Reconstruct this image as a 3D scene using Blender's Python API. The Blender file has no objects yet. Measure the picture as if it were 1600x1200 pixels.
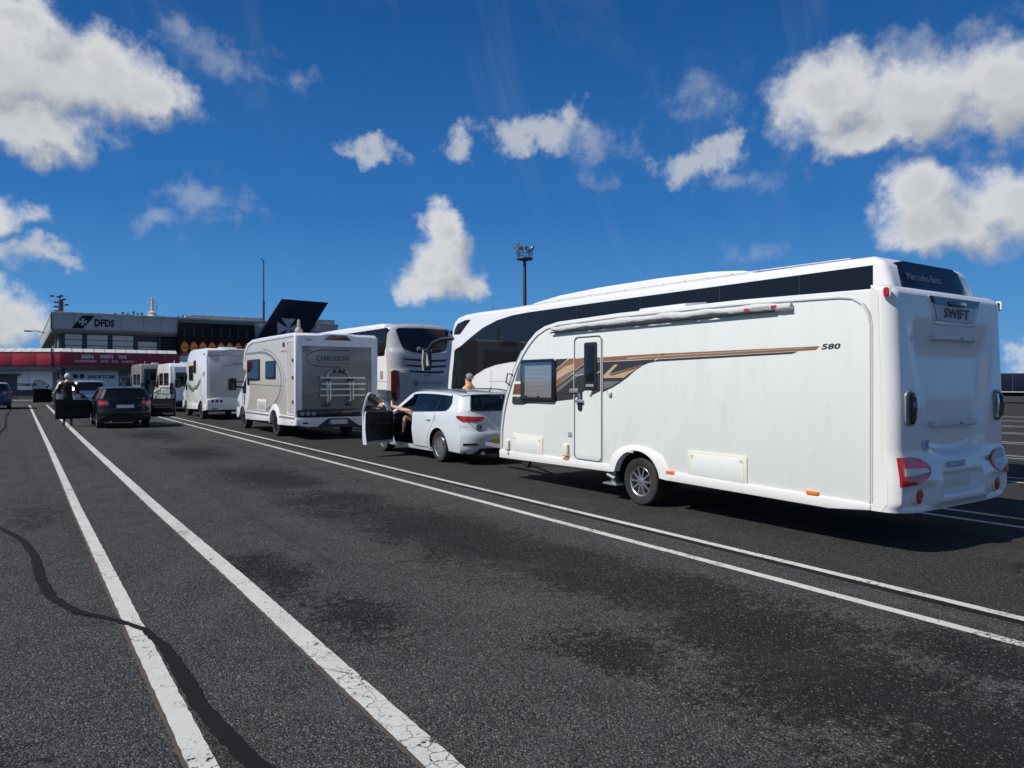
import bpy, bmesh, math, random
from mathutils import Vector, Matrix

SC = bpy.context.scene
COL = SC.collection
R = math.radians

# ---------------------------------------------------------------- camera
EYE = 1.6
F_PX, HOR_Y, VAN_X = 1130.0, 597.0, 35.0
YAW = math.atan((800 - VAN_X) / F_PX)
AXD = (math.sin(YAW), math.cos(YAW))
RTD = (math.cos(YAW), -math.sin(YAW))
cam_d = bpy.data.cameras.new('camera')
cam = bpy.data.objects.new('camera', cam_d)
COL.objects.link(cam)
cam.location = (0, 0, EYE)
cam.rotation_euler = (R(90) - math.atan(3.0 / F_PX), 0, -YAW)
cam_d.sensor_width = 36.0
cam_d.lens = F_PX / 1600.0 * 36.0
cam_d.clip_start = 0.05
cam_d.clip_end = 6000
SC.camera = cam

# ---------------------------------------------------------------- light
SUN_TO = Vector((-1.0, 0.17, 0.0)).normalized()     # horizontal direction towards the sun
SUN_EL = R(46)
sun_vec = Vector((SUN_TO.x * math.cos(SUN_EL), SUN_TO.y * math.cos(SUN_EL), math.sin(SUN_EL)))
sl = bpy.data.lights.new('sun', 'SUN')
sl.energy = 4.6
sl.angle = R(0.53)
sl.color = (1.0, 0.955, 0.89)
so = bpy.data.objects.new('sun', sl)
COL.objects.link(so)
so.location = (-30, 5, 40)
so.rotation_euler = sun_vec.to_track_quat('Z', 'Y').to_euler()

SC.view_settings.view_transform = 'Standard'
SC.view_settings.look = 'None'
SC.view_settings.gamma = 1.0
SC.view_settings.use_curve_mapping = False
SC.view_settings.exposure = -0.08

SKY_STRENGTH = 0.080
world = bpy.data.worlds.new('World')
SC.world = world
world.use_nodes = True


def pix_ray(px, py):
    u = (px - 800) / F_PX
    v = (HOR_Y - py) / F_PX
    return Vector((AXD[0] + u * RTD[0], AXD[1] + u * RTD[1], v))


class NT:
    """small helper around a node tree"""
    def __init__(self, tree):
        self.t = tree
        self.n = tree.nodes
        self.l = tree.links

    def new(self, kind, **kw):
        n = self.n.new(kind)
        for k, v in kw.items():
            setattr(n, k, v)
        return n

    def put(self, sock, val):
        if val is None:
            return
        if hasattr(val, 'links') or isinstance(val, bpy.types.NodeSocket):
            self.l.new(val, sock)
        else:
            sock.default_value = val

    def math(self, op, a, b=None, c=None, clamp=False):
        n = self.new('ShaderNodeMath', operation=op, use_clamp=clamp)
        self.put(n.inputs[0], a)
        self.put(n.inputs[1], b)
        self.put(n.inputs[2], c)
        return n.outputs[0]

    def vmath(self, op, a, b=None):
        n = self.new('ShaderNodeVectorMath', operation=op)
        self.put(n.inputs[0], a)
        self.put(n.inputs[1], b)
        return n.outputs['Value'] if op in ('LENGTH', 'DOT_PRODUCT', 'DISTANCE') else n.outputs[0]

    def noise(self, vec, scale, detail=4, rough=0.55, dist=0.0, lac=2.0):
        n = self.new('ShaderNodeTexNoise')
        self.put(n.inputs['Vector'], vec)
        n.inputs['Scale'].default_value = scale
        n.inputs['Detail'].default_value = detail
        n.inputs['Roughness'].default_value = rough
        n.inputs['Distortion'].default_value = dist
        n.inputs['Lacunarity'].default_value = lac
        return n.outputs['Fac']

    def ramp(self, fac, a, b, lo=0.0, hi=1.0, smooth=True):
        n = self.new('ShaderNodeMapRange')
        n.interpolation_type = 'SMOOTHSTEP' if smooth else 'LINEAR'
        self.put(n.inputs['Value'], fac)
        n.inputs['From Min'].default_value = a
        n.inputs['From Max'].default_value = b
        n.inputs['To Min'].default_value = lo
        n.inputs['To Max'].default_value = hi
        return n.outputs[0]

    def mix(self, fac, a, b, blend='MIX'):
        n = self.new('ShaderNodeMix', data_type='RGBA', blend_type=blend)
        self.put(n.inputs['Factor'], fac)
        self.put(n.inputs['A'] if False else n.inputs[6], a)
        self.put(n.inputs[7], b)
        return n.outputs[2]

    def xyz(self, vec):
        n = self.new('ShaderNodeSeparateXYZ')
        self.put(n.inputs[0], vec)
        return n.outputs

    def comb(self, x, y, z=0.0):
        n = self.new('ShaderNodeCombineXYZ')
        self.put(n.inputs[0], x)
        self.put(n.inputs[1], y)
        self.put(n.inputs[2], z)
        return n.outputs[0]

    def field(self, vec, ellipses):
        """max over soft ellipses (cx, cy, rx, ry, weight) of weight*(1-dist)"""
        acc = None
        for cx, cy, rx, ry, w in ellipses:
            d = self.vmath('SUBTRACT', vec, (cx, cy, 0.0))
            d = self.vmath('MULTIPLY', d, (1 / rx, 1 / ry, 0.0))
            d = self.vmath('LENGTH', d)
            d = self.math('MULTIPLY_ADD', d, -w, w)
            acc = d if acc is None else self.math('SMOOTH_MAX', acc, d, 0.12)
        return acc


# ---------------------------------------------------------------- sky with fair-weather clouds
world.cycles.sampling_method = 'MANUAL'
world.cycles.sample_map_resolution = 256
SC.cycles.adaptive_threshold = 0.02
SC.cycles.max_bounces = 6
SC.cycles.diffuse_bounces = 2
SC.cycles.glossy_bounces = 3
SC.cycles.transmission_bounces = 4
SC.cycles.transparent_max_bounces = 10
SC.cycles.caustics_reflective = False
SC.cycles.caustics_refractive = False


def build_world():
    t = NT(world.node_tree)
    t.n.clear()
    out = t.new('ShaderNodeOutputWorld')
    bg = t.new('ShaderNodeBackground')
    bg.inputs['Strength'].default_value = SKY_STRENGTH
    t.l.new(bg.outputs[0], out.inputs[0])
    sky = t.new('ShaderNodeTexSky')
    sky.sky_type = 'NISHITA'
    sky.sun_disc = False
    sky.sun_elevation = SUN_EL
    sky.sun_rotation = math.atan2(SUN_TO.x, SUN_TO.y)
    sky.altitude = 10
    sky.air_density = 1.0
    sky.dust_density = 0.2
    sky.ozone_density = 3.0

    tc = t.new('ShaderNodeTexCoord')
    d = t.xyz(tc.outputs['Generated'])
    az = t.math('ARCTAN2', d[0], d[1])
    el = t.math('ARCSINE', d[2])
    p = t.comb(az, el)
    # very clear maritime air: blue down to the horizon, deep overhead
    deep = t.new('ShaderNodeValToRGB')
    cr = deep.color_ramp
    cr.elements[0].position, cr.elements[0].color = 0.0, (1.55, 4.4, 8.6, 1)
    cr.elements[1].position, cr.elements[1].color = 1.0, (.05, .55, 2.2, 1)
    for pos, c in ((.08, (.95, 3.6, 8.0, 1)), (.20, (.35, 2.15, 6.3, 1)), (.42, (.12, 1.15, 4.0, 1))):
        e = cr.elements.new(pos)
        e.color = c
    t.l.new(t.math('MULTIPLY', el, .9, clamp=True), deep.inputs[0])
    skycol = t.mix(.95, sky.outputs[0], deep.outputs[0])

    # clouds given as (x, y, half width, half height), laid out as bearings and elevations
    def bear(px, py, rx, ry):
        v = pix_ray(px, py).normalized()
        a, e = math.atan2(v.x, v.y), math.asin(v.z)
        v2 = pix_ray(px + rx, py).normalized()
        v3 = pix_ray(px, py - ry).normalized()
        return (a, e, abs(math.atan2(v2.x, v2.y) - a), abs(math.asin(v3.z) - e))

    thick_cl = [bear(*c) for c in CLOUDS]
    thin_cl = [bear(*c) for c in WISPS]
    rnd = random.Random(4)
    for k in range(14):        # unseen clouds out of view, more of them added to whiten the ambient light
        a = R(84) + k * R(19) + rnd.uniform(-.12, .12)
        e = rnd.uniform(R(7), R(46))
        s = rnd.uniform(.09, .17)
        thick_cl.append((a if a < math.pi else a - 2 * math.pi, e, s * 1.7 / max(.45, math.cos(e)), s))

    def nearest(vec, lst, soft=True):
        acc = None
        for cx, cy, rx, ry in lst:
            n = t.new('ShaderNodeVectorMath', operation='MULTIPLY_ADD')
            t.put(n.inputs[0], vec)
            n.inputs[1].default_value = (1 / rx, 1 / ry, 0)
            n.inputs[2].default_value = (-cx / rx, -cy / ry, 0)
            L = t.vmath('LENGTH', n.outputs[0])
            acc = L if acc is None else t.math('SMOOTH_MIN' if soft else 'MINIMUM', acc, L, .30 if soft else None)
        return acc

    def noise2(vec, scale, detail, rough, dist=0.0):
        n = t.new('ShaderNodeTexNoise', noise_dimensions='2D')
        t.put(n.inputs['Vector'], vec)
        n.inputs['Scale'].default_value = scale
        n.inputs['Detail'].default_value = detail
        n.inputs['Roughness'].default_value = rough
        n.inputs['Distortion'].default_value = dist
        return n

    w = noise2(p, 13.0, 7, .57)
    warp = t.vmath('MULTIPLY_ADD', w.outputs['Color'], (.085, .075, 0))
    warp.node.inputs[2].default_value = (-.0425, -.0375, 0)
    pw = t.vmath('ADD', p, warp)

    def density(vec, raw, detail):
        f = nearest(vec, thick_cl)
        n1 = noise2(raw, 30.0, detail, .62).outputs['Fac']
        return f, n1

    def combine(f, n, amp):
        # 1 - distance + (noise - .5) * amp
        return t.math('SUBTRACT', t.math('MULTIPLY_ADD', n, amp, 1 - amp / 2), f)
    f0, n0 = density(pw, p, 8)
    off = (-0.022, 0.030, 0.0)      # towards the light: up and to the left
    f1, n1_ = density(t.vmath('ADD', pw, off), t.vmath('ADD', p, off), 4)
    dn = combine(f0, n0, .70)
    cover = t.ramp(dn, -0.04, 0.66)
    lit = t.math('SUBTRACT', combine(f0, n0, .35), combine(f1, n1_, .35))
    lit = t.ramp(lit, -0.62, 0.36)
    thick = t.ramp(dn, 0.25, 1.05)
    shade = t.math('MULTIPLY_ADD', thick, -0.36, 1.0)
    lum = t.math('MULTIPLY', t.ramp(lit, 0, 1, 0.34, 1.0, False), shade)
    dark, bright = (3.0, 3.4, 4.0, 1), (9.9, 10.0, 10.1, 1)
    ccol = t.mix(lum, dark, bright)
    # small ragged fair-weather puffs, half transparent
    f3 = nearest(pw, [bear(*c) for c in PUFFS])
    n3 = noise2(p, 24.0, 6, .60).outputs['Fac']
    d3 = t.math('SUBTRACT', t.math('MULTIPLY_ADD', n3, 1.9, .12), f3)
    puff = t.ramp(d3, .0, .85, 0, .80)
    # loose scraps
    f2 = nearest(pw, thin_cl)
    n2 = noise2(p, 20.0, 6, .60).outputs['Fac']
    sc_ = t.math('SUBTRACT', t.math('MULTIPLY_ADD', n2, 2.6, -.45), f2)
    scrap = t.ramp(sc_, -.1, 1.3, 0, .50)
    # thin high veils
    pv = t.vmath('MULTIPLY', t.vmath('ADD', p, t.vmath('MULTIPLY', t.comb(el, az), (.35, .0, 0))), (7.0, 2.2, 1.0))
    veil = noise2(pv, 1.0, 6, 0.62, 1.4).outputs['Fac']
    veil = t.ramp(veil, 0.46, 0.95, 0, 0.10)
    veil = t.math('MULTIPLY', veil, t.ramp(el, 0.10, 0.30))
    c0 = t.mix(t.math('MAXIMUM', veil, scrap), skycol, (6.0, 6.7, 7.7, 1))
    c0 = t.mix(puff, c0, (7.0, 7.5, 8.1, 1))
    c1 = t.mix(t.math('MULTIPLY', cover, 0.97), c0, ccol)
    t.l.new(c1, bg.inputs['Color'])


CLOUDS = [
    # upper left bank
    (-30, 95, 190, 120), (80, 115, 130, 95), (45, 195, 140, 60), (165, 118, 100, 88), (230, 150, 115, 52), (40, 30, 70, 60),
    # left low ones
    (-15, 325, 85, 46), (10, 508, 95, 50), (-50, 470, 100, 60),
    # middle
    (687, 365, 42, 50), (684, 412, 62, 56), (690, 442, 92, 36),
    # right bank
    (1300, 150, 120, 88), (1430, 158, 180, 90), (1570, 138, 180, 100), (1360, 208, 150, 46),
    # right lower
    (1435, 300, 78, 66), (1480, 345, 145, 58), (1590, 320, 150, 92), (1622, 560, 52, 32),
]
PUFFS = [(583, 240, 62, 22), (712, 228, 42, 32), (835, 212, 85, 32), (893, 190, 42, 40), (1085, 254, 78, 34), (1120, 232, 50, 24), (60, 392, 75, 24), (735, 455, 40, 22)]
WISPS = [(50, 392, 110, 34), (330, 318, 95, 44), (240, 350, 50, 24), (325, 75, 100, 55), (930, 235, 90, 60), (1110, 150, 90, 60), (1180, 392, 70, 26), (1150, 280, 150, 30), (470, 120, 40, 30), (1480, 60, 160, 40)]
build_world()
# ---------------------------------------------------------------- materials
MATS = {}


def principled(name):
    m = bpy.data.materials.new(name)
    m.use_nodes = True
    t = NT(m.node_tree)
    b = m.node_tree.nodes['Principled BSDF']
    MATS[name] = m
    return m, t, b


def rgb(c):
    return (c[0], c[1], c[2], 1.0)


def mat(name, col, rough=0.5, metal=0.0, coat=0.0, var=0.06, scale=3.0, bump=0.0, bscale=60.0, spec=0.5, dirt=0.0, dirt_col=(.22, .20, .17)):
    """painted / plastic / metal surface with slight tonal variation, optional dirt film and fine relief"""
    m, t, b = principled(name)
    tc = t.new('ShaderNodeTexCoord')
    o = tc.outputs['Object']
    n = t.noise(o, scale, 5, 0.6)
    lo = tuple(max(0, c * (1 - var)) for c in col)
    hi = tuple(min(1, c * (1 + var)) for c in col)
    c = t.mix(n, rgb(lo), rgb(hi))
    if dirt:
        sv = t.vmath('MULTIPLY', o, (1.0, 1.0, 0.25))
        dn = t.noise(sv, 4.0, 7, 0.68, 0.3)
        f = t.ramp(dn, 0.48, 0.80, 0, dirt)
        c = t.mix(f, c, rgb(dirt_col))
    t.l.new(c, b.inputs['Base Color'])
    rn = t.noise(o, scale * 4, 4, 0.6)
    t.l.new(t.ramp(rn, 0.2, 0.8, max(0.02, rough * .85), min(1, rough * 1.15), False), b.inputs['Roughness'])
    b.inputs['Metallic'].default_value = metal
    b.inputs['Coat Weight'].default_value = coat
    b.inputs['Coat Roughness'].default_value = 0.04
    b.inputs['Specular IOR Level'].default_value = spec
    if bump:
        bn = t.new('ShaderNodeBump')
        bn.inputs['Strength'].default_value = bump
        bn.inputs['Distance'].default_value = 0.01
        t.l.new(t.noise(o, bscale, 3, 0.6), bn.inputs['Height'])
        t.l.new(bn.outputs[0], b.inputs['Normal'])
    return m


def glass(name, tint, clear, rough=0.015, refl=.85):
    """thin pane: mirror-like by Fresnel, the rest let through (clear) or swallowed by a tinted film"""
    m = bpy.data.materials.new(name)
    m.use_nodes = True
    t = NT(m.node_tree)
    t.n.clear()
    out = t.new('ShaderNodeOutputMaterial')
    tr = t.new('ShaderNodeBsdfTransparent')
    tr.inputs[0].default_value = rgb(clear)
    df = t.new('ShaderNodeBsdfDiffuse')
    df.inputs[0].default_value = rgb(tint)
    gl = t.new('ShaderNodeBsdfGlossy')
    gl.inputs['Roughness'].default_value = rough
    gl.inputs[0].default_value = (.95, .97, 1, 1)
    ad = t.new('ShaderNodeAddShader')
    t.l.new(tr.outputs[0], ad.inputs[0])
    t.l.new(df.outputs[0], ad.inputs[1])
    fr = t.new('ShaderNodeFresnel')
    fr.inputs[0].default_value = 1.52
    fac = t.math('MULTIPLY_ADD', fr.outputs[0], refl, 0.0, clamp=True)
    mx = t.new('ShaderNodeMixShader')
    t.l.new(fac, mx.inputs[0])
    t.l.new(ad.outputs[0], mx.inputs[1])
    t.l.new(gl.outputs[0], mx.inputs[2])
    t.l.new(mx.outputs[0], out.inputs[0])
    MATS[name] = m
    return m


mat('caravan_white', (.74, .765, .735), .32, coat=.35, var=.035, scale=1.2, dirt=.12)
mat('gelcoat_white', (.79, .785, .76), .24, coat=.6, var=.02, dirt=.05)
mat('cream_plastic', (.74, .70, .58), .45, var=.04)
mat('trim_grey', (.30, .30, .31), .45, var=.08)
mat('pale_trim', (.62, .63, .63), .38, var=.05)
mat('black_plastic', (.018, .018, .02), .42, var=.2, bump=.15, bscale=220)
mat('black_gloss', (.008, .008, .010), .10, coat=.6, var=.1)
mat('rubber', (.022, .022, .023), .78, var=.25, bump=.3, bscale=90, dirt=.35, dirt_col=(.09, .085, .08))
mat('under_black', (.012, .012, .012), .85, var=.3, dirt=.3, dirt_col=(.05, .045, .04))
mat('alloy', (.62, .62, .63), .28, metal=.9, var=.06, dirt=.25, dirt_col=(.25, .22, .19))
mat('alloy_dark', (.06, .06, .065), .35, metal=.7, var=.1)
mat('chrome', (.80, .80, .80), .08, metal=1.0, var=.02)
mat('galv', (.50, .51, .52), .45, metal=.8, var=.15, scale=14)
mat('alu_tube', (.66, .67, .68), .30, metal=.85, var=.05)
mat('red_lens', (.42, .008, .012), .12, coat=.7, var=.1)
mat('dark_red_lens', (.055, .004, .007), .12, coat=.7, var=.1)
mat('clear_lens', (.30, .31, .33), .12, coat=.6, var=.45, scale=40)
mat('amber_lens', (.80, .20, .02), .22, coat=.4, var=.1)
mat('canvas_grey', (.60, .61, .60), .8, var=.1, bump=.3, bscale=40, dirt=.2)
mat('decal_dark', (.040, .037, .036), .30, coat=.2, var=.2, scale=8)
mat('decal_grey', (.16, .155, .155), .30, coat=.2, var=.25, scale=8)
mat('decal_copper', (.34, .165, .085), .28, metal=.25, coat=.3, var=.12, scale=1.6)
mat('decal_gold', (.62, .43, .25), .28, metal=.2, coat=.3, var=.10, scale=1.8)
mat('decal_brown', (.15, .072, .045), .30, coat=.2, var=.2, scale=8)
mat('decal_silver', (.42, .42, .42), .30, coat=.2, var=.1)
mat('ink_black', (.02, .02, .022), .4)
mat('ink_blue', (.05, .22, .55), .4)
mat('ink_red', (.50, .03, .04), .4)
mat('ink_grey', (.20, .20, .21), .4)
mat('ink_white', (.78, .78, .78), .5)
mat('plate_yellow', (.72, .55, .06), .4, var=.05)
mat('plate_white', (.72, .72, .70), .4, var=.05)
mat('plate_pale', (.62, .60, .52), .4, var=.05)
mat('car_white', (.66, .71, .74), .22, coat=.9, var=.02, dirt=.04)
mat('car_black', (.007, .007, .008), .25, coat=.4, spec=.3, var=.1)
mat('car_silver', (.40, .42, .44), .25, metal=.5, coat=.9, var=.03)
mat('car_blue', (.035, .055, .12), .22, metal=.3, coat=.9, var=.05)
mat('car_darkred', (.10, .02, .025), .25, coat=.9, var=.05)
mat('seat_fabric', (.035, .035, .038), .9, var=.2, bump=.3, bscale=80)
mat('coach_white', (.82, .83, .84), .22, coat=.7, var=.02, dirt=.05)
mat('coach_silver', (.52, .52, .52), .28, metal=.05, coat=.7, var=.02, dirt=.06)
mat('mh_white', (.80, .81, .82), .28, coat=.5, var=.02, dirt=.08)
mat('mh_beige', (.50, .475, .43), .35, coat=.25, var=.04, dirt=.12)
mat('mh_grey', (.26, .245, .23), .32, coat=.3, var=.04, dirt=.12)
mat('mh_palegrey', (.55, .54, .53), .32, coat=.3, var=.04, dirt=.1)
mat('ink_green', (.06, .16, .05), .4)
mat('skin', (.56, .33, .23), .5, var=.12, scale=30)
mat('hair_grey', (.27, .255, .24), .8, var=.5, scale=60, bump=.4, bscale=200)
mat('hair_white', (.62, .60, .56), .8, var=.25, scale=60, bump=.4, bscale=200)
mat('shirt_yellow', (.62, .36, .08), .85, var=.12, bump=.25, bscale=30)
mat('jacket_black', (.014, .014, .017), .85, var=.3, bump=.3, bscale=30)
mat('trousers_dark', (.03, .033, .045), .85, var=.2, bump=.3, bscale=30)
mat('shorts_beige', (.30, .25, .18), .85, var=.2, bump=.3, bscale=30)
mat('shoe_dark', (.03, .022, .018), .6, var=.2)
mat('interior_black', (.012, .012, .013), .65, var=.3)
glass('glass_car', (.004, .006, .006), (.20, .26, .25))
glass('glass_clear', (.004, .008, .007), (.50, .62, .60))
glass('glass_coach', (.010, .010, .012), (.02, .022, .024), .03)
glass('glass_dark', (.008, .008, .009), (.03, .03, .032), .02)
glass('glass_lens', (.005, .005, .005), (.96, .96, .95), .05, .35)

# ---------------------------------------------------------------- mesh tools
PIV = {}


def sharp_bevel(bm, off, seg=2, ang=30):
    es = [e for e in bm.edges if len(e.link_faces) == 2 and e.calc_face_angle(0) > R(ang)]
    if es and off > 0:
        bmesh.ops.bevel(bm, geom=es, offset=off, offset_type='OFFSET', segments=seg, profile=0.5, affect='EDGES', clamp_overlap=True)


class M:
    """collects shapes and links them as ONE mesh object"""
    def __init__(self):
        self.v = []
        self.f = []

    def raw(self, vs, fs):
        o = len(self.v)
        self.v += [tuple(p) for p in vs]
        self.f += [tuple(i + o for i in f) for f in fs]
        return self

    def addbm(self, bm):
        bm.verts.index_update()
        self.raw([v.co.copy() for v in bm.verts], [[v.index for v in f.verts] for f in bm.faces])
        bm.free()
        return self

    def box(self, x0, x1, y0, y1, z0, z1, bev=0.0, seg=2):
        bm = bmesh.new()
        bmesh.ops.create_cube(bm, size=1.0)
        for v in bm.verts:
            v.co = Vector(((x0 + x1) / 2 + v.co.x * (x1 - x0), (y0 + y1) / 2 + v.co.y * (y1 - y0), (z0 + z1) / 2 + v.co.z * (z1 - z0)))
        sharp_bevel(bm, min(bev, .45 * min(abs(x1 - x0), abs(y1 - y0), abs(z1 - z0))), seg)
        return self.addbm(bm)

    def prism(self, axis, poly, a0, a1, bev=0.0, seg=2, ang=30):
        """poly: (u, v) in the two other axes in x,y,z order"""
        bm = bmesh.new()

        def P(u, v, a):
            return {'x': (a, u, v), 'y': (u, a, v), 'z': (u, v, a)}[axis]
        A = [bm.verts.new(P(u, v, a0)) for u, v in poly]
        B = [bm.verts.new(P(u, v, a1)) for u, v in poly]
        n = len(poly)
        bm.faces.new(A[::-1])
        bm.faces.new(B)
        for i in range(n):
            bm.faces.new((A[i], A[(i + 1) % n], B[(i + 1) % n], B[i]))
        bmesh.ops.recalc_face_normals(bm, faces=bm.faces)
        if bev:
            sharp_bevel(bm, bev, seg, ang)
        big = [f for f in bm.faces if len(f.verts) > 4]
        if big:
            bmesh.ops.triangulate(bm, faces=big)
        return self.addbm(bm)

    def tube(self, path, r, n=8, caps=True, closed=False):
        pts = [Vector(p) for p in path]
        rs = r if isinstance(r, (list, tuple)) else [r] * len(pts)
        vs, fs = [], []
        ref = None
        m = len(pts)
        for i, p in enumerate(pts):
            if closed:
                d = pts[(i + 1) % m] - pts[i - 1]
            else:
                d = pts[min(i + 1, m - 1)] - pts[max(i - 1, 0)]
            d = d.normalized() if d.length > 1e-9 else Vector((0, 0, 1))
            if ref is None:
                ref = Vector((0, 0, 1)) if abs(d.z) < .9 else Vector((1, 0, 0))
            a = d.cross(ref)
            if a.length < 1e-5:
                a = d.cross(Vector((.3, .8, .2)))
            a.normalize()
            b = a.cross(d).normalized()
            ref = b
            for k in range(n):
                t = 2 * math.pi * k / n
                vs.append(p + (a * math.cos(t) + b * math.sin(t)) * rs[i])
        seg = m if closed else m - 1
        for i in range(seg):
            j = (i + 1) % m
            for k in range(n):
                k2 = (k + 1) % n
                fs.append((i * n + k, i * n + k2, j * n + k2, j * n + k))
        if caps and not closed:
            fs.append(tuple(range(n))[::-1])
            fs.append(tuple((m - 1) * n + k for k in range(n)))
        return self.raw(vs, fs)

    def lathe(self, c, axis, prof, n=24, close=False):
        """prof: (radius, offset along axis)"""
        c = Vector(c)
        ax = Vector(axis).normalized()
        ref = Vector((0, 0, 1)) if abs(ax.z) < .9 else Vector((1, 0, 0))
        a = ax.cross(ref).normalized()
        b = ax.cross(a).normalized()
        vs, fs = [], []
        for r, h in prof:
            for k in range(n):
                t = 2 * math.pi * k / n
                vs.append(c + ax * h + (a * math.cos(t) + b * math.sin(t)) * max(r, 1e-4))
        for i in range(len(prof) - 1):
            for k in range(n):
                k2 = (k + 1) % n
                fs.append((i * n + k, i * n + k2, (i + 1) * n + k2, (i + 1) * n + k))
        if close:
            i = len(prof) - 1
            for k in range(n):
                k2 = (k + 1) % n
                fs.append((i * n + k, i * n + k2, k2, k))
        return self.raw(vs, fs)

    def grid(self, fn, us, vs_):
        vs = [fn(u, v) for v in vs_ for u in us]
        nu = len(us)
        fs = []
        for j in range(len(vs_) - 1):
            for i in range(nu - 1):
                fs.append((j * nu + i, j * nu + i + 1, (j + 1) * nu + i + 1, (j + 1) * nu + i))
        return self.raw(vs, fs)

    def sheet(self, poly, fn, step=0.12, thick=0.0, tdir=None):
        """polygon in (u, v), diced on a grid and carried onto a curved surface by fn(u, v) -> point;
        thick > 0 gives it a second skin along tdir(u, v)"""
        bm = bmesh.new()
        vs = [bm.verts.new((u, v, 0)) for u, v in poly]
        bm.faces.new(vs)
        us = [p[0] for p in poly]
        ws = [p[1] for p in poly]
        if step:
            for a, lo, hi in ((0, min(us), max(us)), (1, min(ws), max(ws))):
                k = math.floor(lo / step) + 1
                while k * step < hi - 1e-6:
                    co = [0, 0, 0]
                    co[a] = k * step
                    no = [0, 0, 0]
                    no[a] = 1
                    bmesh.ops.bisect_plane(bm, geom=list(bm.verts) + list(bm.edges) + list(bm.faces), dist=1e-6, plane_co=co, plane_no=no)
                    k += 1
        big = [f for f in bm.faces if len(f.verts) > 4]
        if big:
            bmesh.ops.triangulate(bm, faces=big)
        uv = [(v.co.x, v.co.y) for v in bm.verts]
        bm.verts.index_update()
        fs = [[v.index for v in f.verts] for f in bm.faces]
        bd = [(e.verts[0].index, e.verts[1].index) for e in bm.edges if len(e.link_faces) == 1]
        bm.free()
        A = [Vector(fn(u, v)) for u, v in uv]
        if thick:
            n = len(A)
            B = [a + Vector(tdir(u, v) if callable(tdir) else tdir) * thick for a, (u, v) in zip(A, uv)]
            self.raw(A + B, [f for f in fs] + [[i + n for i in f[::-1]] for f in fs] + [(a, b, b + n, a + n) for a, b in bd])
        else:
            self.raw(A, fs)
        return self

    def obj(self, name, material, parent=None, smooth=32, pivot=None, rot=None, **props):
        base = Vector(PIV[parent.name]) if parent is not None else Vector((0, 0, 0))
        pv = Vector(pivot) if pivot is not None else base
        me = bpy.data.meshes.new(name)
        me.from_pydata([tuple(Vector(p) - pv) for p in self.v], [], self.f)
        bm = bmesh.new()
        bm.from_mesh(me)
        bmesh.ops.remove_doubles(bm, verts=bm.verts, dist=1e-5)
        bmesh.ops.recalc_face_normals(bm, faces=bm.faces)
        bm.to_mesh(me)
        bm.free()
        me.materials.append(MATS[material] if isinstance(material, str) else material)
        if smooth:
            me.polygons.foreach_set('use_smooth', [True] * len(me.polygons))
            me.set_sharp_from_angle(angle=R(smooth))
        o = bpy.data.objects.new(name, me)
        COL.objects.link(o)
        if parent is not None:
            o.parent = parent
        o.location = pv - base
        if rot:
            o.rotation_euler = rot
        PIV[o.name] = tuple(pv)
        for k, v in props.items():
            o[k] = v
        return o


def thing(name, label, cat, at, group=None):
    o = bpy.data.objects.new(name, None)
    COL.objects.link(o)
    o.location = at
    o.empty_display_size = .3
    o['label'] = label
    o['category'] = cat
    if group:
        o['group'] = group
    PIV[o.name] = tuple(at)
    return o


def tag(o, label, cat, group=None):
    o['label'] = label
    o['category'] = cat
    if group:
        o['group'] = group
    return o


def struct(o):
    o['kind'] = 'structure'
    return o


def bx(name, material, parent, *b, bev=0.0, seg=2, **kw):
    return M().box(*b, bev=bev, seg=seg).obj(name, material, parent, **kw)


def text(name, s, material, parent, p, rd, ud, width, height, shear=0.0, bold=0.0, thick=0.003, **kw):
    """lettering: lower left corner p, reading direction rd, up direction ud, fitted to width x height"""
    cu = bpy.data.curves.new('t', 'FONT')
    cu.body = s
    cu.offset = bold
    cu.resolution_u = 2
    ob = bpy.data.objects.new('t', cu)
    COL.objects.link(ob)
    dg = bpy.context.evaluated_depsgraph_get()
    me = bpy.data.meshes.new_from_object(ob.evaluated_get(dg))
    xs = [v.co.x for v in me.vertices]
    ys = [v.co.y for v in me.vertices]
    x0, x1, y0, y1 = min(xs), max(xs), min(ys), max(ys)
    rd, ud = Vector(rd).normalized(), Vector(ud).normalized()
    nd = rd.cross(ud)
    p = Vector(p)
    sw = width - shear * height
    vs = []
    for v in me.vertices:
        a, b = (v.co.x - x0) / (x1 - x0), (v.co.y - y0) / (y1 - y0)
        vs.append(p + rd * (a * sw + shear * b * height) + ud * (b * height) + nd * thick)
    fs = [list(f.vertices) for f in me.polygons]
    bpy.data.objects.remove(ob)
    bpy.data.curves.remove(cu)
    bpy.data.meshes.remove(me)
    return M().raw(vs, fs).obj(name, material, parent, smooth=0, **kw)


def arc(cx, cy, r, a0, a1, n=12, ry=None):
    ry = r if ry is None else ry
    return [(cx + r * math.cos(R(a0 + (a1 - a0) * i / n)), cy + ry * math.sin(R(a0 + (a1 - a0) * i / n))) for i in range(n + 1)]


def rrect(u0, u1, v0, v1, r, n=5):
    u0, u1 = min(u0, u1), max(u0, u1)
    return (arc(u1 - r, v1 - r, r, 0, 90, n) + arc(u0 + r, v1 - r, r, 90, 180, n) + arc(u0 + r, v0 + r, r, 180, 270, n) + arc(u1 - r, v0 + r, r, 270, 360, n))


def lerp_tab(tab, x):
    if x <= tab[0][0]:
        return tab[0][1]
    for (a, b), (c, d) in zip(tab, tab[1:]):
        if x <= c:
            return b + (d - b) * (x - a) / (c - a)
    return tab[-1][1]


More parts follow.
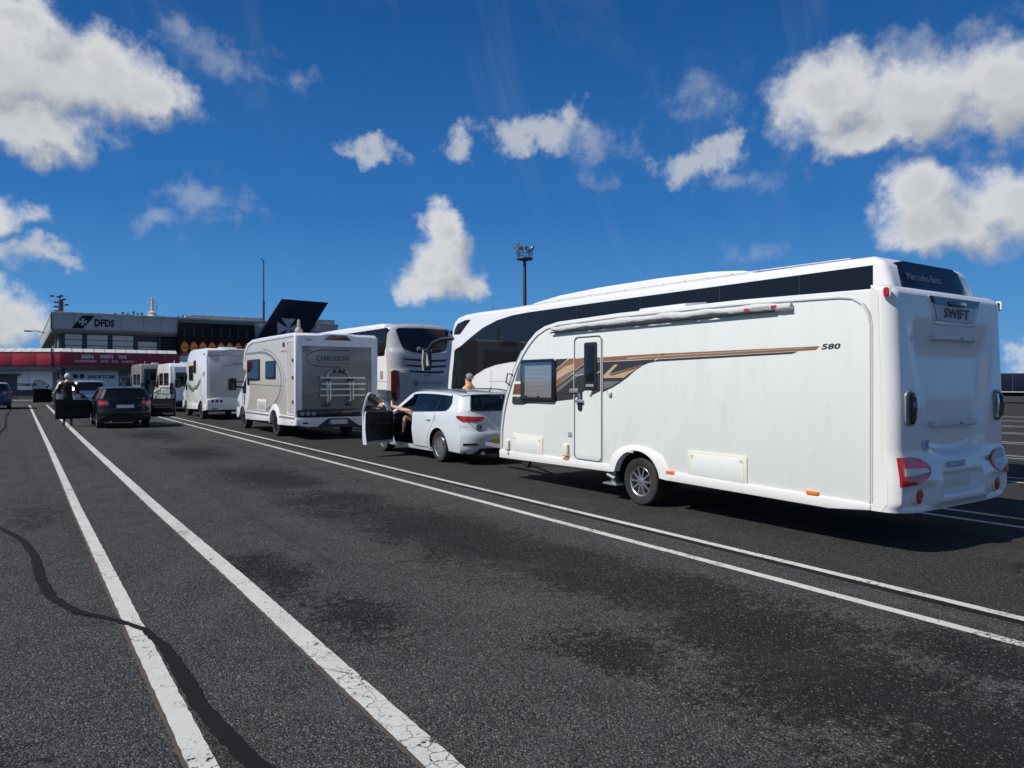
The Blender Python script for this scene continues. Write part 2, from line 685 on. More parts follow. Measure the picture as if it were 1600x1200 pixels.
def smooth_tab(tab, x):
    """piecewise cubic (Catmull-Rom) table"""
    if x <= tab[0][0]:
        return tab[0][1]
    if x >= tab[-1][0]:
        return tab[-1][1]
    for i in range(len(tab) - 1):
        if tab[i][0] <= x <= tab[i + 1][0]:
            break
    x1, y1 = tab[i]
    x2, y2 = tab[i + 1]
    h = x2 - x1
    m1 = (y2 - tab[i - 1][1]) / (x2 - tab[i - 1][0]) if i > 0 else (y2 - y1) / h
    m2 = (tab[i + 2][1] - y1) / (tab[i + 2][0] - x1) if i + 2 < len(tab) else (y2 - y1) / h
    s = (x - x1) / h
    return ((2 * s ** 3 - 3 * s ** 2 + 1) * y1 + (s ** 3 - 2 * s ** 2 + s) * h * m1 + (-2 * s ** 3 + 3 * s ** 2) * y2 + (s ** 3 - s ** 2) * h * m2)


def sstep(a, b, x):
    t = max(0.0, min(1.0, (x - a) / (b - a)))
    return t * t * (3 - 2 * t)


def side_pt(px, py, X):
    """(y, z) of the point of the plane x = X seen at that place of the photograph (used once to measure)"""
    d = pix_ray(px, py)
    k = X / d.x
    return (d.y * k, EYE + d.z * k)


def make_wheel(parent, c, out, rad, width, rim_r, spokes=10, rim='alloy', double=False, face_in=0.02):
    """tyre with an alloy rim, facing out (+1 right, -1 left)"""
    o = Vector((out, 0, 0))
    w = width
    m = M()
    rr = rim_r
    m.lathe(c, o, [(rr - .005, w * .46), (rr + .012, w * .5), (rad * .93, w * .5), (rad * .985, w * .42), (rad, w * .25), (rad, -w * .25), (rad * .985, -w * .42), (rad * .93, -w * .5), (rr, -w * .5), (rr - .02, -w * .3), (.01, -w * .3)], 36)
    wh = m.obj('wheel', 'rubber', parent, smooth=40)
    f = w * .5 - face_in
    m = M()
    m.lathe(c, o, [(rr, f + .005), (rr - .008, f + .012), (rr - .022, f + .004), (rr - .03, f - .03), (rr - .035, -w * .28)], 36)
    m.lathe(c, o, [(.001, f + .004), (.035, f + .004), (.055, f - .004), (.06, f - .03), (.001, f - .035)], 20)
    cc = Vector(c)
    for k in range(spokes):
        pair = (k % 2) * 2 - 1
        t = 2 * math.pi * (k // 2 if double else k) / (spokes // 2 if double else spokes)
        if double:
            t += pair * .13
        rdv = Vector((0, math.cos(t), math.sin(t)))
        td = Vector((0, -math.sin(t), math.cos(t)))
        hw0, hw1 = rim_r * .075, rim_r * .050
        vs = []
        for rr_, hw, dd in ((.045, hw0, 0.0), (rr * .55, hw1, .004), (rr - .012, hw1 * 1.2, .002)):
            for s in (-1, 1):
                vs.append(cc + rdv * rr_ + td * hw * s + o * (f - .002 + dd))
            for s in (-1, 1):
                vs.append(cc + rdv * rr_ + td * hw * s * 1.15 + o * (f - .03 + dd))
        fs = []
        for i in (0, 4):
            fs += [(i, i + 1, i + 5, i + 4), (i + 2, i + 6, i + 7, i + 3), (i, i + 4, i + 6, i + 2), (i + 1, i + 3, i + 7, i + 5)]
        m.raw(vs, fs)
    m.obj('rim', rim, wh, smooth=35)
    return wh
# ---------------------------------------------------------------- ground
def ground_material():
    m, t, b = principled('asphalt')
    tc = t.new('ShaderNodeTexCoord')
    o = tc.outputs['Object']
    s = t.xyz(o)
    big = t.noise(o, .35, 5, .6)
    mid = t.noise(o, 2.2, 6, .65, .4)
    fine = t.noise(o, 95, 3, .7)
    vor = t.new('ShaderNodeTexVoronoi')
    vor.inputs['Scale'].default_value = 115
    t.l.new(o, vor.inputs['Vector'])
    cell = t.xyz(vor.outputs['Color'])[0]
    # worn grey binder with stones showing
    c = t.mix(t.ramp(mid, .3, .7), (.043, .044, .044, 1), (.075, .076, .075, 1))
    c = t.mix(t.ramp(big, .35, .7, 0, .55), c, (.050, .050, .050, 1))
    c = t.mix(t.ramp(cell, .55, 1.0, 0, .75), c, (.165, .165, .155, 1))
    c = t.mix(t.ramp(cell, .0, .36, .8, 0), c, (.014, .014, .015, 1))
    c = t.mix(t.ramp(fine, .62, .75, 0, .6), c, (.24, .23, .21, 1))
    # the caravan lane was resurfaced later: darker binder beyond the second double line
    lane = t.ramp(s[0], 5.60, 5.64)
    c = t.mix(t.math('MULTIPLY', lane, .5), c, (.028, .026, .023, 1))
    # old oil and fuel stains with shapes of their own
    st = [(3.75, 6.7, 1.05, 3.0, 1.05), (3.5, 9.2, 1.0, 2.0, .9), (3.95, 4.9, .85, 1.8, 1.0), (1.75, 6.2, .45, 1.3, .9), (1.9, 4.7, .5, .9, .75),
          (4.1, 3.9, .85, 1.2, 1.0), (4.0, 3.0, 1.0, 1.1, 1.05), (3.6, 2.2, 1.1, 1.0, 1.05), (3.6, 1.3, 1.2, 1.0, 1.05), (2.95, 3.2, .5, .8, .7), (4.6, 2.0, .6, .8, .8),
          (3.4, 12.5, 1.2, 3.0, .8), (3.2, 17.5, 1.1, 3.0, .8), (3.3, 24, 1.3, 4, .8), (-.6, 6.6, .5, 2.0, .8), (-.4, 3.6, .6, .8, .6), (.1, 10.5, .5, 2, .5),
          (7.6, 2.2, 1.2, 1.0, .6), (7.4, -2, 1.5, 2, .8), (2.9, 34, 1.2, 4, .8), (11.3, 2, 1.4, 2, .8), (2.6, -2, 1.2, 2, .8), (11.5, 9, 1.0, 4, .7), (-3.4, 9, 1.2, 6, .8), (15.5, 8, 1.2, 6, .8)]
    fld = t.field(o, st)
    sn = t.noise(o, 1.3, 7, .68, .6)
    sv = t.vmath('MULTIPLY', o, (3.2, 9.0, 1))
    sn2 = t.noise(sv, 1.5, 6, .7, .3)
    fld = t.math('MULTIPLY_ADD', t.math('SUBTRACT', sn, .5), 1.35, fld)
    fld = t.math('MULTIPLY_ADD', t.math('SUBTRACT', sn2, .5), .9, fld)
    sn3 = t.noise(o, 16, 5, .75)
    fld = t.math('MULTIPLY_ADD', t.math('SUBTRACT', sn3, .5), 2.1, fld)
    stain = t.ramp(fld, .16, .56, 0, .84)
    c = t.mix(stain, c, t.mix(t.ramp(cell, .75, 1.0), (.0115, .011, .0105, 1), (.05, .049, .046, 1)))
    c = t.mix(t.ramp(cell, .955, .985, 0, .5), c, (.28, .28, .26, 1))
    # wheel tracks polished along the lanes, and dusty lighter drifts between them
    tv = t.vmath('MULTIPLY', o, (1.0, .035, 1))
    tr = t.noise(tv, 2.3, 5, .6, .2)
    c = t.mix(t.ramp(tr, .50, .72, 0, .45), c, (.026, .026, .027, 1))
    du = t.noise(o, .9, 6, .7, .8)
    c = t.mix(t.ramp(du, .54, .74, 0, .45), c, (.100, .10, .098, 1))
    # hairline cracks
    nz = t.new('ShaderNodeTexNoise')
    nz.inputs['Scale'].default_value = 2.5
    nz.inputs['Detail'].default_value = 6
    t.l.new(o, nz.inputs['Vector'])
    wv = t.vmath('ADD', o, t.vmath('MULTIPLY', nz.outputs['Color'], (.45, .45, 0)))
    cr = t.new('ShaderNodeTexVoronoi', feature='DISTANCE_TO_EDGE')
    cr.inputs['Scale'].default_value = .42
    t.l.new(wv, cr.inputs['Vector'])
    crk = t.ramp(cr.outputs['Distance'], .0, .004, .75, 0)
    crk = t.math('MULTIPLY', crk, t.ramp(t.noise(o, .5, 3, .5), .48, .62))
    c = t.mix(crk, c, (.012, .012, .012, 1))
    t.l.new(c, b.inputs['Base Color'])
    t.l.new(t.ramp(stain, 0, 1, .92, .72, False), b.inputs['Roughness'])
    b.inputs['Specular IOR Level'].default_value = .10
    bp = t.new('ShaderNodeBump')
    bp.inputs['Strength'].default_value = .8
    bp.inputs['Distance'].default_value = .012
    h = t.math('ADD', t.math('MULTIPLY', vor.outputs['Distance'], -1.0), t.math('MULTIPLY', fine, .6))
    h = t.math('SUBTRACT', h, t.math('MULTIPLY', crk, 2.0))
    t.l.new(h, bp.inputs['Height'])
    t.l.new(bp.outputs[0], b.inputs['Normal'])
    return m


ground_material()
# one sheet to the horizon, finer near the vehicles
gm = M()
xs = [-3000, -600, -120, -30, -8, 0, 8, 16, 40, 120, 600, 3000]
ys = [-3000, -600, -120, -20, 0, 10, 20, 40, 80, 140, 600, 3000]
gm.grid(lambda u, v: (u, v, 0.0), xs, ys)
struct(gm.obj('ground', 'asphalt', smooth=0))


def paint_material(name, wear, crackscale, tone=(.60, .60, .56)):
    """thick road paint: cracked, chipped to the asphalt where worn through, grubby"""
    m, t, b = principled(name)
    tc = t.new('ShaderNodeTexCoord')
    o = tc.outputs['Object']
    n = t.noise(o, 6, 6, .65)
    c = t.mix(n, rgb(tuple(k * .80 for k in tone)), rgb(tuple(min(1, k * 1.12) for k in tone)))
    g = t.noise(o, 140, 3, .7)
    c = t.mix(t.ramp(g, .58, .75, 0, .45), c, (.22, .22, .20, 1))
    nz = t.new('ShaderNodeTexNoise')
    nz.inputs['Scale'].default_value = 14
    nz.inputs['Detail'].default_value = 5
    t.l.new(o, nz.inputs['Vector'])
    wv = t.vmath('ADD', o, t.vmath('MULTIPLY', nz.outputs['Color'], (.10, .10, 0)))
    cr = t.new('ShaderNodeTexVoronoi', feature='DISTANCE_TO_EDGE')
    cr.inputs['Scale'].default_value = crackscale
    t.l.new(wv, cr.inputs['Vector'])
    crk = t.ramp(cr.outputs['Distance'], .0, .035, 1, 0)
    crk = t.math('MULTIPLY', crk, t.ramp(t.noise(o, 1.1, 4, .6), .47, .60))
    chip = t.ramp(t.math('ADD', t.noise(o, 26, 7, .75), t.math('MULTIPLY', t.math('SUBTRACT', t.noise(o, 1.7, 3, .5), .5), .45)), .70 - wear, .74 - wear)
    thin = t.ramp(t.noise(o, 60, 4, .8), .50, .66, 0, .5)
    c = t.mix(t.math('MULTIPLY', thin, t.ramp(t.noise(o, 2.6, 4, .6), .42, .62)), c, (.16, .16, .15, 1))
    dk = t.math('MAXIMUM', crk, chip)
    c = t.mix(dk, c, (.035, .035, .036, 1))
    t.l.new(c, b.inputs['Base Color'])
    b.inputs['Roughness'].default_value = .75
    bp = t.new('ShaderNodeBump')
    bp.inputs['Strength'].default_value = .5
    bp.inputs['Distance'].default_value = .006
    t.l.new(t.math('SUBTRACT', t.math('MULTIPLY', g, .5), dk), bp.inputs['Height'])
    t.l.new(bp.outputs[0], b.inputs['Normal'])


paint_material('road_paint', .085, 9.0)
paint_material('road_paint_old', .07, 12.0)
mat('tar', (.013, .0125, .013), .85, spec=.15, var=.4, scale=14, bump=.6, bscale=70)
mat('brown_edge', (.085, .065, .05), .9, var=.3, scale=30)


def ribbon(name, pts, widths, z, material, rnd=None, jag=0.0, step=.25):
    """flat strip along a polyline with slightly ragged edges"""
    P = []
    for (a, b) in zip(pts, pts[1:]):
        L = math.hypot(b[0] - a[0], b[1] - a[1])
        n = max(1, min(160, int(L / step)))
        for i in range(n):
            P.append((a[0] + (b[0] - a[0]) * i / n, a[1] + (b[1] - a[1]) * i / n))
    P.append(pts[-1])
    n = len(P)
    vs, fs = [], []
    for i, p in enumerate(P):
        q0, q1 = P[max(0, i - 1)], P[min(n - 1, i + 1)]
        dx, dy = q1[0] - q0[0], q1[1] - q0[1]
        L = math.hypot(dx, dy)
        nx, ny = dy / L, -dx / L
        w = lerp_tab(widths, i / (n - 1)) / 2 if isinstance(widths, list) else widths / 2
        j1 = rnd.uniform(-jag, jag) if rnd else 0
        j2 = rnd.uniform(-jag, jag) if rnd else 0
        vs += [(p[0] - nx * (w + j1), p[1] - ny * (w + j1), z), (p[0] + nx * (w + j2), p[1] + ny * (w + j2), z)]
    for i in range(n - 1):
        fs.append((2 * i, 2 * i + 1, 2 * i + 3, 2 * i + 2))
    return struct(M().raw(vs, fs).obj(name, material, smooth=0))


rr = random.Random(2)
ribbon('lane_line', [(.63, -6), (.62, 3.2), (.60, 6), (.57, 10.4), (.55, 20), (.47, 40), (.40, 60)], .105, .004, 'road_paint', rr, .0028, .05)
ribbon('lane_line', [(1.46, -6), (1.45, 2.6), (1.45, 6), (1.41, 10), (1.38, 22), (1.38, 40), (1.40, 60)], .135, .004, 'road_paint', rr, .0028, .05)
ribbon('lane_line', [(5.02, -6), (5.04, 1.9), (5.07, 6), (5.10, 10), (5.13, 18), (5.18, 37), (5.22, 60)], .10, .004, 'road_paint', rr, .003, .15)
ribbon('lane_line', [(5.55, -6), (5.58, 2), (5.64, 5.6), (5.67, 8.7), (5.69, 17), (5.67, 39), (5.66, 60)], .095, .006, 'road_paint', rr, .002, .15)
ribbon('tar_seam', [(5.47, -6), (5.50, 2), (5.56, 5.6), (5.59, 8.7), (5.61, 17), (5.59, 39)], .10, .003, 'tar', rr, .006, .2)
ribbon('old_line_edge', [(.565, -6), (.558, 3.2), (.538, 6), (.508, 10.4), (.488, 20)], .022, .003, 'brown_edge', rr, .006, .05)
ribbon('old_line_edge', [(1.38, -6), (1.372, 2.6), (1.372, 6), (1.332, 10), (1.302, 22)], .018, .003, 'brown_edge', rr, .006, .05)
for k in range(8):
    x0 = 9.10 + 4.05 * k
    ribbon('lane_line', [(x0, -30), (x0, 10), (x0 + .05, 60)], .10, .004, 'road_paint', rr, .003, .8)
    ribbon('lane_line', [(x0 + .55, -30), (x0 + .55, 10), (x0 + .55, 60)], .10, .004, 'road_paint', rr, .003, .8)
for k in range(2):
    x0 = -3.5 - 4.05 * k
    ribbon('lane_line', [(x0, -10), (x0, 60)], .10, .004, 'road_paint', rr, .003, .8)
    ribbon('lane_line', [(x0 + .6, -10), (x0 + .6, 60)], .10, .004, 'road_paint', rr, .003, .8)
ribbon('stop_line', [(-1.6, 60.6), (.1, 60.6)], .25, .005, 'road_paint_old', rr, .01)
ribbon('stop_line', [(.55, 60.8), (1.55, 60.8)], .25, .005, 'road_paint_old', rr, .01)
TAR = [(-.55, 11.5), (-.38, 10.4), (-.2, 9.67), (0.0, 8.8), (.09, 7.93), (.12, 7.01), (.17, 6.36), (.31, 5.84), (.52, 5.50), (.65, 5.19), (.71, 4.74), (.72, 4.23), (.72, 3.85), (.755, 3.44), (.80, 3.08), (.87, 2.6), (.9, 1.5)]
ribbon('tar_repair', TAR, [(0, .05), (.35, .068), (.5, .075), (.6, .045), (.66, .055), (.72, .08), (1, .095)], .0075, 'tar', rr, .007, .05)
ribbon('tar_repair', [(-.75, 62), (-.55, 50), (-.62, 40), (-.5, 32), (-.66, 24), (-.55, 18)], .07, .0035, 'tar', rr, .012, .3)
# ---------------------------------------------------------------- the touring caravan
def build_caravan():
    XL, XR = 6.60, 8.86
    T = thing('caravan', 'long white touring caravan with copper and black swoosh, nearest on the right', 'caravan', ((XL + XR) / 2, 6.84, 0))
    WY, WZ, WR = 6.84, .31, .31
    XC = (XL + XR) / 2

    # shell: side outline with a wheel notch, swept across the width
    roof = [(3.62, 2.475), (5.2, 2.515), (7.2, 2.525), (8.55, 2.50)]
    front = [(8.88, 2.455), (9.10, 2.38), (9.30, 2.25), (9.47, 2.10), (9.64, 1.90), (9.80, 1.65), (9.93, 1.40), (10.03, 1.12), (10.09, .82), (10.11, .55), (10.11, .46)]
    notch = arc(WY, WZ, .40, 20, 160, 14)
    bottom = [(7.30, .40)] + [(y, z) for y, z in notch if z > .42] + [(6.38, .40)]
    prof = roof + front + [(10.09, .42)] + bottom + [(3.62, .42)]
    M().prism('x', prof, XL, XR, bev=.028, seg=3, ang=25).obj('body', 'caravan_white', T, smooth=28)

    # wheel wells, wheels, chassis
    for s, x in ((-1, XL), (1, XR)):
        m = M()
        xi = x - s * .34
        a = arc(WY, WZ, .392, -5, 185, 18)
        vs = [(x - s * .03, y, z) for y, z in a] + [(xi, y, z) for y, z in a]
        n = len(a)
        m.raw(vs, [(i, i + 1, i + 1 + n, i + n) for i in range(n - 1)] + [tuple(range(n, 2 * n))])
        m.obj('wheel_well', 'under_black', T)
        make_wheel(T, (x - s * .13, WY, WZ), s, WR, .19, .200, 10)
    bx('axle', 'galv', T, XL + .25, XR - .25, WY - .05, WY + .05, .27, .36, bev=.01)
    for s in (-1, 1):
        M().prism('x', [(3.7, .33), (10.0, .33), (10.9, .40), (11.45, .42), (11.45, .48), (10.9, .47), (10.0, .42), (3.7, .42)], XC + s * .55 - .03, XC + s * .55 + .03).obj('chassis_rail', 'galv', T)
    M().tube([(XC - .5, 10.1, .44), (XC, 11.5, .45), (XC + .5, 10.1, .44)], .035, 6).obj('drawbar', 'galv', T)
    M().tube([(XC + .12, 11.1, .75), (XC + .12, 11.1, .16)], .025, 8).lathe((XC + .09, 11.1, .11), (1, 0, 0), [(.02, 0), (.11, 0), (.11, .06), (.02, .06)], 16).obj('jockey_wheel', 'under_black', T)
    for x in (XL + .3, XR - .3):
        for y in (4.2, 9.6):
            M().tube([(x, y, .40), (x, y + .35, .33), (x, y + .62, .36)], .022, 6).obj('corner_steady', 'under_black', T)
    # folding jack bracket beside the wheel
    M().prism('z', [(XL + .02, 7.28), (XL + .02, 7.55), (XL + .22, 7.58), (XL + .22, 7.25)], .20, .225, bev=.006).box(XL + .05, XL + .19, 7.33, 7.42, .22, .42, bev=.01).tube([(XL + .03, 7.30, .30), (XL + .03, 7.45, .34)], .03, 8).obj('jack_bracket', 'galv', T)

    # skirt in two lengths with the arch moulding between
    for y0, y1, zb0, zb1 in ((7.33, 10.10, .385, .345), (3.73, 6.30, .375, .385)):
        m = M()
        pts = [(y0, zb0), (y1, zb1), (y1, .475), (y0, .485)] if y0 > 7 else [(y0, .395), (4.15, .355), (y1, zb1), (y1, .50), (y0, .455)]
        m.prism('x', pts, XL - .020, XL + .03, bev=.010)
        m.obj('skirt', 'gelcoat_white', T)
        M().prism('x', pts, XR - .03, XR + .020, bev=.010).obj('skirt', 'gelcoat_white', T)
    for s, x in ((-1, XL), (1, XR)):
        inner = arc(WY, WZ, .385, 14, 166, 18)
        outer = [(6.24, .385), (6.26, .50)] + [(WY + (y - WY) * 1.16, z) for y, z in arc(WY, .36, .40, 158, 22, 16)] + [(7.40, .50), (7.42, .385)]
        m = M()
        # loft from outer edge (flush) to raised lip and back to the inner edge
        n = 19
        oo = [(WY + (.57 * math.cos(R(178 - 176 * i / (n - 1)))), .385 + (.40 * math.sin(R(178 - 176 * i / (n - 1))) ** .8 if 0 < i < n - 1 else 0.0)) for i in range(n)]
        ii = [(WY + .405 * math.cos(R(166 - 152 * i / (n - 1))), WZ + .395 * math.sin(R(166 - 152 * i / (n - 1)))) for i in range(n)]
        vs = [(x + s * .002, y, z) for y, z in oo]
        vs += [(x + s * .032, oo[i][0] * .70 + ii[i][0] * .30, oo[i][1] * .70 + ii[i][1] * .30) for i in range(n)]
        vs += [(x + s * .036, oo[i][0] * .12 + ii[i][0] * .88, oo[i][1] * .12 + ii[i][1] * .88) for i in range(n)]
        vs += [(x - s * .05, y, z) for y, z in ii]
        fs = [(r * n + i, r * n + i + 1, (r + 1) * n + i + 1, (r + 1) * n + i) for r in range(3) for i in range(n - 1)]
        m.raw(vs, fs).obj('wheel_arch', 'gelcoat_white', T, smooth=50)

    # awning rail round the side panel
    rail = [(3.74, .47), (3.74, 2.12), (3.76, 2.24), (3.82, 2.34), (3.92, 2.405), (4.05, 2.425), (5.2, 2.462), (7.2, 2.472), (8.5, 2.45), (8.82, 2.405), (9.05, 2.32), (9.25, 2.19), (9.42, 2.04), (9.59, 1.84), (9.75, 1.59), (9.88, 1.34), (9.975, 1.08), (10.03, .82), (10.05, .50)]
    M().tube([(XL - .004, y, z) for y, z in rail], .013, 6).obj('awning_rail', 'pale_trim', T)
    M().tube([(XL - .001, y - .022 if y > 4 else y - .024, z - .004) for y, z in rail], .006, 5).obj('rail_seal', 'trim_grey', T)
    M().tube([(XR + .004, y, z) for y, z in rail], .013, 6).obj('awning_rail', 'pale_trim', T)

    # dark front panel with the windows
    fp = [(9.10, 2.38), (9.30, 2.25), (9.47, 2.10), (9.64, 1.90), (9.80, 1.65), (9.93, 1.40), (10.03, 1.12), (10.09, .82), (10.11, .52)]
    outp = [(y + .045, z + .012) for y, z in fp]
    M().prism('x', fp[2:] + outp[2:][::-1], XL + .02, XR - .02, bev=.01).obj('front_panel', 'trim_grey', T)
    M().prism('x', [(y + .05, z + .02) for y, z in fp[2:5]] + [(y + .075, z + .03) for y, z in fp[2:5]][::-1], XL + .3, XR - .3, bev=.008).obj('front_window', 'glass_dark', T)
    M().tube([(XL - .005, 9.72, 1.72), (XL - .06, 9.78, 1.74), (XL - .06, 9.84, 1.60), (XL - .005, 9.80, 1.55)], .012, 6).obj('grab_loop', 'black_plastic', T)

    # ---- graphics on the near side
    DX = XL

    def dec(name, pix, material, lift, org=None, sc=1.0):
        pts = [side_pt(org[0] + px / sc, org[1] + py / sc, XL) if org else side_pt(px, py, XL) for px, py in pix]
        M().prism('x', pts, DX - lift, DX - lift + .0015).obj(name, material, T, smooth=0)
    A, S1 = (800, 520), 6.154
    dec('graphic', [(100, 268), (60, 350), (30, 465), (100, 465)], 'decal_grey', .002, A, S1)
    dec('graphic', [(24, 492), (100, 492), (100, 595), (6, 595)], 'decal_brown', .002, A, S1)
    dec('graphic', [(4, 612), (430, 606), (430, 655), (140, 682), (112, 693), (20, 692), (2, 676)], 'decal_dark', .002, A, S1)
    dec('graphic', [(420, 254), (542, 248), (425, 345)], 'decal_dark', .002, A, S1)
    # copper band and its gold core
    dec('graphic', [(425, 350), (552, 248), (700, 240), (875, 234), (1160, 215), (1482, 196), (1385, 250), (1200, 258), (875, 275), (760, 285), (690, 305), (610, 365), (510, 450), (425, 515)], 'decal_copper', .002, A, S1)
    dec('graphic', [(432, 385), (500, 330), (580, 300), (690, 292), (610, 345), (520, 400), (432, 452)], 'decal_gold', .0035, A, S1)
    dec('graphic', [(440, 420), (520, 375), (580, 352), (520, 395), (440, 448)], 'decal_silver', .005, A, S1)
    # dark sweep
    dec('graphic', [(425, 518), (510, 455), (612, 372), (692, 312), (765, 292), (875, 280), (1200, 264), (1378, 254), (1362, 282), (1310, 292), (1250, 318), (1180, 368), (1110, 430), (1040, 482), (965, 528), (875, 570), (780, 600), (690, 622), (600, 638), (425, 658)], 'decal_dark', .002, A, S1)
    dec('graphic', [(432, 535), (540, 455), (640, 372), (705, 330), (690, 372), (610, 430), (520, 505), (432, 575)], 'decal_grey', .0035, A, S1)
    dec('graphic', [(560, 452), (640, 396), (700, 388), (700, 402), (620, 412), (575, 446)], 'decal_silver', .005, A, S1)
    dec('graphic', [(880, 410), (990, 302), (1020, 308), (932, 398), (1255, 308), (1205, 345), (1110, 405), (1080, 432), (880, 436)], 'decal_gold', .0035, A, S1)
    dec('graphic', [(935, 402), (1250, 312), (1215, 338), (960, 412)], 'decal_brown', .005, A, S1)
    dec('graphic', [(880, 470), (1045, 462), (960, 515), (880, 545)], 'decal_grey', .0035, A, S1)
    B, S2 = (980, 380), 2.5
    dec('graphic', [(138, 433), (160, 430), (752, 402), (737, 417), (667, 421), (128, 450), (118, 451)], 'decal_copper', .002, B, S2)
    dec('graphic', [(118, 453), (667, 423), (645, 432), (102, 463)], 'decal_dark', .002, B, S2)
    dec('graphic', [(0, 447), (140, 438), (700, 408), (690, 411), (140, 442), (0, 452)], 'decal_gold', .0036, B, S2)
    text('lettering', '580', 'ink_black', T, (DX - .001, 4.245, 1.925), (0, -1, 0), (0, 0, 1), .215, .055, shear=.35, bold=.02)
    text('lettering', 'swift', 'decal_silver', T, (DX - .004, 9.62, 1.345), (0, -1, 0), (0, 0, 1), .10, .03, shear=.2)

    # ---- entrance door
    D = M().prism('x', rrect(7.552, 8.118, .505, 2.225, .07), XL - .010, XL + .01, bev=.004).obj('door', 'caravan_white', T)
    for rect, r, nm in (((7.545, 8.125, .498, 2.232), .005, 'ink_black'), ((7.528, 8.142, .482, 2.248), .008, 'pale_trim')):
        M().tube([(XL - .006, y, z) for y, z in rrect(*rect, .075)], r, 5, closed=True).obj('door_seal', nm, D)
    y0, z1 = side_pt(914.6, 535.5, XL)
    y1, z0 = side_pt(934, 609, XL)
    M().prism('x', rrect(y0, y1, z0, z1, .03), XL - .028, XL - .008, bev=.006).obj('window_frame', 'black_plastic', D)
    M().prism('x', rrect(y0 - .045, y1 + .045, z0 + .11, z1 - .05, .02), XL - .032, XL - .026, bev=.003).obj('window_pane', 'glass_dark', D)
    M().box(XL - .037, XL - .028, y1 + .05, y0 - .05, z0 + .04, z0 + .075, bev=.003).obj('window_catch', 'trim_grey', D)
    # graphics carry on over the door
    for pts, mt, lf in (([(606, 372), (612, 366), (690, 308), (705, 300), (855, 277), (855, 560), (780, 598), (745, 555), (705, 555), (606, 635)], 'decal_dark', .012), ([(606, 250), (700, 240), (705, 240), (705, 296), (690, 302), (612, 360), (606, 366)], 'decal_copper', .012), ([(825, 237), (855, 235), (855, 273), (825, 278)], 'decal_copper', .012), ([(612, 388), (700, 326), (700, 385), (612, 440)], 'decal_grey', .0135), ([(612, 405), (700, 396), (700, 404), (612, 414)], 'decal_silver', .015), ([(825, 380), (855, 366), (855, 376), (825, 392)], 'decal_gold', .0135)):
        M().prism('x', [side_pt(A[0] + px / S1, A[1] + py / S1, XL) for px, py in pts], XL - lf, XL - lf + .0012).obj('graphic', mt, D, smooth=0)
    yh, zh = side_pt(907.5, 627, XL)
    M().prism('x', rrect(yh - .05, yh + .05, zh - .14, zh + .16, .045), XL - .022, XL - .008, bev=.006).obj('handle_plate', 'black_plastic', D)
    M().prism('x', rrect(yh - .025, yh + .03, zh - .02, zh + .12, .02), XL - .045, XL - .02, bev=.008).obj('handle', 'chrome', D)
    M().box(XL - .05, XL - .02, yh - .085, yh + .085, zh - .02, zh + .025, bev=.008).obj('door_clasp', 'galv', D)
    ya, za = side_pt(898, 610.5, XL)
    M().box(XL - .034, XL - .006, ya - .11, ya + .09, za - .03, za + .03, bev=.006).obj('security_bar', 'galv', T)
    for (hx, hy), par in (((924, 614), D), ((954, 615), T)):
        y, z = side_pt(hx, hy, XL)
        M().lathe((XL - .012, y, z), (-1, 0, 0), [(.001, .026), (.022, .026), (.032, .018), (.034, 0)], 16).tube([(XL - .03, y + .035, z + .04), (XL - .045, y + .03, z), (XL - .03, y - .02, z - .03)], .008, 6).obj('door_stay', 'pale_trim', par)

    # ---- side window with its pleated blind
    y0, z1 = side_pt(815.5, 562.5, XL)
    y1, z0 = side_pt(869, 629.5, XL)
    W = M().prism('x', rrect(y0, y1, z0, z1, .06), XL - .035, XL - .004, bev=.014, seg=3).obj('window', 'black_gloss', T)
    bl = M()
    k = 24
    zb0, zb1 = z0 + .075, z1 - .10
    prof = []
    for i in range(2 * k + 1):
        prof.append((XL - .0365 - (.006 if i % 2 else 0.0), zb0 + (zb1 - zb0) * i / (2 * k)))
    vs = []
    for x, z in prof:
        vs += [(x, y1 + .075, z), (x, y0 - .13, z)]
    bl.raw(vs, [(2 * i, 2 * i + 1, 2 * i + 3, 2 * i + 2) for i in range(2 * k)])
    bl.obj('blind', 'decal_silver', W, smooth=0)
    M().prism('x', rrect(y0 - .05, y1 + .05, z0 + .05, z1 - .05, .045), XL - .046, XL - .044).obj('pane', 'glass_lens', W)
    for yy in (y0 - .17, (y0 + y1) / 2 - .05):
        M().box(XL - .048, XL - .043, yy - .03, yy + .03, z0 + .06, z0 + .10, bev=.003).obj('window_catch', 'black_plastic', W)

    # ---- lockers, sockets, markers
    for (a, b, c, d) in ((8.90, 9.73, .435, .765), (5.13, 5.99, .445, .785)):
        L = M().prism('x', rrect(a, b, c, d, .03), XL - .012, XL - .001, bev=.005).obj('locker', 'cream_plastic', T)
        M().prism('x', rrect(a + .045, b - .045, c + .035, d - .035, .02), XL - .015, XL - .008, bev=.003).obj('locker_lid', 'caravan_white', L)
        for yy in (a + .075, b - .075):
            M().lathe((XL - .014, yy, d - .06), (-1, 0, 0), [(.001, .006), (.012, .006), (.026, .004), (.03, 0)], 14).obj('locker_catch', 'cream_plastic', L)
            M().lathe((XL - .0205, yy, d - .06), (-1, 0, 0), [(.001, .001), (.007, .001), (.007, 0)], 8).obj('keyhole', 'ink_black', L)
    for px, py, w, h in ((886, 716.5, .125, .032), (1049, 738, .13, .036), (1271, 770, .13, .036)):
        y, z = side_pt(px, py, XL)
        M().box(XL - .030, XL - .001, y - w / 2, y + w / 2, z - h / 2, z + h / 2, bev=.005).obj('side_marker', 'amber_lens', T)
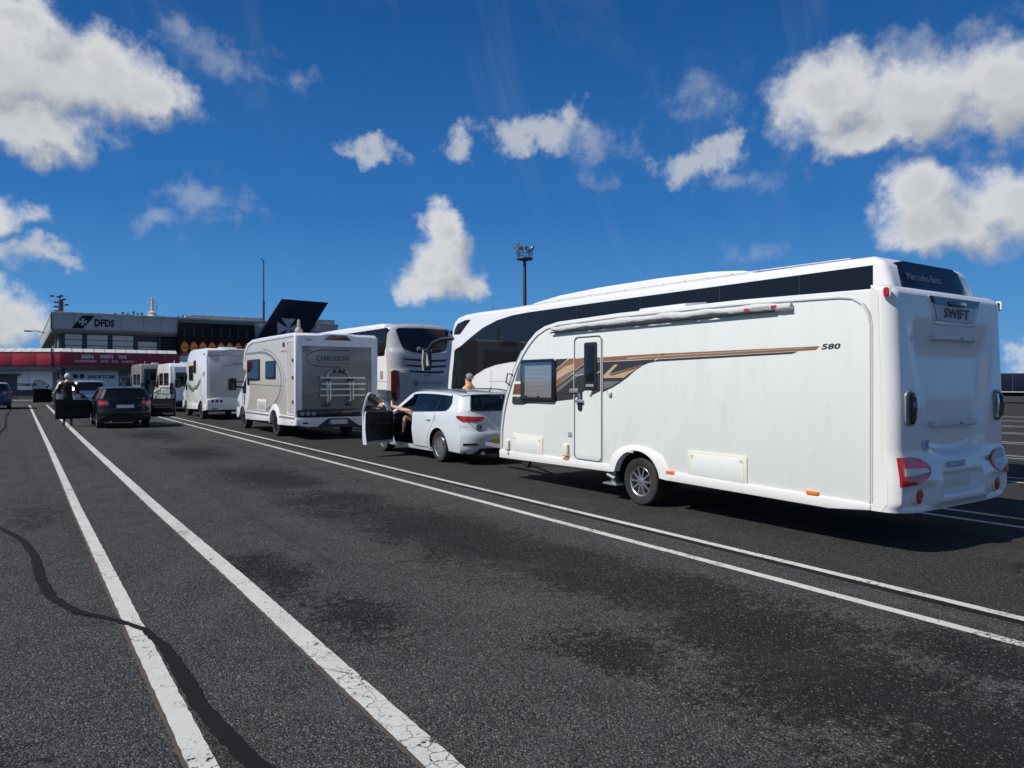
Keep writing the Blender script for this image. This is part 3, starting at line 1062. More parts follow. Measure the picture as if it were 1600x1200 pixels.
    for px, py, w, h in ((794.5, 695, .10, .17), (886, 703, .11, .185)):
        y, z = side_pt(px, py, XL)
        M().box(XL - .05, XL - .001, y - w / 2, y + w / 2, z - h / 2, z + h / 2, bev=.02, seg=3).obj('socket_cover', 'cream_plastic', T)
    for px, py, w, h, mt in ((891, 679, .085, .07, 'trim_grey'), (896, 718.5, .06, .06, 'pale_trim')):
        y, z = side_pt(px, py, XL)
        M().box(XL - .008, XL - .001, y - w / 2, y + w / 2, z - h / 2, z + h / 2, bev=.002).obj('vent', mt, T)
    y, z = side_pt(796, 717, XL)
    M().lathe((XL - .018, y, .43), (-1, 0, 0), [(.001, .006), (.02, .006), (.022, 0)], 12).obj('reflector_hole', 'ink_black', T)
    y, z = side_pt(988, 706, XL)
    M().box(XL - .042, XL - .03, y - .06, y + .06, z - .008, z + .012, bev=.003).obj('arch_tab', 'pale_trim', T)

    # ---- rolled awning under the roof rail, sagging and creased
    rnd = random.Random(11)
    m = M()
    path, rad = [], []
    n = 60
    vs, fs, k = [], [], 12
    for i in range(n + 1):
        u = i / n
        y = 8.62 + (4.56 - 8.62) * u
        z = 2.392 + .022 * math.sin(u * 3.1) - .010 * abs(math.sin(u * 17)) - .004 * math.sin(u * 41)
        rz = .040 + .005 * math.sin(u * 23) + rnd.uniform(-.004, .004)
        if i < 3:
            rz *= .75
        rx = .030 + .003 * math.sin(u * 31 + 1)
        for j in range(k):
            a = 2 * math.pi * j / k
            vs.append((XL - .034 + rx * math.cos(a) + (.008 * rnd.random() if math.sin(a) < -.5 else 0), y, z + rz * math.sin(a) + (rnd.uniform(-.010, .006) if math.sin(a) < -.4 else 0)))
    for i in range(n):
        for j in range(k):
            fs.append((i * k + j, i * k + (j + 1) % k, (i + 1) * k + (j + 1) % k, (i + 1) * k + j))
    fs += [tuple(range(k)), tuple(n * k + j for j in range(k))]
    AW = m.raw(vs, fs).obj('awning_roll', 'canvas_grey', T, smooth=60)
    M().tube([(XL - .045, 8.66, 2.338), (XL - .045, 7.5, 2.347), (XL - .045, 4.75, 2.352)], .012, 6).obj('awning_bar', 'ink_black', AW)
    text('lettering', 'CARAVANSTORE', 'ink_grey', AW, (XL - .066, 5.05, 2.384), (0, -1, .02), (0, 0, 1), .24, .022)
    bx('red_tab', 'ink_red', AW, XL - .0685, XL - .0635, 5.06, 5.13, 2.376, 2.400)
    bx('red_tab', 'ink_red', AW, XL - .0685, XL - .0635, 4.72, 4.79, 2.382, 2.406)
    M().prism('y', [(XL + .04, 2.50), (XL + .50, 2.53), (XL + .48, 2.60), (XL + .08, 2.56)], 6.1, 6.9, bev=.02).obj('roof_vent', 'gelcoat_white', T)
    for y in (5.0, 8.0):
        bx('roof_light', 'gelcoat_white', T, XC - .3, XC + .3, y - .3, y + .3, 2.49, 2.60, bev=.04)

    # ---- moulded rear panel
    def rear_y(x, z):
        u = x - XC
        au = abs(u)
        hw = (XR - XL) / 2
        y = 3.50 + .035 * sstep(1.2, 2.5, z)          # leans in towards the roof
        dx = hw - au                                   # rounded corners
        r = .13
        if dx < r:
            y += r - math.sqrt(max(0, r * r - (r - dx) ** 2))
        # central scoop, wide at the top, narrowing downwards, ending in a curved ledge
        wide = .86 - .30 * sstep(2.45, .95, z)
        low = .86 + .10 * (u / .6) ** 2
        sc_ = sstep(wide + .10, wide - .12, au) * sstep(low - .015, low + .10, z) * sstep(2.34, 1.78, z)
        y += .065 * sc_
        # bumper swells out, with hollows round the fog lamps
        y -= .085 * sstep(.98, .62, z) * (1 - .35 * sstep(.5, hw, au))
        y += .05 * sstep(.66, .60, z) * sstep(.40, .44, z) * sstep(1.08, 1.02, au) * sstep(.52, .60, au)
        y += .05 * sstep(.47, .38, z)
        y += .10 * sstep(.74, .69, z) * sstep(.50, .56, z) * sstep(.42, .36, au)      # plate recess
        if z > 2.42:
            y += .09 * ((z - 2.42) / .09) ** 2
        return y
    nx, nz = 84, 84
    us = [XL - .004 + (XR - XL + .008) * i / nx for i in range(nx + 1)]
    # finer near the edges
    us = [XC + (XR - XL + .008) / 2 * math.sin(math.pi / 2 * (2 * i / nx - 1)) for i in range(nx + 1)]
    zs = [.375 + (2.505 - .375) * i / nz for i in range(nz + 1)]
    m = M()

    def fn(x, z):
        # bottom edge sweeps up a little at the corners
        zz = z + .02 * sstep(.8, 1.13, abs(x - XC)) * sstep(.6, .375, z)
        return (x, rear_y(x, z), zz)
    m.grid(fn, us, zs)
    # returns along the sides, roof and floor to meet the shell
    for x in (us[0], us[-1]):
        e = [fn(x, z) for z in zs]
        vs = e + [(p[0], 3.735, p[2]) for p in e]
        n = len(e)
        m.raw(vs, [(i, i + 1, i + 1 + n, i + n) for i in range(n - 1)])
    e = [fn(x, zs[-1]) for x in us]
    n = len(e)
    m.raw(e + [(p[0], 3.735, p[2] + .004) for p in e], [(i, i + 1, i + 1 + n, i + n) for i in range(n - 1)])
    e = [fn(x, zs[0]) for x in us]
    m.raw(e + [(p[0], 3.735, p[2]) for p in e], [(i, i + 1, i + 1 + n, i + n) for i in range(n - 1)])
    RP = m.obj('rear_panel', 'gelcoat_white', T, smooth=60)

    def on_rear(off):
        return lambda x, z: (x, rear_y(x, z) - off, z)
    # top badge: dark strip, brake light, grey plate with the name
    cx = XC + .05
    M().sheet([(cx - .50, 2.435), (cx + .50, 2.435), (cx + .44, 2.365), (cx - .44, 2.365)], lambda x, z: (x, 3.512, z), .2, .06, (0, 1, 0)).obj('badge_strip', 'black_gloss', RP)
    M().sheet([(cx - .44, 2.365), (cx + .44, 2.365), (cx + .36, 2.205), (cx - .36, 2.205)], lambda x, z: (x, 3.522, z), .2, .06, (0, 1, 0)).obj('badge_plate', 'decal_silver', RP)
    M().tube([(cx - .53, 3.555, 2.43), (cx - .41, 3.55, 2.185), (cx + .41, 3.55, 2.185), (cx + .53, 3.555, 2.43)], .026, 8).obj('badge_surround', 'gelcoat_white', RP)
    bx('brake_light', 'dark_red_lens', RP, cx - .17, cx + .17, 3.495, 3.53, 2.355, 2.405, bev=.012)
    text('lettering', 'SWIFT', 'ink_black', RP, (cx - .25, 3.519, 2.235), (1, 0, 0), (0, 0, 1), .52, .10, bold=.03)
    # two grab bars
    for z in (2.04, 1.19):
        yb = rear_y(XC, z)
        m = M().box(cx - .44, cx + .40, yb - .055, yb - .025, z - .026, z + .026, bev=.012, seg=3)
        for xx in (cx - .41, cx + .37):
            m.box(xx - .045, xx + .045, yb - .062, yb + .01, z - .032, z + .032, bev=.014, seg=3)
        m.obj('grab_bar', 'pale_trim', RP)
        bx('bar_clip', 'trim_grey', RP, cx + .06, cx + .12, yb - .060, yb - .05, z - .012, z + .012)
    # corner handles
    for s in (-1, 1):
        xh = XC + s * .90
        H = M().prism('y', rrect(xh - .085, xh + .085, 1.19, 1.52, .06), 3.496 - .012, 3.56, bev=.004).obj('handle_recess', 'mh_grey', RP)
        M().tube([(xh - s * .02, 3.48, 1.22), (xh - s * .0, 3.455, 1.27), (xh, 3.45, 1.36), (xh, 3.455, 1.44), (xh - s * .02, 3.48, 1.49)], .024, 8).obj('corner_handle', 'black_gloss', H)
        M().tube([(xh - s * .04, 3.478, 1.23), (xh - s * .038, 3.465, 1.36), (xh - s * .04, 3.478, 1.48)], .014, 6).obj('handle_trim', 'chrome', H)
    # tail lamp clusters wrapping the corners
    for s in (-1, 1):
        def P(u, z, s=s):
            return (XC + s * u, z)
        hw = (XR - XL) / 2

        def surf(off, s=s):
            def g(x, z):
                yy = rear_y(min(max(x, XL + .004), XR - .004), z)
                k = sstep(hw - .13, hw, abs(x - XC))
                return (x + s * off * k, yy - off * (1 - .5 * k), z)
            return g
        outl = [(1.07, .905), (.93, .905), (.78, .885), (.68, .84), (.63, .79), (.635, .755), (.68, .715), (.78, .672), (.90, .652), (1.08, .640)]
        TL = M().sheet([P(*p) for p in outl], surf(.018), .05, .05, (0, 1, 0)).obj('tail_lamp', 'red_lens', RP)
        mid = [(1.04, .805), (.90, .80), (.70, .795), (.67, .775), (.68, .755), (.90, .738), (1.05, .736)]
        M().sheet([P(*p) for p in mid], surf(.022), .05, .02, (0, 1, 0)).obj('indicator_lens', 'clear_lens', TL)
        M().sheet([P(*p) for p in [(.76, .875), (.67, .838), (.62, .798), (.76, .803)]], surf(.023), .05, .02, (0, 1, 0)).obj('reversing_lens', 'amber_lens' if False else 'red_lens', TL)
        fx = XC + s * .80
        yf = rear_y(fx, .53)
        FG = M().lathe((fx, yf + .03, .53), (0, -1, 0), [(.085, 0), (.085, .05), (.078, .062), (.070, .056)], 28).obj('fog_lamp', 'gelcoat_white', RP)
        M().lathe((fx, yf + .03, .53), (0, -1, 0), [(.070, .05), (.066, .058), (.03, .064), (.001, .065)], 28).obj('fog_lens', 'red_lens', FG)
    # plate (left blank), stickers and names
    M().prism('y', rrect(XC - .30, XC + .30, .50, .64, .012), rear_y(XC, .6) - .012, rear_y(XC, .6) + .02, bev=.003).obj('number_plate', 'plate_pale', RP)
    def low_text(sx, s, z, w, h, mt, bold=.01, shear=0.0):
        yv = min(rear_y(sx + w * q / 4, z + h * (r - .5)) for q in range(5) for r in (0, 1))
        text('lettering', s, mt, RP, (sx, yv - .008, z - h / 2), (1, 0, 0), (0, 0, 1), w, h, bold=bold, shear=shear, thick=.002)
    low_text(XC - .30, 'ECCLES', .80, .36, .062, 'ink_grey', .03)
    low_text(XC + .52, '580', .815, .12, .055, 'ink_black', .02, .15)
    low_text(XC + .66, 'ETE', .81, .11, .035, 'decal_silver', .01)
    ys = min(rear_y(XC - .60 + q * .075, 1.0 + r * .075) for q in (-1, 0, 1) for r in (-1, 0, 1)) + .012
    M().lathe((XC - .60, ys - .010, 1.0), (0, -1, 0), [(.001, .003), (.075, .003), (.075, 0)], 24).obj('sticker', 'plate_white', RP)
    text('lettering', 'UK', 'ink_blue', RP, (XC - .655, ys - .014, .955), (1, 0, 0), (0, 0, 1), .11, .09, thick=.002)
    for x, s in ((XL, -1), (XR, 1)):
        M().prism('x', rrect(3.555, 3.605, 2.385, 2.475, .022), x - .03 if s < 0 else x - .002, x + .002 if s < 0 else x + .03, bev=.007).obj('marker_lamp', 'red_lens', T)
        M().prism('x', rrect(3.545, 3.615, 2.375, 2.485, .03), x - .014 if s < 0 else x - .002, x + .002 if s < 0 else x + .014, bev=.004).obj('marker_base', 'gelcoat_white', T)


build_caravan()
# ---------------------------------------------------------------- cars
def build_car(name, label, cat, xc, y0, paint, L=4.55, W=1.80, H=1.45, ra=1.02, fa=3.78, wr=.315, style='estate', open_left=0, open_right=0,
              glass_m='glass_car', rim='alloy', spokes=10, plate='plate_pale', lamp='red_lens', seats=True, group=None, sill=.22, dB=2.10):
    T = thing(name, label, cat, (xc, y0 + L / 2, 0), group)
    k = H / 1.45
    nose = L
    sA = L - 1.36                                  # cowl
    if style == 'estate':
        roof = [(.30, 1.385), (.9, 1.43), (1.7, 1.455), (2.4, 1.440), (sA - .62, 1.39)]
        belt = [(0, 1.07), (.6, 1.045), (1.2, 1.01), (2.2, .975), (sA, .95)]
        rear = [(.22, .10), (.30, .03), (.42, .005), (.60, .0), (.68, .035), (.88, .065), (1.03, .085), (1.06, .10), (1.34, .28), (1.385, .30)]
        zg0, zg1 = 1.06, 1.335
    elif style == 'hatch':
        roof = [(.42, 1.40), (.9, 1.435), (1.6, 1.455), (2.3, 1.44), (sA - .62, 1.39)]
        belt = [(0, 1.06), (.6, 1.03), (1.2, 1.0), (2.2, .965), (sA, .94)]
        rear = [(.22, .10), (.30, .03), (.42, .005), (.60, .0), (.68, .05), (.88, .08), (1.0, .11), (1.04, .13), (1.35, .38), (1.40, .42)]
        zg0, zg1 = 1.03, 1.345
    else:                                           # suv
        roof = [(.34, 1.38), (.9, 1.43), (1.7, 1.455), (2.5, 1.445), (sA - .58, 1.40)]
        belt = [(0, 1.03), (.6, 1.0), (1.2, .98), (2.2, .955), (sA, .94)]
        rear = [(.22, .12), (.30, .03), (.42, .005), (.58, .0), (.66, .04), (.84, .06), (.98, .08), (1.02, .10), (1.32, .28), (1.38, .34)]
        zg0, zg1 = 1.0, 1.315
    roof = [(s, z * k) for s, z in roof]
    belt = [(s, z * k) for s, z in belt]
    rear = [(z * k, s) for z, s in rear]
    zg0, zg1 = zg0 * k, zg1 * k
    sR, sF = roof[0][0], roof[-1][0]

    def zr(s):
        return smooth_tab(roof, s)

    def zb(s):
        return smooth_tab(belt, s)

    def plan(s):
        a = abs(s - L * .48) / (L * .52)
        return W / 2 * (1 - .115 * min(a, 1.05) ** 3.2)

    def hw(s, z):
        b = zb(s)
        w = plan(s)
        zz = min(z, b)
        w *= 1 - .085 * ((zz - .62 * k) / (.45 * k)) ** 2 * (1 if zz < .62 * k else .55)
        # shoulder crease and sill tuck
        w += .012 * sstep(.86 * k, .90 * k, z) * sstep(b + .01, b - .02, z)
        if z > b:
            w -= .43 * (z - b) - .05 * (z - b) ** 2
        return w

    def rs(z):
        return lerp_tab(rear, z)
    CW = .26                                        # depth of the rear corner

    def P(sgn, s, z, ins=0.0):
        return (xc + sgn * (hw(s, z) - ins), y0 + s, z)

    def rear_pt(x, z, off=0.0):
        sc_ = rs(z) + CW
        w = hw(sc_, z)
        u = min(1.0, abs(x) / w)
        s = rs(z) + CW * (.30 * u * u + .70 * u ** 7) - off
        return (xc + x, y0 + s, z)

    AR = wr + .05
    can = .052                                      # cant rail depth
    ztop = lambda s: zr(s) - can

    def arch(sc_, z0, a0, a1, n=14):
        pts = arc(sc_, wr + .01, AR, a0, a1, n)
        return [(s, max(z, z0)) for s, z in pts]
    aB = math.degrees(math.asin((sill + .03 - wr - .01) / AR))

    def rd_rear(z):                                 # rear edge of the rear door
        return lerp_tab([(sill, ra + AR + .10), (.48, ra + AR + .07), (.72, ra + AR - .12), (.90, ra + AR - .26), (1.6, ra + AR - .34)], z)
    # outlines in (distance from rear, height)
    z_s = [sill + (1.0 - sill) * i / 6 for i in range(7)]
    quarter = [(rs(z) + CW, z) for z in [.24, .32, .45, .60, .75, .90]] + [(rs(zb(.2)) + CW, zb(.3))]
    quarter += [(s, zb(s)) for s in (.5, .8)] + [(rd_rear(zb(1.0)), zb(1.0))]
    quarter += [(rd_rear(z), z) for z in (.90, .80, .72, .60, .48, .36, sill)]
    quarter += [(s, z) for s, z in arch(ra, sill, aB, 180 - aB)] + [(rs(.24) + CW + .05, .235)]
    rdoor = [(rd_rear(z), z) for z in (sill + .05, .36, .48, .60, .72, .80, .90)] + [(rd_rear(zb(1.0)), zb(1.0))] + [(s, zb(s)) for s in (1.5, 1.9)] + [(dB, zb(dB)), (dB + .02, .6), (dB, sill + .05)]
    fdoor = [(dB + .01, sill + .05), (dB + .03, .6), (dB + .01, zb(dB))] + [(s, zb(s)) for s in (2.4, 2.8)] + [(sA - .04, zb(sA - .04)), (sA + .02, .80), (sA + .0, .5), (sA - .06, sill + .05)]
    fender = [(sA - .05, sill), (sA + .01, .5), (sA + .03, .80), (sA - .03, zb(sA) - .002), (sA + .3, zb(sA) - .035), (nose - .45, .80 * k), (nose - .22, .72 * k), (nose - .20, .45), (nose - .22, .24)]
    fender += [(fa + AR * math.cos(R(aB)), sill + .01)] + [(s, z) for s, z in arch(fa, sill, aB, 180 - aB)]
    # upper structure
    rq = [s for s in (.55, .75)]
    dp = [(rs(zb(.2)) + CW, zb(.3)), (rs(1.18 * k) + CW, 1.18 * k), (max(sR + .02, rs(1.30 * k) + CW), 1.30 * k), (sR + CW, ztop(sR + CW))]
    wq0 = max(.52, dp[-1][0] + .16)                 # quarter window back edge
    dpil = dp + [(wq0 + .10, ztop(wq0 + .1)), (wq0 + .02, ztop(wq0) - .04), (wq0 - .05, zb(wq0) + .14), (wq0, zb(wq0) + .03), (wq0 + .06, zb(wq0 + .06) + .012), (wq0 + .06, zb(wq0 + .06)), (.5, zb(.5))]
    ss = [wq0 + .08 + (sF - wq0 - .08) * i / 10 for i in range(11)]
    cant = [(s, ztop(s)) for s in ss] + [(s, ztop(s) - .045 if i else ztop(s) - .05) for i, s in list(enumerate(ss))[::-1]]
    apil = [(sF - .10, ztop(sF - .1)), (sF + .02, ztop(sF) - .005), (sA + .04, zb(sA)), (sA - .12, zb(sA)), (sF - .12, ztop(sF) - .045)]
    body = M()
    for sg in (-1, 1):
        for poly in (quarter, rdoor, fender, dpil, cant, apil):
            body.sheet(poly, lambda s, z: P(sg, s, z), .11)
        # sill strip
        body.sheet([(ra + AR - .03, sill - .03), (fa - AR + .03, sill - .03), (fa - AR + .03, sill + .055), (ra + AR - .03, sill + .055)], lambda s, z: P(sg, s, z, .015), .3, .06, (-sg, 0, 0))
    # rear skin with a window opening
    gw = lambda z: hw(rs(z) + CW, z) - .17
    N = 22

    def rear_grid(zs, u0, u1, n=N):
        return [[rear_pt(hw(rs(z) + CW, z) * (u0(z) + (u1(z) - u0(z)) * i / n), z) for i in range(n + 1)] for z in zs]

    def add_rows(rows):
        n = len(rows[0])
        body.raw([p for r in rows for p in r], [(j * n + i, j * n + i + 1, (j + 1) * n + i + 1, (j + 1) * n + i) for j in range(len(rows) - 1) for i in range(n - 1)])
    lowz = [.22, .26, .30, .36, .42, .52, .60, .64, .68, .78, .88, .98 * k, zg0]
    add_rows(rear_grid(sorted(set(z for z in lowz if z <= zg0)), lambda z: -1, lambda z: 1, 40))
    midz = [zg0 + (zg1 - zg0) * i / 5 for i in range(6)]
    ug = lambda z: gw(z) / hw(rs(z) + CW, z)
    add_rows(rear_grid(midz, lambda z: -1, lambda z: -ug(z), 6))
    add_rows(rear_grid(midz, lambda z: ug(z), lambda z: 1, 6))
    zt = rear[-1][0]
    add_rows(rear_grid([zg1, (zg1 + zt - can) / 2, zt - can], lambda z: -1, lambda z: 1, 24))

    # roof, falling to the rear edge
    def roof_pt(u, s):
        sr_edge = sR + CW * abs(u) ** 4 * .8
        s2 = sr_edge + (s - sR) * (sF - sr_edge) / (sF - sR)
        w = hw(s2, ztop(s2))
        return (xc + u * w, y0 + s2, ztop(s2) + can * (1 - abs(u) ** 4))
    us = [-1, -.97, -.92, -.84, -.7, -.5, -.25, 0, .25, .5, .7, .84, .92, .97, 1]
    body.grid(roof_pt, us, [sR + (sF - sR) * i / 12 for i in range(13)])
    # spoiler lip over the rear window
    lip = [roof_pt(u, sR) for u in us]
    e2 = [(p[0], p[1] - .05, p[2] - .015) for p in lip]
    zl = zt - can
    e3 = [rear_pt(max(-.999, min(.999, u)) * hw(rs(zl) + CW, zl), zl) for u in us]
    n = len(us)
    body.raw(lip + e2 + e3, [(r * n + i, r * n + i + 1, (r + 1) * n + i + 1, (r + 1) * n + i) for r in range(2) for i in range(n - 1)])
    # bonnet and nose
    def hood(u, v):
        s = sA + .02 + (nose - .10 - sA) * v
        z = zb(sA) - .01 - .20 * k * v ** 1.7 - .05 * abs(u) ** 4
        s -= .22 * abs(u) ** 4 * v
        return (xc + u * hw(min(s, nose - .2), min(z, .8 * k)) * .995, y0 + s, z)
    body.grid(hood, us, [i / 8 for i in range(9)])

    def nose_pt(u, v):
        z = .22 + (zb(sA) - .21 * k - .22) * v
        s = nose - .03 - .08 * abs(v - .45) - .24 * abs(u) ** 4
        return (xc + u * hw(nose - .25, z), y0 + s, z)
    body.grid(nose_pt, us, [i / 6 for i in range(7)])
    B = body.obj('body', paint, T, smooth=42)

    # windscreen and rear window
    def ws(u, v, off=0.0):
        z = zb(sA) - .01 + (ztop(sF) + .02 - zb(sA) + .01) * v
        s = sA + .04 + (sF - sA - .03) * v
        bul = .12 * (1 - u * u) * (1 - .35 * v)
        return (xc + u * (hw(s, min(z, ztop(s))) - .005), y0 + s + bul, z + can * .8 * v * (1 - abs(u) ** 4))
    M().grid(ws, [-1 + i / 5 for i in range(11)], [i / 6 for i in range(7)]).obj('windscreen', glass_m, T)
    m = M()
    rows = [[rear_pt(gw(z) * (-1 + i / 8), z, .004) for i in range(17)] for z in midz]
    m.raw([p for r in rows for p in r], [(j * 17 + i, j * 17 + i + 1, (j + 1) * 17 + i + 1, (j + 1) * 17 + i) for j in range(5) for i in range(16)])
    RW = m.obj('rear_window', glass_m, T)
    if style != 'none':
        m = M()
        edge = [rear_pt(gw(zg0) * (-1 + i / 8), zg0, .006) for i in range(17)] + [rear_pt(gw(z), z, .006) for z in midz[1:]] + [rear_pt(gw(zg1) * (1 - i / 8), zg1, .006) for i in range(1, 17)] + [rear_pt(-gw(z), z, .006) for z in midz[1:-1][::-1]]
        m.tube(edge, .020, 6, closed=True).obj('window_surround', 'black_gloss', RW)
    # side glass and black pillars
    w0 = wq0 + .07
    rdw = rd_rear(1.0)
    for sg in (-1, 1):
        fn = lambda s, z, sg=sg: P(sg, s, z, .012)
        qg = [(w0, zb(w0) + .012), (rdw + .0, zb(rdw) + .008), (rdw + .02, ztop(rdw) - .04), (w0 + .06, ztop(w0) - .055), (w0 - .06, zb(w0) + .16)]
        M().sheet(qg, fn, .15).obj('side_window', glass_m, T)
        rg = [(rdw + .05, zb(rdw) + .008), (dB - .03, zb(dB) + .008), (dB - .06, ztop(dB) - .04), (dB - .4, ztop(dB - .4) - .04), (rdw + .07, ztop(rdw) - .04)]
        M().sheet(rg, fn, .15).obj('side_window', glass_m, T)
        for a in ((rdw - .01, rdw + .06, rdw + .0), (dB - .05, dB + .04, dB - .06)):
            m = M()
            m.sheet([(a[0], zb(a[0])), (a[1], zb(a[1])), (a[1] - .03, ztop(a[1]) - .03), (a[0] - .02, ztop(a[0]) - .03)], lambda s, z, sg=sg: P(sg, s, z, .004), .12)
            m.obj('pillar', 'black_gloss', T)
        M().tube([P(sg, s, zb(s) + .004, -.002) for s in (w0, 1.0, 1.4, 1.8, dB, 2.5, sA - .15)], .009, 5).obj('belt_trim', 'black_plastic', T)
        # shut lines and rear door handle
        m = M()
        m.tube([P(sg, s, z, .0) for s, z in [(rd_rear(z), z) for z in (.27, .36, .48, .60, .72, .80, .90, .98)]], .004, 4)
        m.obj('shut_line', 'ink_black', B)
        m = M()
        m.tube([P(sg, dB + .01, z, .0) for z in (.27, .5, .75, .95)], .004, 4)
        m.obj('shut_line', 'ink_black', B)
        sh = rd_rear(.84 * k) + .14
        M().tube([P(sg, sh, .84 * k, .0), P(sg, sh + .03, .845 * k, -.028), P(sg, sh + .15, .845 * k, -.028), P(sg, sh + .18, .84 * k, .0)], .013, 6).obj('door_handle', paint, T)

    # front doors
    for sg, ang in ((-1, open_left), (1, open_right)):
        hinge = (xc + sg * (hw(sA, .6) - .02), y0 + sA - .0, 0)
        rot = (0, 0, sg * R(ang)) if ang else None
        D = M().sheet(fdoor, lambda s, z: P(sg, s, z), .11, .03, (-sg, 0, 0)).obj('door', paint, T, pivot=hinge, rot=rot, smooth=40)
        fo = [(dB + .02, zb(dB)), (dB + .0, zb(dB) + .2), (dB + .0, ztop(dB) - .08), (dB + .04, ztop(dB) - .035)] + [(s, ztop(s) - .03) for s in (dB + .15, dB + .3, dB + .5)] + [(sF - .10, ztop(sF) - .045), (sF + .10, ztop(sF) - .135), (sF * .5 + sA * .5, zb(sA) * .52 + ztop(sF) * .48 + .0), (sA - .10, zb(sA) + .01)]
        M().tube([P(sg, s, z, .012) for s, z in fo], .024, 6).obj('window_frame', paint if ang else 'black_gloss', D)
        M().sheet([(dB + .04, zb(dB) + .005), (dB + .01, ztop(dB) - .05), (dB + .25, ztop(dB + .25) - .05), (sF - .08, ztop(sF) - .065), (sA - .15, zb(sA) + .005)], lambda s, z: P(sg, s, z, .018), .15).obj('window_pane', 'glass_clear' if ang else glass_m, D)
        if ang:
            trim = [(dB + .05, sill + .12), (dB + .05, zb(dB) - .0), (2.6, zb(2.6) + .0), (sA - .12, zb(sA) - .0), (sA - .06, .6), (sA - .12, sill + .12)]
            M().sheet(trim, lambda s, z: P(sg, s, z, .045), .2, .05, (-sg, 0, 0)).obj('door_trim', 'interior_black', D)
            M().box(xc + sg * (W / 2 - .19), xc + sg * (W / 2 - .13), y0 + dB + .25, y0 + sA - .25, .68, .74, bev=.02).obj('arm_rest', 'seat_fabric', D)
            M().sheet([(dB + .015, sill + .05), (dB + .03, zb(dB)), (dB + .034, sill + .05)], lambda s, z: P(sg, s, z, .03), .3, .06, (-sg, 0, 0)).obj('door_edge', paint, D)
        sh = dB + .10
        M().tube([P(sg, sh, .84 * k, .0), P(sg, sh + .03, .845 * k, -.028), P(sg, sh + .15, .845 * k, -.028), P(sg, sh + .18, .84 * k, .0)], .013, 6).obj('door_handle', paint, D)
        ms = sA - .22
        mp = P(sg, ms, zb(ms) + .06)
        MR = M().box(min(mp[0] + sg * .05, mp[0] + sg * .24), max(mp[0] + sg * .05, mp[0] + sg * .24), mp[1] - .05, mp[1] + .06, mp[2] - .02, mp[2] + .13, bev=.04, seg=3).tube([(mp[0] - sg * .02, mp[1], mp[2] - .03), (mp[0] + sg * .10, mp[1], mp[2] + .02)], .02, 6).obj('mirror', paint, D, smooth=60)

    # lamps and rear details
    def rear_sheet(poly, off, nm, mt, th=.03, par=T):
        return M().sheet(poly, lambda x, z: rear_pt(x, z, off), .06, th, (0, 1, 0)).obj(nm, mt, par, smooth=40)
    for sg in (-1, 1):
        if style == 'estate':
            lp = [(.40, .93), (.885, .955), (.86, .90), (.80, .835), (.50, .845), (.42, .90)]
        elif style == 'hatch':
            lp = [(.50, .90), (.55, .96), (.80, .975), (.84, .90), (.80, .80), (.55, .80)]
        else:
            lp = [(.42, .86), (.48, .95), (.80, .965), (.84, .90), (.80, .82), (.48, .82)]
        f = W / 1.80
        TL = rear_sheet([(sg * a * f, b * k) for a, b in lp], .014, 'tail_lamp', lamp)
        a0 = lp[0]
        rear_sheet([(sg * a * f, b * k) for a, b in [(.54, .895), (.78, .90), (.76, .875), (.56, .870)]], .02, 'lamp_core', 'clear_lens' if style != 'estate' else 'red_lens', .01, TL)
        rear_sheet([(sg * .55 * f, .395), (sg * .80 * f, .39), (sg * .80 * f, .43), (sg * .60 * f, .435)], .012, 'reflector', 'dark_red_lens', .02)
        rear_sheet([(sg * (hw(CW, .9) - .02), .74 * k), (sg * (hw(CW, .9) - .10), .735 * k), (sg * (hw(CW, .9) - .10), .75 * k), (sg * (hw(CW, .9) - .02), .755 * k)], .0, 'shut_line', 'ink_black', .01)
    # tailgate outline
    tg = [(-.60, .66), (.60, .66), (.66, .72), (.73, .95)]
    M().tube([rear_pt(-gw(zg0) - .03, zg0, .002), rear_pt(-.70 * W / 1.8, .82 * k, .002), rear_pt(-.58 * W / 1.8, .685 * k, .002), rear_pt(-.52 * W / 1.8, .665 * k, .002), rear_pt(0, .66 * k, .002), rear_pt(.52 * W / 1.8, .665 * k, .002), rear_pt(.58 * W / 1.8, .685 * k, .002), rear_pt(.70 * W / 1.8, .82 * k, .002), rear_pt(gw(zg0) + .03, zg0, .002)], .006, 4).obj('shut_line', 'ink_black', B)
    pz = .46 if style == 'estate' else .76 * k
    rear_sheet([(-.27, pz - .055), (.27, pz - .055), (.27, pz + .055), (-.27, pz + .055)], .012, 'number_plate', plate, .01)
    rear_sheet([(-.62, .215), (.62, .215), (.52, .33), (-.52, .33)], .012, 'diffuser', 'black_plastic', .04)
    for sg in (-1, 1):
        M().tube([(xc + sg * .45, y0 + .02, .235), (xc + sg * .45, y0 + .3, .235)], .035, 8).obj('exhaust', 'galv', T)
        M().box(xc + sg * .72 - .16, xc + sg * .72 + .16, y0 + nose - .22, y0 + nose - .08, .62 * k, .72 * k, bev=.04).obj('headlamp', 'clear_lens', T)
    M().tube([(xc, y0 + sR + .25, zr(sR + .25) + .0), (xc, y0 + sR + .18, zr(sR + .2) + .10)], .012, 6).obj('aerial', 'black_plastic', T)
    # floor pan, cabin, seats
    m = M().box(xc - W / 2 + .14, xc + W / 2 - .14, y0 + .25, y0 + ra - AR - .02, .22, .50)
    m.box(xc - W / 2 + .34, xc + W / 2 - .34, y0 + ra - AR - .02, y0 + ra + AR + .02, .22, .50)
    m.box(xc - W / 2 + .12, xc + W / 2 - .12, y0 + ra + AR + .02, y0 + fa - AR - .02, .19, .29)
    m.box(xc - W / 2 + .34, xc + W / 2 - .34, y0 + fa - AR - .02, y0 + nose - .2, .22, .50)
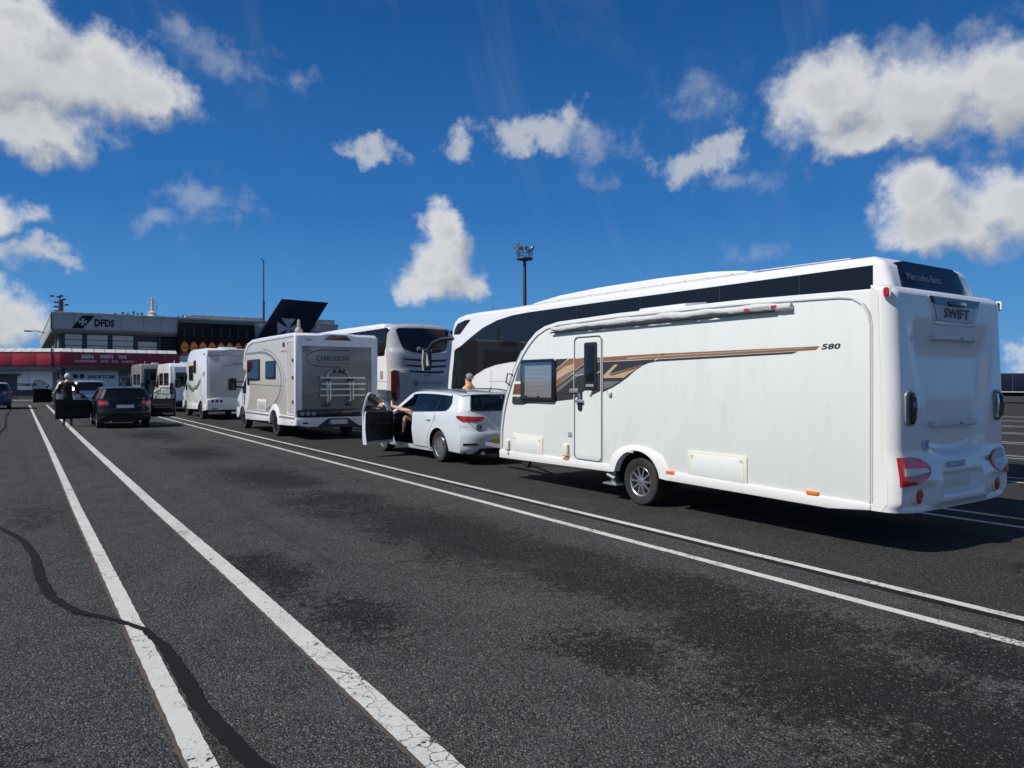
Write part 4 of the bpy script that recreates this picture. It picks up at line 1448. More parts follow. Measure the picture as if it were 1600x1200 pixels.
    m.box(xc - W / 2 + .2, xc + W / 2 - .2, y0 + sA - .25, y0 + sA + .12, .50, .90 * k, bev=.08)
    m.obj('floor', 'interior_black', T)
    if seats:
        for sg in (-1, 1):
            cx = xc + sg * .37
            sy = y0 + dB + .02
            m = M().prism('x', [(sy + .05, .32), (sy + .55, .34), (sy + .60, .48), (sy + .1, .46), (sy - .02, .50)], cx - .25, cx + .25, bev=.06, seg=3)
            m.prism('x', [(sy + .08, .46), (sy - .16, 1.04), (sy - .26, 1.02), (sy - .10, .42)], cx - .24, cx + .24, bev=.05, seg=3)
            m.prism('x', [(sy - .17, 1.06), (sy - .20, 1.24), (sy - .29, 1.23), (sy - .26, 1.05)], cx - .13, cx + .13, bev=.035, seg=3)
            m.obj('front_seat', 'seat_fabric', T)
        sy = y0 + ra + .28
        m = M().prism('x', [(sy, .34), (sy + .55, .36), (sy + .58, .50), (sy, .48)], xc - .62, xc + .62, bev=.06)
        m.prism('x', [(sy + .04, .48), (sy - .18, 1.02), (sy - .28, 1.0), (sy - .10, .42)], xc - .62, xc + .62, bev=.05)
        for a in (-.38, 0, .38):
            m.prism('x', [(sy - .18, 1.03), (sy - .21, 1.17), (sy - .28, 1.16), (sy - .26, 1.02)], xc + a - .12, xc + a + .12, bev=.03)
        m.obj('rear_seat', 'seat_fabric', T)
        M().lathe((xc + .37, y0 + sA - .34, .86 * k), (0, -1, .45), [(.185, -.012), (.197, 0), (.185, .012), (.173, 0), (.185, -.012)], 24).obj('steering_wheel', 'interior_black', T)
    for sg in (-1, 1):
        for sc_ in (ra, fa):
            x = xc + sg * (hw(sc_, wr) - .115)
            m = M()
            a = arc(y0 + sc_, wr + .01, AR - .004, -8, 188, 16)
            n = len(a)
            xo, xi = xc + sg * (hw(sc_, wr + .2) - .02), xc + sg * (W / 2 - .34)
            m.raw([(xo, y, z) for y, z in a] + [(xi, y, z) for y, z in a], [(i, i + 1, i + 1 + n, i + n) for i in range(n - 1)] + [tuple(range(n, 2 * n))])
            m.obj('wheel_well', 'under_black', T)
            make_wheel(T, (x, y0 + sc_, wr), sg, wr, .21, wr * .70, spokes, rim, double=spokes > 8)
    return T, rear_pt


CAR_X, CAR_Y = 7.755, 11.72
estate, est_rear = build_car('estate_car', 'white estate car with its front passenger door open, coupled ahead of the caravan', 'car', CAR_X, CAR_Y, 'car_white',
                             L=4.55, W=1.80, ra=1.09, fa=3.86, wr=.315, style='estate', open_left=66, spokes=20, plate='plate_yellow', dB=2.20)
px_, py_, pz_ = est_rear(-.52, .735, .006)
M().lathe((px_, py_, pz_), (0, -1, 0), [(.001, .002), (.085, .002), (.085, 0)], 20).obj('sticker', 'plate_white', estate)
text('lettering', 'UK', 'ink_black', estate, (px_ - .06, py_ - .004, pz_ - .05), (1, 0, 0), (0, 0, 1), .12, .10, bold=.02)
M().tube([(CAR_X - .56, CAR_Y + .5, 1.40), (CAR_X - .60, CAR_Y + 1.2, 1.455), (CAR_X - .60, CAR_Y + 2.2, 1.455), (CAR_X - .56, CAR_Y + 2.6, 1.40)], .016, 6).obj('roof_rail', 'black_gloss', estate)
M().tube([(CAR_X + .56, CAR_Y + .5, 1.40), (CAR_X + .60, CAR_Y + 1.2, 1.455), (CAR_X + .60, CAR_Y + 2.2, 1.455), (CAR_X + .56, CAR_Y + 2.6, 1.40)], .016, 6).obj('roof_rail', 'black_gloss', estate)

build_car('hatchback', 'black hatchback with both front doors standing open', 'car', 2.95, 28.15, 'car_black', L=4.15, W=1.76, H=1.45, ra=.82, fa=3.32, wr=.31, style='hatch', open_left=68, open_right=62, glass_m='glass_dark', spokes=10, dB=1.54)
build_car('people_carrier', 'silver people carrier waiting ahead of the black hatchback', 'car', 2.85, 42.6, 'car_silver', L=4.5, W=1.82, H=1.72, ra=.95, fa=3.65, wr=.33, style='suv', glass_m='glass_dark', seats=False)
build_car('small_car', 'silver small car half hidden in front of the silver people carrier', 'car', 2.35, 48.3, 'car_silver', L=4.1, W=1.74, H=1.70, ra=.85, fa=3.3, wr=.31, style='hatch', glass_m='glass_dark', seats=False, dB=1.66)
build_car('off_roader', 'black off-roader at the head of the queue with a side door open', 'car', 2.55, 53.6, 'car_black', L=4.7, W=1.9, H=1.78, ra=1.0, fa=3.85, wr=.37, style='suv', open_left=62, glass_m='glass_dark', seats=False)
build_car('crossover_car', 'dark blue crossover cut off by the left edge of the picture', 'car', -1.42, 51.5, 'car_blue', L=4.4, W=1.84, H=1.60, ra=.95, fa=3.6, wr=.34, style='suv', glass_m='glass_dark', seats=False)
# ---------------------------------------------------------------- people
def build_person(name, label, at, heading, joints, edges, mats, hair=None, hair_mat='hair_grey', root='pelvis'):
    """joints: name -> ((side, forward, up), radius, cloth tag); grown with a Skin modifier into one body"""
    T = thing(name, label, 'person', at)
    ch, sh = math.cos(heading), math.sin(heading)
    names = list(joints)
    idx = {n: i for i, n in enumerate(names)}
    me = bpy.data.meshes.new('body')
    co = []
    for n in names:
        (a, b, c), r, tg = joints[n]
        co.append((a * ch - b * sh, a * sh + b * ch, c))
    me.from_pydata(co, [(idx[a], idx[b]) for a, b in edges], [])
    ob = bpy.data.objects.new('body', me)
    COL.objects.link(ob)
    md = ob.modifiers.new('skin', 'SKIN')
    md.use_smooth_shade = True
    md.branch_smoothing = .4
    for i, n in enumerate(names):
        r = joints[n][1]
        me.skin_vertices[0].data[i].radius = r if isinstance(r, tuple) else (r, r)
        me.skin_vertices[0].data[i].use_root = (n == root)
    sd = ob.modifiers.new('sub', 'SUBSURF')
    sd.levels = 2
    sd.render_levels = 2
    dg = bpy.context.evaluated_depsgraph_get()
    m2 = bpy.data.meshes.new_from_object(ob.evaluated_get(dg))
    m2.name = 'body'
    bpy.data.objects.remove(ob)
    bpy.data.meshes.remove(me)
    tags = sorted(set(mats))
    for tg in tags:
        m2.materials.append(MATS[mats[tg]])
    pts = [(Vector(c), joints[n][2]) for n, c in zip(names, co)]
    for p in m2.polygons:
        c = p.center
        tg = min(pts, key=lambda q: (q[0] - c).length_squared)[1]
        p.material_index = tags.index(tg)
        p.use_smooth = True
    o = bpy.data.objects.new('body', m2)
    COL.objects.link(o)
    o.parent = T
    PIV[o.name] = tuple(at)
    if hair:
        (hx, hy, hz), rx, ry, rz, tilt = hair
        m = M()
        rnd = random.Random(5)

        def cap(u, v):
            a = 2 * math.pi * u
            e = R(90 - 112 * v) if not math.sin(a) > .35 else R(90 - 70 * v)
            k = 1 + .03 * math.sin(9 * a) * math.sin(7 * e)
            x, y, z = rx * math.cos(e) * math.cos(a) * k, ry * math.cos(e) * math.sin(a) * k, rz * math.sin(e) * k
            x, y = x + hx, y + hy
            return (at[0] + x * ch - y * sh, at[1] + x * sh + y * ch, at[2] + hz + z)
        m.grid(cap, [i / 20 for i in range(21)], [i / 8 for i in range(9)])
        m.obj('hair', hair_mat, T, smooth=80)
    return T


def standing(h, arms='down'):
    """joints of a standing adult of height h, facing +forward"""
    k = h / 1.80
    J = {}

    def a(n, x, y, z, r, tg):
        J[n] = ((x * k, y * k, z * k), tuple(q * k for q in r) if isinstance(r, tuple) else r * k, tg)
    a('pelvis', 0, 0, .96, (.165, .115), 'leg')
    a('waist', 0, .0, 1.10, (.155, .11), 'top')
    a('chest', 0, .01, 1.28, (.175, .125), 'top')
    a('collar', 0, -.01, 1.45, (.12, .08), 'top')
    a('neck', 0, 0, 1.53, .062, 'skin')
    a('jaw', 0, .035, 1.60, (.064, .072), 'skin')
    a('head', 0, .012, 1.69, (.080, .096), 'skin')
    a('crown', 0, 0, 1.765, (.058, .07), 'skin')
    a('nose', 0, .118, 1.655, .014, 'skin')
    for s, sd in ((-1, 'l'), (1, 'r')):
        a('ear' + sd, s * .088, -.005, 1.665, .018, 'skin')
        a('shoulder' + sd, s * .195, -.01, 1.42, .075, 'top')
        if arms == 'down':
            a('elbow' + sd, s * .255, -.03, 1.13, .046, 'top' if arms == 'sleeves' else 'skin')
            a('wrist' + sd, s * .26, .06, .90, .031, 'skin')
            a('palm' + sd, s * .255, .085, .82, (.020, .038), 'skin')
            hand = [(.105, .735, .03), (.115, .715, .012), (.10, .708, -.008), (.085, .72, -.026)]
        else:
            a('elbow' + sd, s * .30, .16, 1.16, .055, 'top')
            a('wrist' + sd, s * .24, .40, 1.16, .040, 'top')
            a('palm' + sd, s * .22, .48, 1.15, (.036, .020), 'skin')
            hand = None
        px, py, pz = [q / k for q in J['palm' + sd][0]]
        for fi in range(4):
            if hand:
                hy, hz, off = hand[fi]
                a('f%d%s' % (fi, sd), px - s * .01, py + off * .9, pz - .045, .0095, 'skin')
                a('g%d%s' % (fi, sd), px - s * .022, py + off + .004, pz - .085 + .006 * abs(fi - 1), .008, 'skin')
            else:
                a('f%d%s' % (fi, sd), px + (fi - 1.5) * .018, py + .05, pz, .0095, 'skin')
                a('g%d%s' % (fi, sd), px + (fi - 1.5) * .019, py + .08, pz - .02, .008, 'skin')
        a('t' + sd, px - s * .035, py + .03, pz - .005 if hand else pz - .01, .011, 'skin')
        a('hip' + sd, s * .095, 0, .90, .095, 'leg')
        a('knee' + sd, s * .105, .015, .50, .060, 'leg')
        a('ankle' + sd, s * .105, -.03, .10, .042, 'leg')
        a('heel' + sd, s * .105, -.05, .042, .038, 'shoe')
        a('toe' + sd, s * .12, .14, .034, .034, 'shoe')
    E = [('pelvis', 'waist'), ('waist', 'chest'), ('chest', 'collar'), ('collar', 'neck'), ('neck', 'jaw'), ('jaw', 'head'), ('head', 'crown'), ('jaw', 'nose')]
    for sd in 'lr':
        E += [('head', 'ear' + sd), ('collar', 'shoulder' + sd), ('shoulder' + sd, 'elbow' + sd), ('elbow' + sd, 'wrist' + sd), ('wrist' + sd, 'palm' + sd), ('palm' + sd, 't' + sd), ('pelvis', 'hip' + sd), ('hip' + sd, 'knee' + sd), ('knee' + sd, 'ankle' + sd), ('ankle' + sd, 'heel' + sd), ('heel' + sd, 'toe' + sd)]
        for fi in range(4):
            E += [('palm' + sd, 'f%d%s' % (fi, sd)), ('f%d%s' % (fi, sd), 'g%d%s' % (fi, sd))]
    return J, E


J, E_ = standing(1.83)
for s in 'lr':
    p, r, t_ = J['elbow' + s]
    J['elbow' + s] = (p, r, 'skin')
k_ = 1.83 / 1.8
build_person('person', 'grey-haired person in a yellow T-shirt standing between the estate car and the coach', (9.12, 15.35, 0), R(35), J, E_,
             {'skin': 'skin', 'top': 'shirt_yellow', 'leg': 'trousers_dark', 'shoe': 'shoe_dark'}, ((0, -.008, 1.69 * k_), .090, .106, .100, 0), 'hair_grey')
J, E_ = standing(1.93, 'front')
build_person('person', 'white-haired person in a black jacket standing behind an open car door', (1.38, 31.25, 0), R(-8), J, E_,
             {'skin': 'skin', 'top': 'jacket_black', 'leg': 'trousers_dark', 'shoe': 'shoe_dark'}, ((0, -.008, 1.69 * 1.93 / 1.8), .104, .118, .12, 0), 'hair_white')


def seated():
    """passenger in the estate: one foot up on the door sill ahead, the other down in the footwell"""
    ax, ay = 7.34, 14.02
    J = {}

    def a(n, x, y, z, r, tg):
        J[n] = ((x - ax, y - ay, z), r, tg)
    kneeA = side_pt(641, 643.5, 6.98)
    footA = side_pt(613.5, 634.5, 6.92)
    kneeB = side_pt(634, 650.5, 7.02)
    footB = side_pt(629.5, 675, 6.95)
    a('pelvis', 7.38, 14.02, .60, (.16, .12), 'leg')
    a('waist', 7.38, 13.92, .76, (.15, .11), 'top')
    a('chest', 7.38, 13.84, .95, (.165, .12), 'top')
    a('collar', 7.38, 13.80, 1.10, (.11, .075), 'top')
    a('neck', 7.38, 13.80, 1.16, .055, 'skin')
    a('jaw', 7.38, 13.84, 1.21, (.06, .068), 'skin')
    a('head', 7.38, 13.82, 1.28, (.074, .088), 'skin')
    a('crown', 7.38, 13.81, 1.335, (.05, .06), 'skin')
    a('nose', 7.38, 13.925, 1.255, .013, 'skin')
    a('hipA', 7.26, 14.05, .62, .085, 'leg')
    a('kneeA', 6.98, kneeA[0], kneeA[1], .058, 'skin')
    a('calfA', 6.94, kneeA[0] * .65 + footA[0] * .35, kneeA[1] * .65 + footA[1] * .35 + .0, .052, 'skin')
    a('ankleA', 6.93, kneeA[0] * .1 + footA[0] * .9, kneeA[1] * .1 + footA[1] * .9, .036, 'skin')
    a('heelA', 6.92, footA[0] + .02, footA[1] - .01, .036, 'skin')
    a('toeA', 6.94, footA[0] + .10, footA[1] + .12, .026, 'skin')
    a('hipB', 7.42, 14.06, .60, .085, 'leg')
    a('kneeB', 7.02, kneeB[0], kneeB[1], .056, 'skin')
    a('calfB', 6.99, kneeB[0] * .65 + footB[0] * .35, kneeB[1] * .65 + footB[1] * .35, .052, 'skin')
    a('ankleB', 6.96, footB[0], footB[1] + .03, .036, 'skin')
    a('heelB', 6.95, footB[0] - .03, footB[1] - .04, .034, 'shoe')
    a('toeB', 6.93, footB[0] + .18, footB[1] - .07, .030, 'shoe')
    for s, sd in ((-1, 'l'), (1, 'r')):
        a('shoulder' + sd, 7.38 + s * .17, 13.81, 1.07, .065, 'top')
        a('elbow' + sd, 7.38 + s * .23, 13.92, .84, .042, 'skin')
        a('wrist' + sd, 7.38 + s * .14, 14.12, .78, .030, 'skin')
        a('palm' + sd, 7.38 + s * .11, 14.19, .77, (.034, .02), 'skin')
        for fi in range(4):
            a('f%d%s' % (fi, sd), 7.38 + s * .11 + (fi - 1.5) * .018, 14.25, .765, .009, 'skin')
        a('t' + sd, 7.38 + s * .07, 14.20, .77, .010, 'skin')
    E = [('pelvis', 'waist'), ('waist', 'chest'), ('chest', 'collar'), ('collar', 'neck'), ('neck', 'jaw'), ('jaw', 'head'), ('head', 'crown'), ('jaw', 'nose')]
    for l in 'AB':
        E += [('pelvis', 'hip' + l), ('hip' + l, 'knee' + l), ('knee' + l, 'calf' + l), ('calf' + l, 'ankle' + l), ('ankle' + l, 'heel' + l), ('heel' + l, 'toe' + l)]
    for sd in 'lr':
        E += [('collar', 'shoulder' + sd), ('shoulder' + sd, 'elbow' + sd), ('elbow' + sd, 'wrist' + sd), ('wrist' + sd, 'palm' + sd), ('palm' + sd, 't' + sd)] + [('palm' + sd, 'f%d%s' % (fi, sd)) for fi in range(4)]
    return build_person('person', 'bare-legged person sitting in the estate car with one foot up in the open door', (ax, ay, 0), 0, J, E,
                        {'skin': 'skin', 'top': 'trousers_dark', 'leg': 'shorts_beige', 'shoe': 'shoe_dark'}, ((.04, -.2, 1.28), .09, .105, .10, 0), 'hair_grey')


seated()
# ---------------------------------------------------------------- coaches
def coach_wheels(T, xl, xr, ys, z=.50):
    for y in ys:
        for s, x in ((-1, xl), (1, xr)):
            a = arc(y, .50, .60, 0, 180, 16)
            n = len(a)
            M().raw([(x - s * .004, p, q) for p, q in a] + [(x - s * .45, p, q) for p, q in a], [(i, i + 1, i + 1 + n, i + n) for i in range(n - 1)] + [tuple(range(n, 2 * n))]).obj('wheel_well', 'under_black', T)
            make_wheel(T, (x - s * .17, y, .50), s, .50, .30, .29, 10, 'galv')


def coach_body(XL, XR, prof, wheels, zfloor=.34):
    """side outline with wheel notches"""
    bot = []
    y_front = max(p[0] for p in prof)
    y_rear = min(p[0] for p in prof)
    for y in sorted(wheels, reverse=True):
        bot += [(y + .62, zfloor)] + [(p, q) for p, q in arc(y, .50, .62, 0, 180, 12) if q > zfloor] + [(y - .62, zfloor)]
    return prof + bot


def build_coach_near():
    XL, XR = 10.30, 12.82
    Y0, Y1 = 5.42, 18.45
    T = thing('coach', 'large white coach with dark window band and folding mirror, behind the caravan', 'coach', ((XL + XR) / 2, 11.9, 0))
    wy = (15.7, 9.4)
    # rear, roof and front, drawn from rear floor upwards
    prof = [(Y0 + .10, .40), (Y0, .8), (Y0 + .02, 2.2), (Y0 + .10, 3.0), (Y0 + .22, 3.36), (Y0 + .40, 3.45), (8.0, 3.475), (12.0, 3.49), (15.5, 3.50), (16.9, 3.52), (17.6, 3.505), (18.0, 3.45), (18.22, 3.33), (18.33, 3.10), (18.40, 2.6), (18.56, 1.9), (18.66, 1.2), (18.66, .7), (18.60, .34)]
    M().prism('x', coach_body(XL, XR, prof, wy), XL, XR, bev=.10, seg=4, ang=28).obj('body', 'coach_white', T, smooth=35)
    # left window band: sweeps up over the driver, full height to the rear
    top = [(17.80, 2.62), (17.2, 2.86), (16.6, 3.07), (15.9, 3.22), (15.2, 3.295), (14.5, 3.315), (12.0, 3.32), (9.0, 3.315), (5.80, 3.31)]
    low = [(5.80, 2.20), (9.0, 2.16), (12.0, 2.14), (14.6, 2.13), (15.3, 2.11), (16.0, 2.05), (16.5, 1.96), (17.0, 1.80), (17.4, 1.60), (17.70, 1.45), (17.78, 1.36), (18.36, 1.36), (18.27, 1.9), (18.12, 2.54)]
    for sx, x in ((-1, XL), (1, XR)):
        off = .010 * sx
        a, b = sorted((x + off, x + off - sx * .03))
        W = M().prism('x', top + low, a, b, bev=.004).obj('window_band', 'glass_coach', T, smooth=20)
        a, b = sorted((x + sx * .0125, x + sx * .0105))
        for yv in (16.55, 14.6, 12.6, 10.6, 8.6, 7.0):
            z1 = smooth_tab(sorted([(p, q) for p, q in top]), yv) - .02
            M().prism('x', [(yv - .012, 2.16), (yv + .012, 2.16), (yv + .012, z1), (yv - .012, z1)], a, b).obj('pane_joint', 'ink_black', W)
        # driver's drop window
        a, b = sorted((x + sx * .013, x + sx * .011))
        M().prism('x', [(17.72, 1.48), (18.30, 1.42), (18.16, 2.46), (17.70, 2.46)], a, b).obj('driver_window', 'glass_clear', W)
        a, b = sorted((x + sx * .020, x + sx * .010))
        m = M()
        m.tube([(x + sx * .014, p, q) for p, q in [(17.69, 1.50), (17.68, 2.48), (18.16, 2.48)]], .014, 5)
        m.tube([(x + sx * .014, p, q) for p, q in [(17.70, 2.14), (18.20, 2.14)]], .009, 5)
        m.obj('window_rubber', 'black_plastic', W)
        # small quarter light above the mirror
        a, b = sorted((x + off, x + off - sx * .03))
        M().prism('x', [(17.25, 3.335), (17.55, 3.34), (17.98, 3.26), (18.14, 3.12), (18.20, 2.97), (17.86, 2.96)], a, b, bev=.004).obj('quarter_light', 'glass_coach', T)
        # lower panels and shut lines
        m = M()
        a = x + sx * .001
        for pth in ([(5.6, 1.30), (16.3, 1.30)], [(17.68, 1.30), (17.68, .5)], [(16.2, 1.30), (16.2, 1.92)], [(5.6, .78), (8.7, .78)], [(10.1, .78), (15.0, .78)], [(11.4, 1.30), (11.4, .4)], [(13.2, 1.30), (13.2, .4)], [(16.3, 1.62), (14.0, 1.62)]):
            M().tube([(a, p, q) for p, q in pth], .006, 4).obj('shut_line', 'ink_grey', T)
    # inside the cab: seat back and wheel, seen through the driver's window
    M().prism('x', [(17.2, 1.1), (17.1, 2.1), (17.25, 2.12), (17.4, 1.2), (17.8, 1.2), (17.8, 1.05)], 10.55, 11.1, bev=.05).obj('driver_seat', 'seat_fabric', T)
    M().lathe((10.85, 18.05, 1.62), (0, -.6, .8), [(.235, -.015), (.25, 0), (.235, .015), (.22, 0), (.235, -.015)], 20).obj('steering_wheel', 'interior_black', T)
    # roof pod with bolted flange
    M().prism('x', [(14.9, 3.48), (14.3, 3.56), (13.4, 3.635), (12.0, 3.67), (10.2, 3.66), (8.9, 3.62), (8.2, 3.55), (7.9, 3.46)], XL + .12, XR - .12, bev=.07, seg=3, ang=20).obj('roof_unit', 'coach_white', T, smooth=40)
    m = M().tube([(XL + .09, 15.4, 3.49), (XL + .09, 12.0, 3.52), (XL + .09, 8.0, 3.50), (XL + .09, 6.2, 3.47)], .010, 5)
    m.obj('roof_seam', 'pale_trim', T)
    for i in range(14):
        y = 15.0 - .55 * i
        M().lathe((XL + .085, y, 3.508 - .0008 * abs(i - 5)), (-.5, 0, .8), [(.001, .014), (.010, .014), (.014, 0)], 6).obj('bolt', 'ink_grey', T)
    M().tube([(XL + .5, 16.9, 3.52), (XL + .5, 16.9, 3.68)], .008, 5).obj('aerial', 'ink_black', T)
    # front
    M().prism('x', [(18.42, 2.9), (18.48, 2.5), (18.63, 1.9), (18.72, 1.3), (18.70, 1.3), (18.60, 1.9), (18.44, 2.5), (18.38, 2.9)], XL + .10, XR - .10).obj('windscreen', 'glass_coach', T)
    M().prism('x', [(18.30, 3.25), (18.385, 2.98), (18.36, 2.97), (18.27, 3.24)], XL + .2, XR - .2).obj('sign_glass', 'glass_coach', T)
    for sx in (-1, 1):
        cxx = (XL + XR) / 2 + sx * .95
        bx('headlamp', 'clear_lens', T, cxx - .17, cxx + .17, 18.60, 18.70, .62, .86, bev=.05)
        bx('bumper_corner', 'coach_white', T, cxx - .24, cxx + .24, 18.58, 18.72, .34, .60, bev=.06)
    # rear wrap-around window with lettering
    rw = M()
    rear = [(2.25, Y0 + .015), (2.6, Y0 + .05), (3.0, Y0 + .095), (3.15, Y0 + .15), (3.30, Y0 + .205), (3.37, Y0 + .235)]
    def rfn(x, z):
        u = abs(x - (XL + XR) / 2) / 1.26
        return (x, lerp_tab(rear, z) - .022 + .16 * u ** 8, z)
    rw.sheet([(XL + .06, 2.25), (XR - .06, 2.25), (XR - .08, 3.10), (XR - .16, 3.30), (XR - .5, 3.395), (XL + .5, 3.395), (XL + .16, 3.33), (XL + .08, 3.2)], rfn, .12, .03, (0, 1, 0))
    RW = rw.obj('rear_window', 'glass_coach', T, smooth=40)
    text('lettering', 'Mercedes-Benz', 'ink_grey', RW, (10.72, Y0 + .10, 3.10), (1, .0, -.0), (0, .3, .95), 1.0, .12, thick=.01)
    bx('rear_grille', 'black_plastic', T, XL + .5, XR - .5, Y0 - .015, Y0 + .05, 1.15, 2.0, bev=.03)
    for sx in (-1, 1):
        cxx = (XL + XR) / 2 + sx * 1.08
        bx('tail_lamp', 'red_lens', T, cxx - .10, cxx + .10, Y0 - .02, Y0 + .08, .85, 1.6, bev=.04)
    bx('rear_bumper', 'coach_white', T, XL + .06, XR - .06, Y0 - .05, Y0 + .10, .42, .80, bev=.06)
    # mirror on a swan-neck arm reaching ahead of the front
    for sx, x in ((-1, XL), (1, XR)):
        arm = [(x - sx * .10, 18.10, 2.86), (x + sx * .02, 18.35, 2.87), (x + sx * .10, 18.75, 2.86), (x + sx * .20, 19.10, 2.76), (x + sx * .25, 19.28, 2.58), (x + sx * .26, 19.34, 2.36)]
        MR = M().tube(arm, [.06, .062, .062, .06, .055, .05], 10).obj('mirror_arm', 'black_plastic', T, smooth=60)
        M().prism('y', rrect(x + sx * .26 - .105, x + sx * .26 + .105, 1.95, 2.50, .07), 19.26, 19.42, bev=.04, seg=3).obj('mirror_head', 'black_plastic', MR)
        M().prism('y', rrect(x + sx * .26 - .09, x + sx * .26 + .09, 2.08, 2.44, .05), 19.25, 19.262).obj('mirror_glass', 'chrome', MR)
        M().tube([(x + sx * .36, 19.42, 2.55), (x + sx * .39, 19.42, 2.2), (x + sx * .36, 19.42, 1.95)], .02, 6).obj('mirror_shell', 'coach_white', MR)
    coach_wheels(T, XL, XR, wy)
    M().box(XL + .15, XR - .15, 6.0, 8.6, .3, .6).box(XL + .15, XR - .15, 10.2, 14.9, .28, .6).obj('floor', 'under_black', T)


build_coach_near()


def build_coach_far():
    XL, XR = 10.12, 12.62
    Y0, Y1 = 21.95, 34.2
    XC = (XL + XR) / 2
    T = thing('coach', 'silver-tailed coach with three dark rear louvres, ahead of the other coach', 'coach', (XC, 28, 0))
    wy = (31.4, 25.6)
    prof = [(Y0 + .50, .40), (Y0 + .45, .75), (Y0 + .45, 2.0), (Y0 + .52, 2.7), (Y0 + .66, 3.35), (Y0 + .76, 3.53), (Y0 + .95, 3.60), (26, 3.64), (31, 3.64), (33.0, 3.58), (33.8, 3.40), (34.1, 2.8), (34.3, 1.6), (34.3, .6), (34.2, .36)]
    M().prism('x', coach_body(XL, XR, prof, wy), XL, XR, bev=.11, seg=4, ang=28).obj('body', 'coach_white', T, smooth=35)
    # windows
    for sx, x in ((-1, XL), (1, XR)):
        a, b = sorted((x + sx * .010, x - sx * .03))
        W = M().prism('x', [(22.40, 3.42), (22.62, 2.49), (33.2, 2.45), (33.6, 2.9), (33.2, 3.42)], a, b, bev=.004).obj('window_band', 'glass_coach', T)
        a, b = sorted((x + sx * .0125, x + sx * .0105))
        for yv in (24.3, 26.1, 28.0, 29.9, 31.8):
            M().prism('x', [(yv - .012, 2.48), (yv + .012, 2.48), (yv + .012, 3.40), (yv - .012, 3.40)], a, b).obj('pane_joint', 'ink_black', W)
        M().box(min(x, x + sx * .012), max(x, x + sx * .012), 22.75, 22.98, 1.70, 1.98, bev=.003).obj('filler_flap', 'trim_grey', T)
        for pth in ([(22.5, 1.62), (33.5, 1.62)], [(23.3, 1.62), (23.3, .5)], [(27.0, 1.62), (27.0, .5)], [(29.0, 1.62), (29.0, .5)]):
            M().tube([(x + sx * .001, p, q) for p, q in pth], .007, 4).obj('shut_line', 'ink_grey', T)
    # sculpted tail skin
    tab = [(.42, .10), (.60, .02), (.95, -.01), (1.4, .0), (1.95, .0), (2.05, .02), (2.6, .05), (2.75, .13), (3.45, .30), (3.55, .36), (3.625, .58)]

    def tail(x, z, off=0.0):
        u = min(1.0, abs(x - XC) / 1.235)
        y = Y0 + smooth_tab(tab, z) + .05 * u * u + .20 * u ** 9 - off
        y += -.02 * sstep(2.02, 1.99, z)
        return (x, y, z)
    us = [XC + 1.235 * math.sin(math.pi / 2 * (2 * i / 40 - 1)) for i in range(41)]
    zs = [.42 + (3.60 - .42) * i / 60 for i in range(61)]
    m = M()

    def crown(x, z):
        p = tail(x, z)
        drop = .12 * (abs(x - XC) / 1.235) ** 3 * sstep(3.2, 3.6, z)
        return (p[0], p[1], p[2] - drop)
    m.grid(crown, us, zs)
    for x in (us[0], us[-1]):
        e = [crown(x, z) for z in zs]
        n = len(e)
        m.raw(e + [(p[0], Y0 + .75, p[2]) for p in e], [(i, i + 1, i + 1 + n, i + n) for i in range(n - 1)])
    e = [crown(x, zs[-1]) for x in us]
    n = len(e)
    m.raw(e + [(p[0], Y0 + .95, p[2] + .02) for p in e], [(i, i + 1, i + 1 + n, i + n) for i in range(n - 1)])
    TS = m.obj('tail_panel', 'coach_silver', T, smooth=50)
    fn = lambda off: (lambda x, z: tail(x, z, off))
    gl = [(XC - 1.00, 3.36), (XC - .9, 3.42), (XC, 3.44), (XC + .9, 3.42), (XC + 1.0, 3.36), (XC + .90, 2.95), (XC + .82, 2.74), (XC + .5, 2.62), (XC, 2.55), (XC - .5, 2.62), (XC - .82, 2.74), (XC - .90, 2.95)]
    RW = M().sheet(gl, fn(.030), .1, .04, (0, 1, 0)).obj('rear_window', 'glass_coach', TS, smooth=40)
    M().tube([tail(XC + .86 * math.sin(R(a)), 2.72 - .19 * math.cos(R(a)) ** 1 + .02, .028) for a in range(-80, 81, 10)], .014, 5).obj('window_strip', 'chrome', TS)
    lo = tail(XC - .1, 2.72, .05)
    M().lathe((XC - .27, lo[1], 2.72), (0, -1, 0), [(.055, 0), (.065, .004), (.075, 0)], 20).tube([(XC - .32, lo[1] - .003, 2.68), (XC - .22, lo[1] - .003, 2.77)], .010, 5).obj('emblem', 'ink_white', RW)
    text('lettering', 'Arrieta', 'ink_white', RW, (XC - .17, lo[1] + .0, 2.66), (1, 0, 0), (0, .1, 1), .38, .11, bold=.01, thick=.012)
    bx('camera', 'ink_black', TS, XC - .06, XC + .08, Y0 + .34, Y0 + .42, 3.50, 3.54, bev=.01)
    for z, h, w in ((2.36, .095, .86), (2.16, .09, .82), (1.965, .08, .70)):
        p = [(XC - w, z + .03), (XC - w * .3, z - .01 + .02), (XC + w * .4, z - .02 + .02), (XC + w, z + .03), (XC + w * .85, z - .05), (XC + w * .2, z - .075), (XC - w * .3, z - .06), (XC - w + .06, z - .015)]
        M().sheet(p, fn(.012), .2, .03, (0, 1, 0)).obj('louvre', 'black_plastic', TS)
    M().sheet([(XC - .14, 1.83), (XC + .12, 1.83), (XC + .10, 1.80), (XC - .12, 1.80)], fn(.012), .2, .02, (0, 1, 0)).obj('lid_handle', 'ink_black', TS)
    M().tube([tail(XC - 1.14, 2.0, .0), tail(XC - .8, 2.0, .002), tail(XC - .55, 1.985, .002)], .008, 4).obj('shut_line', 'ink_grey', TS)
    lx = XC - .42
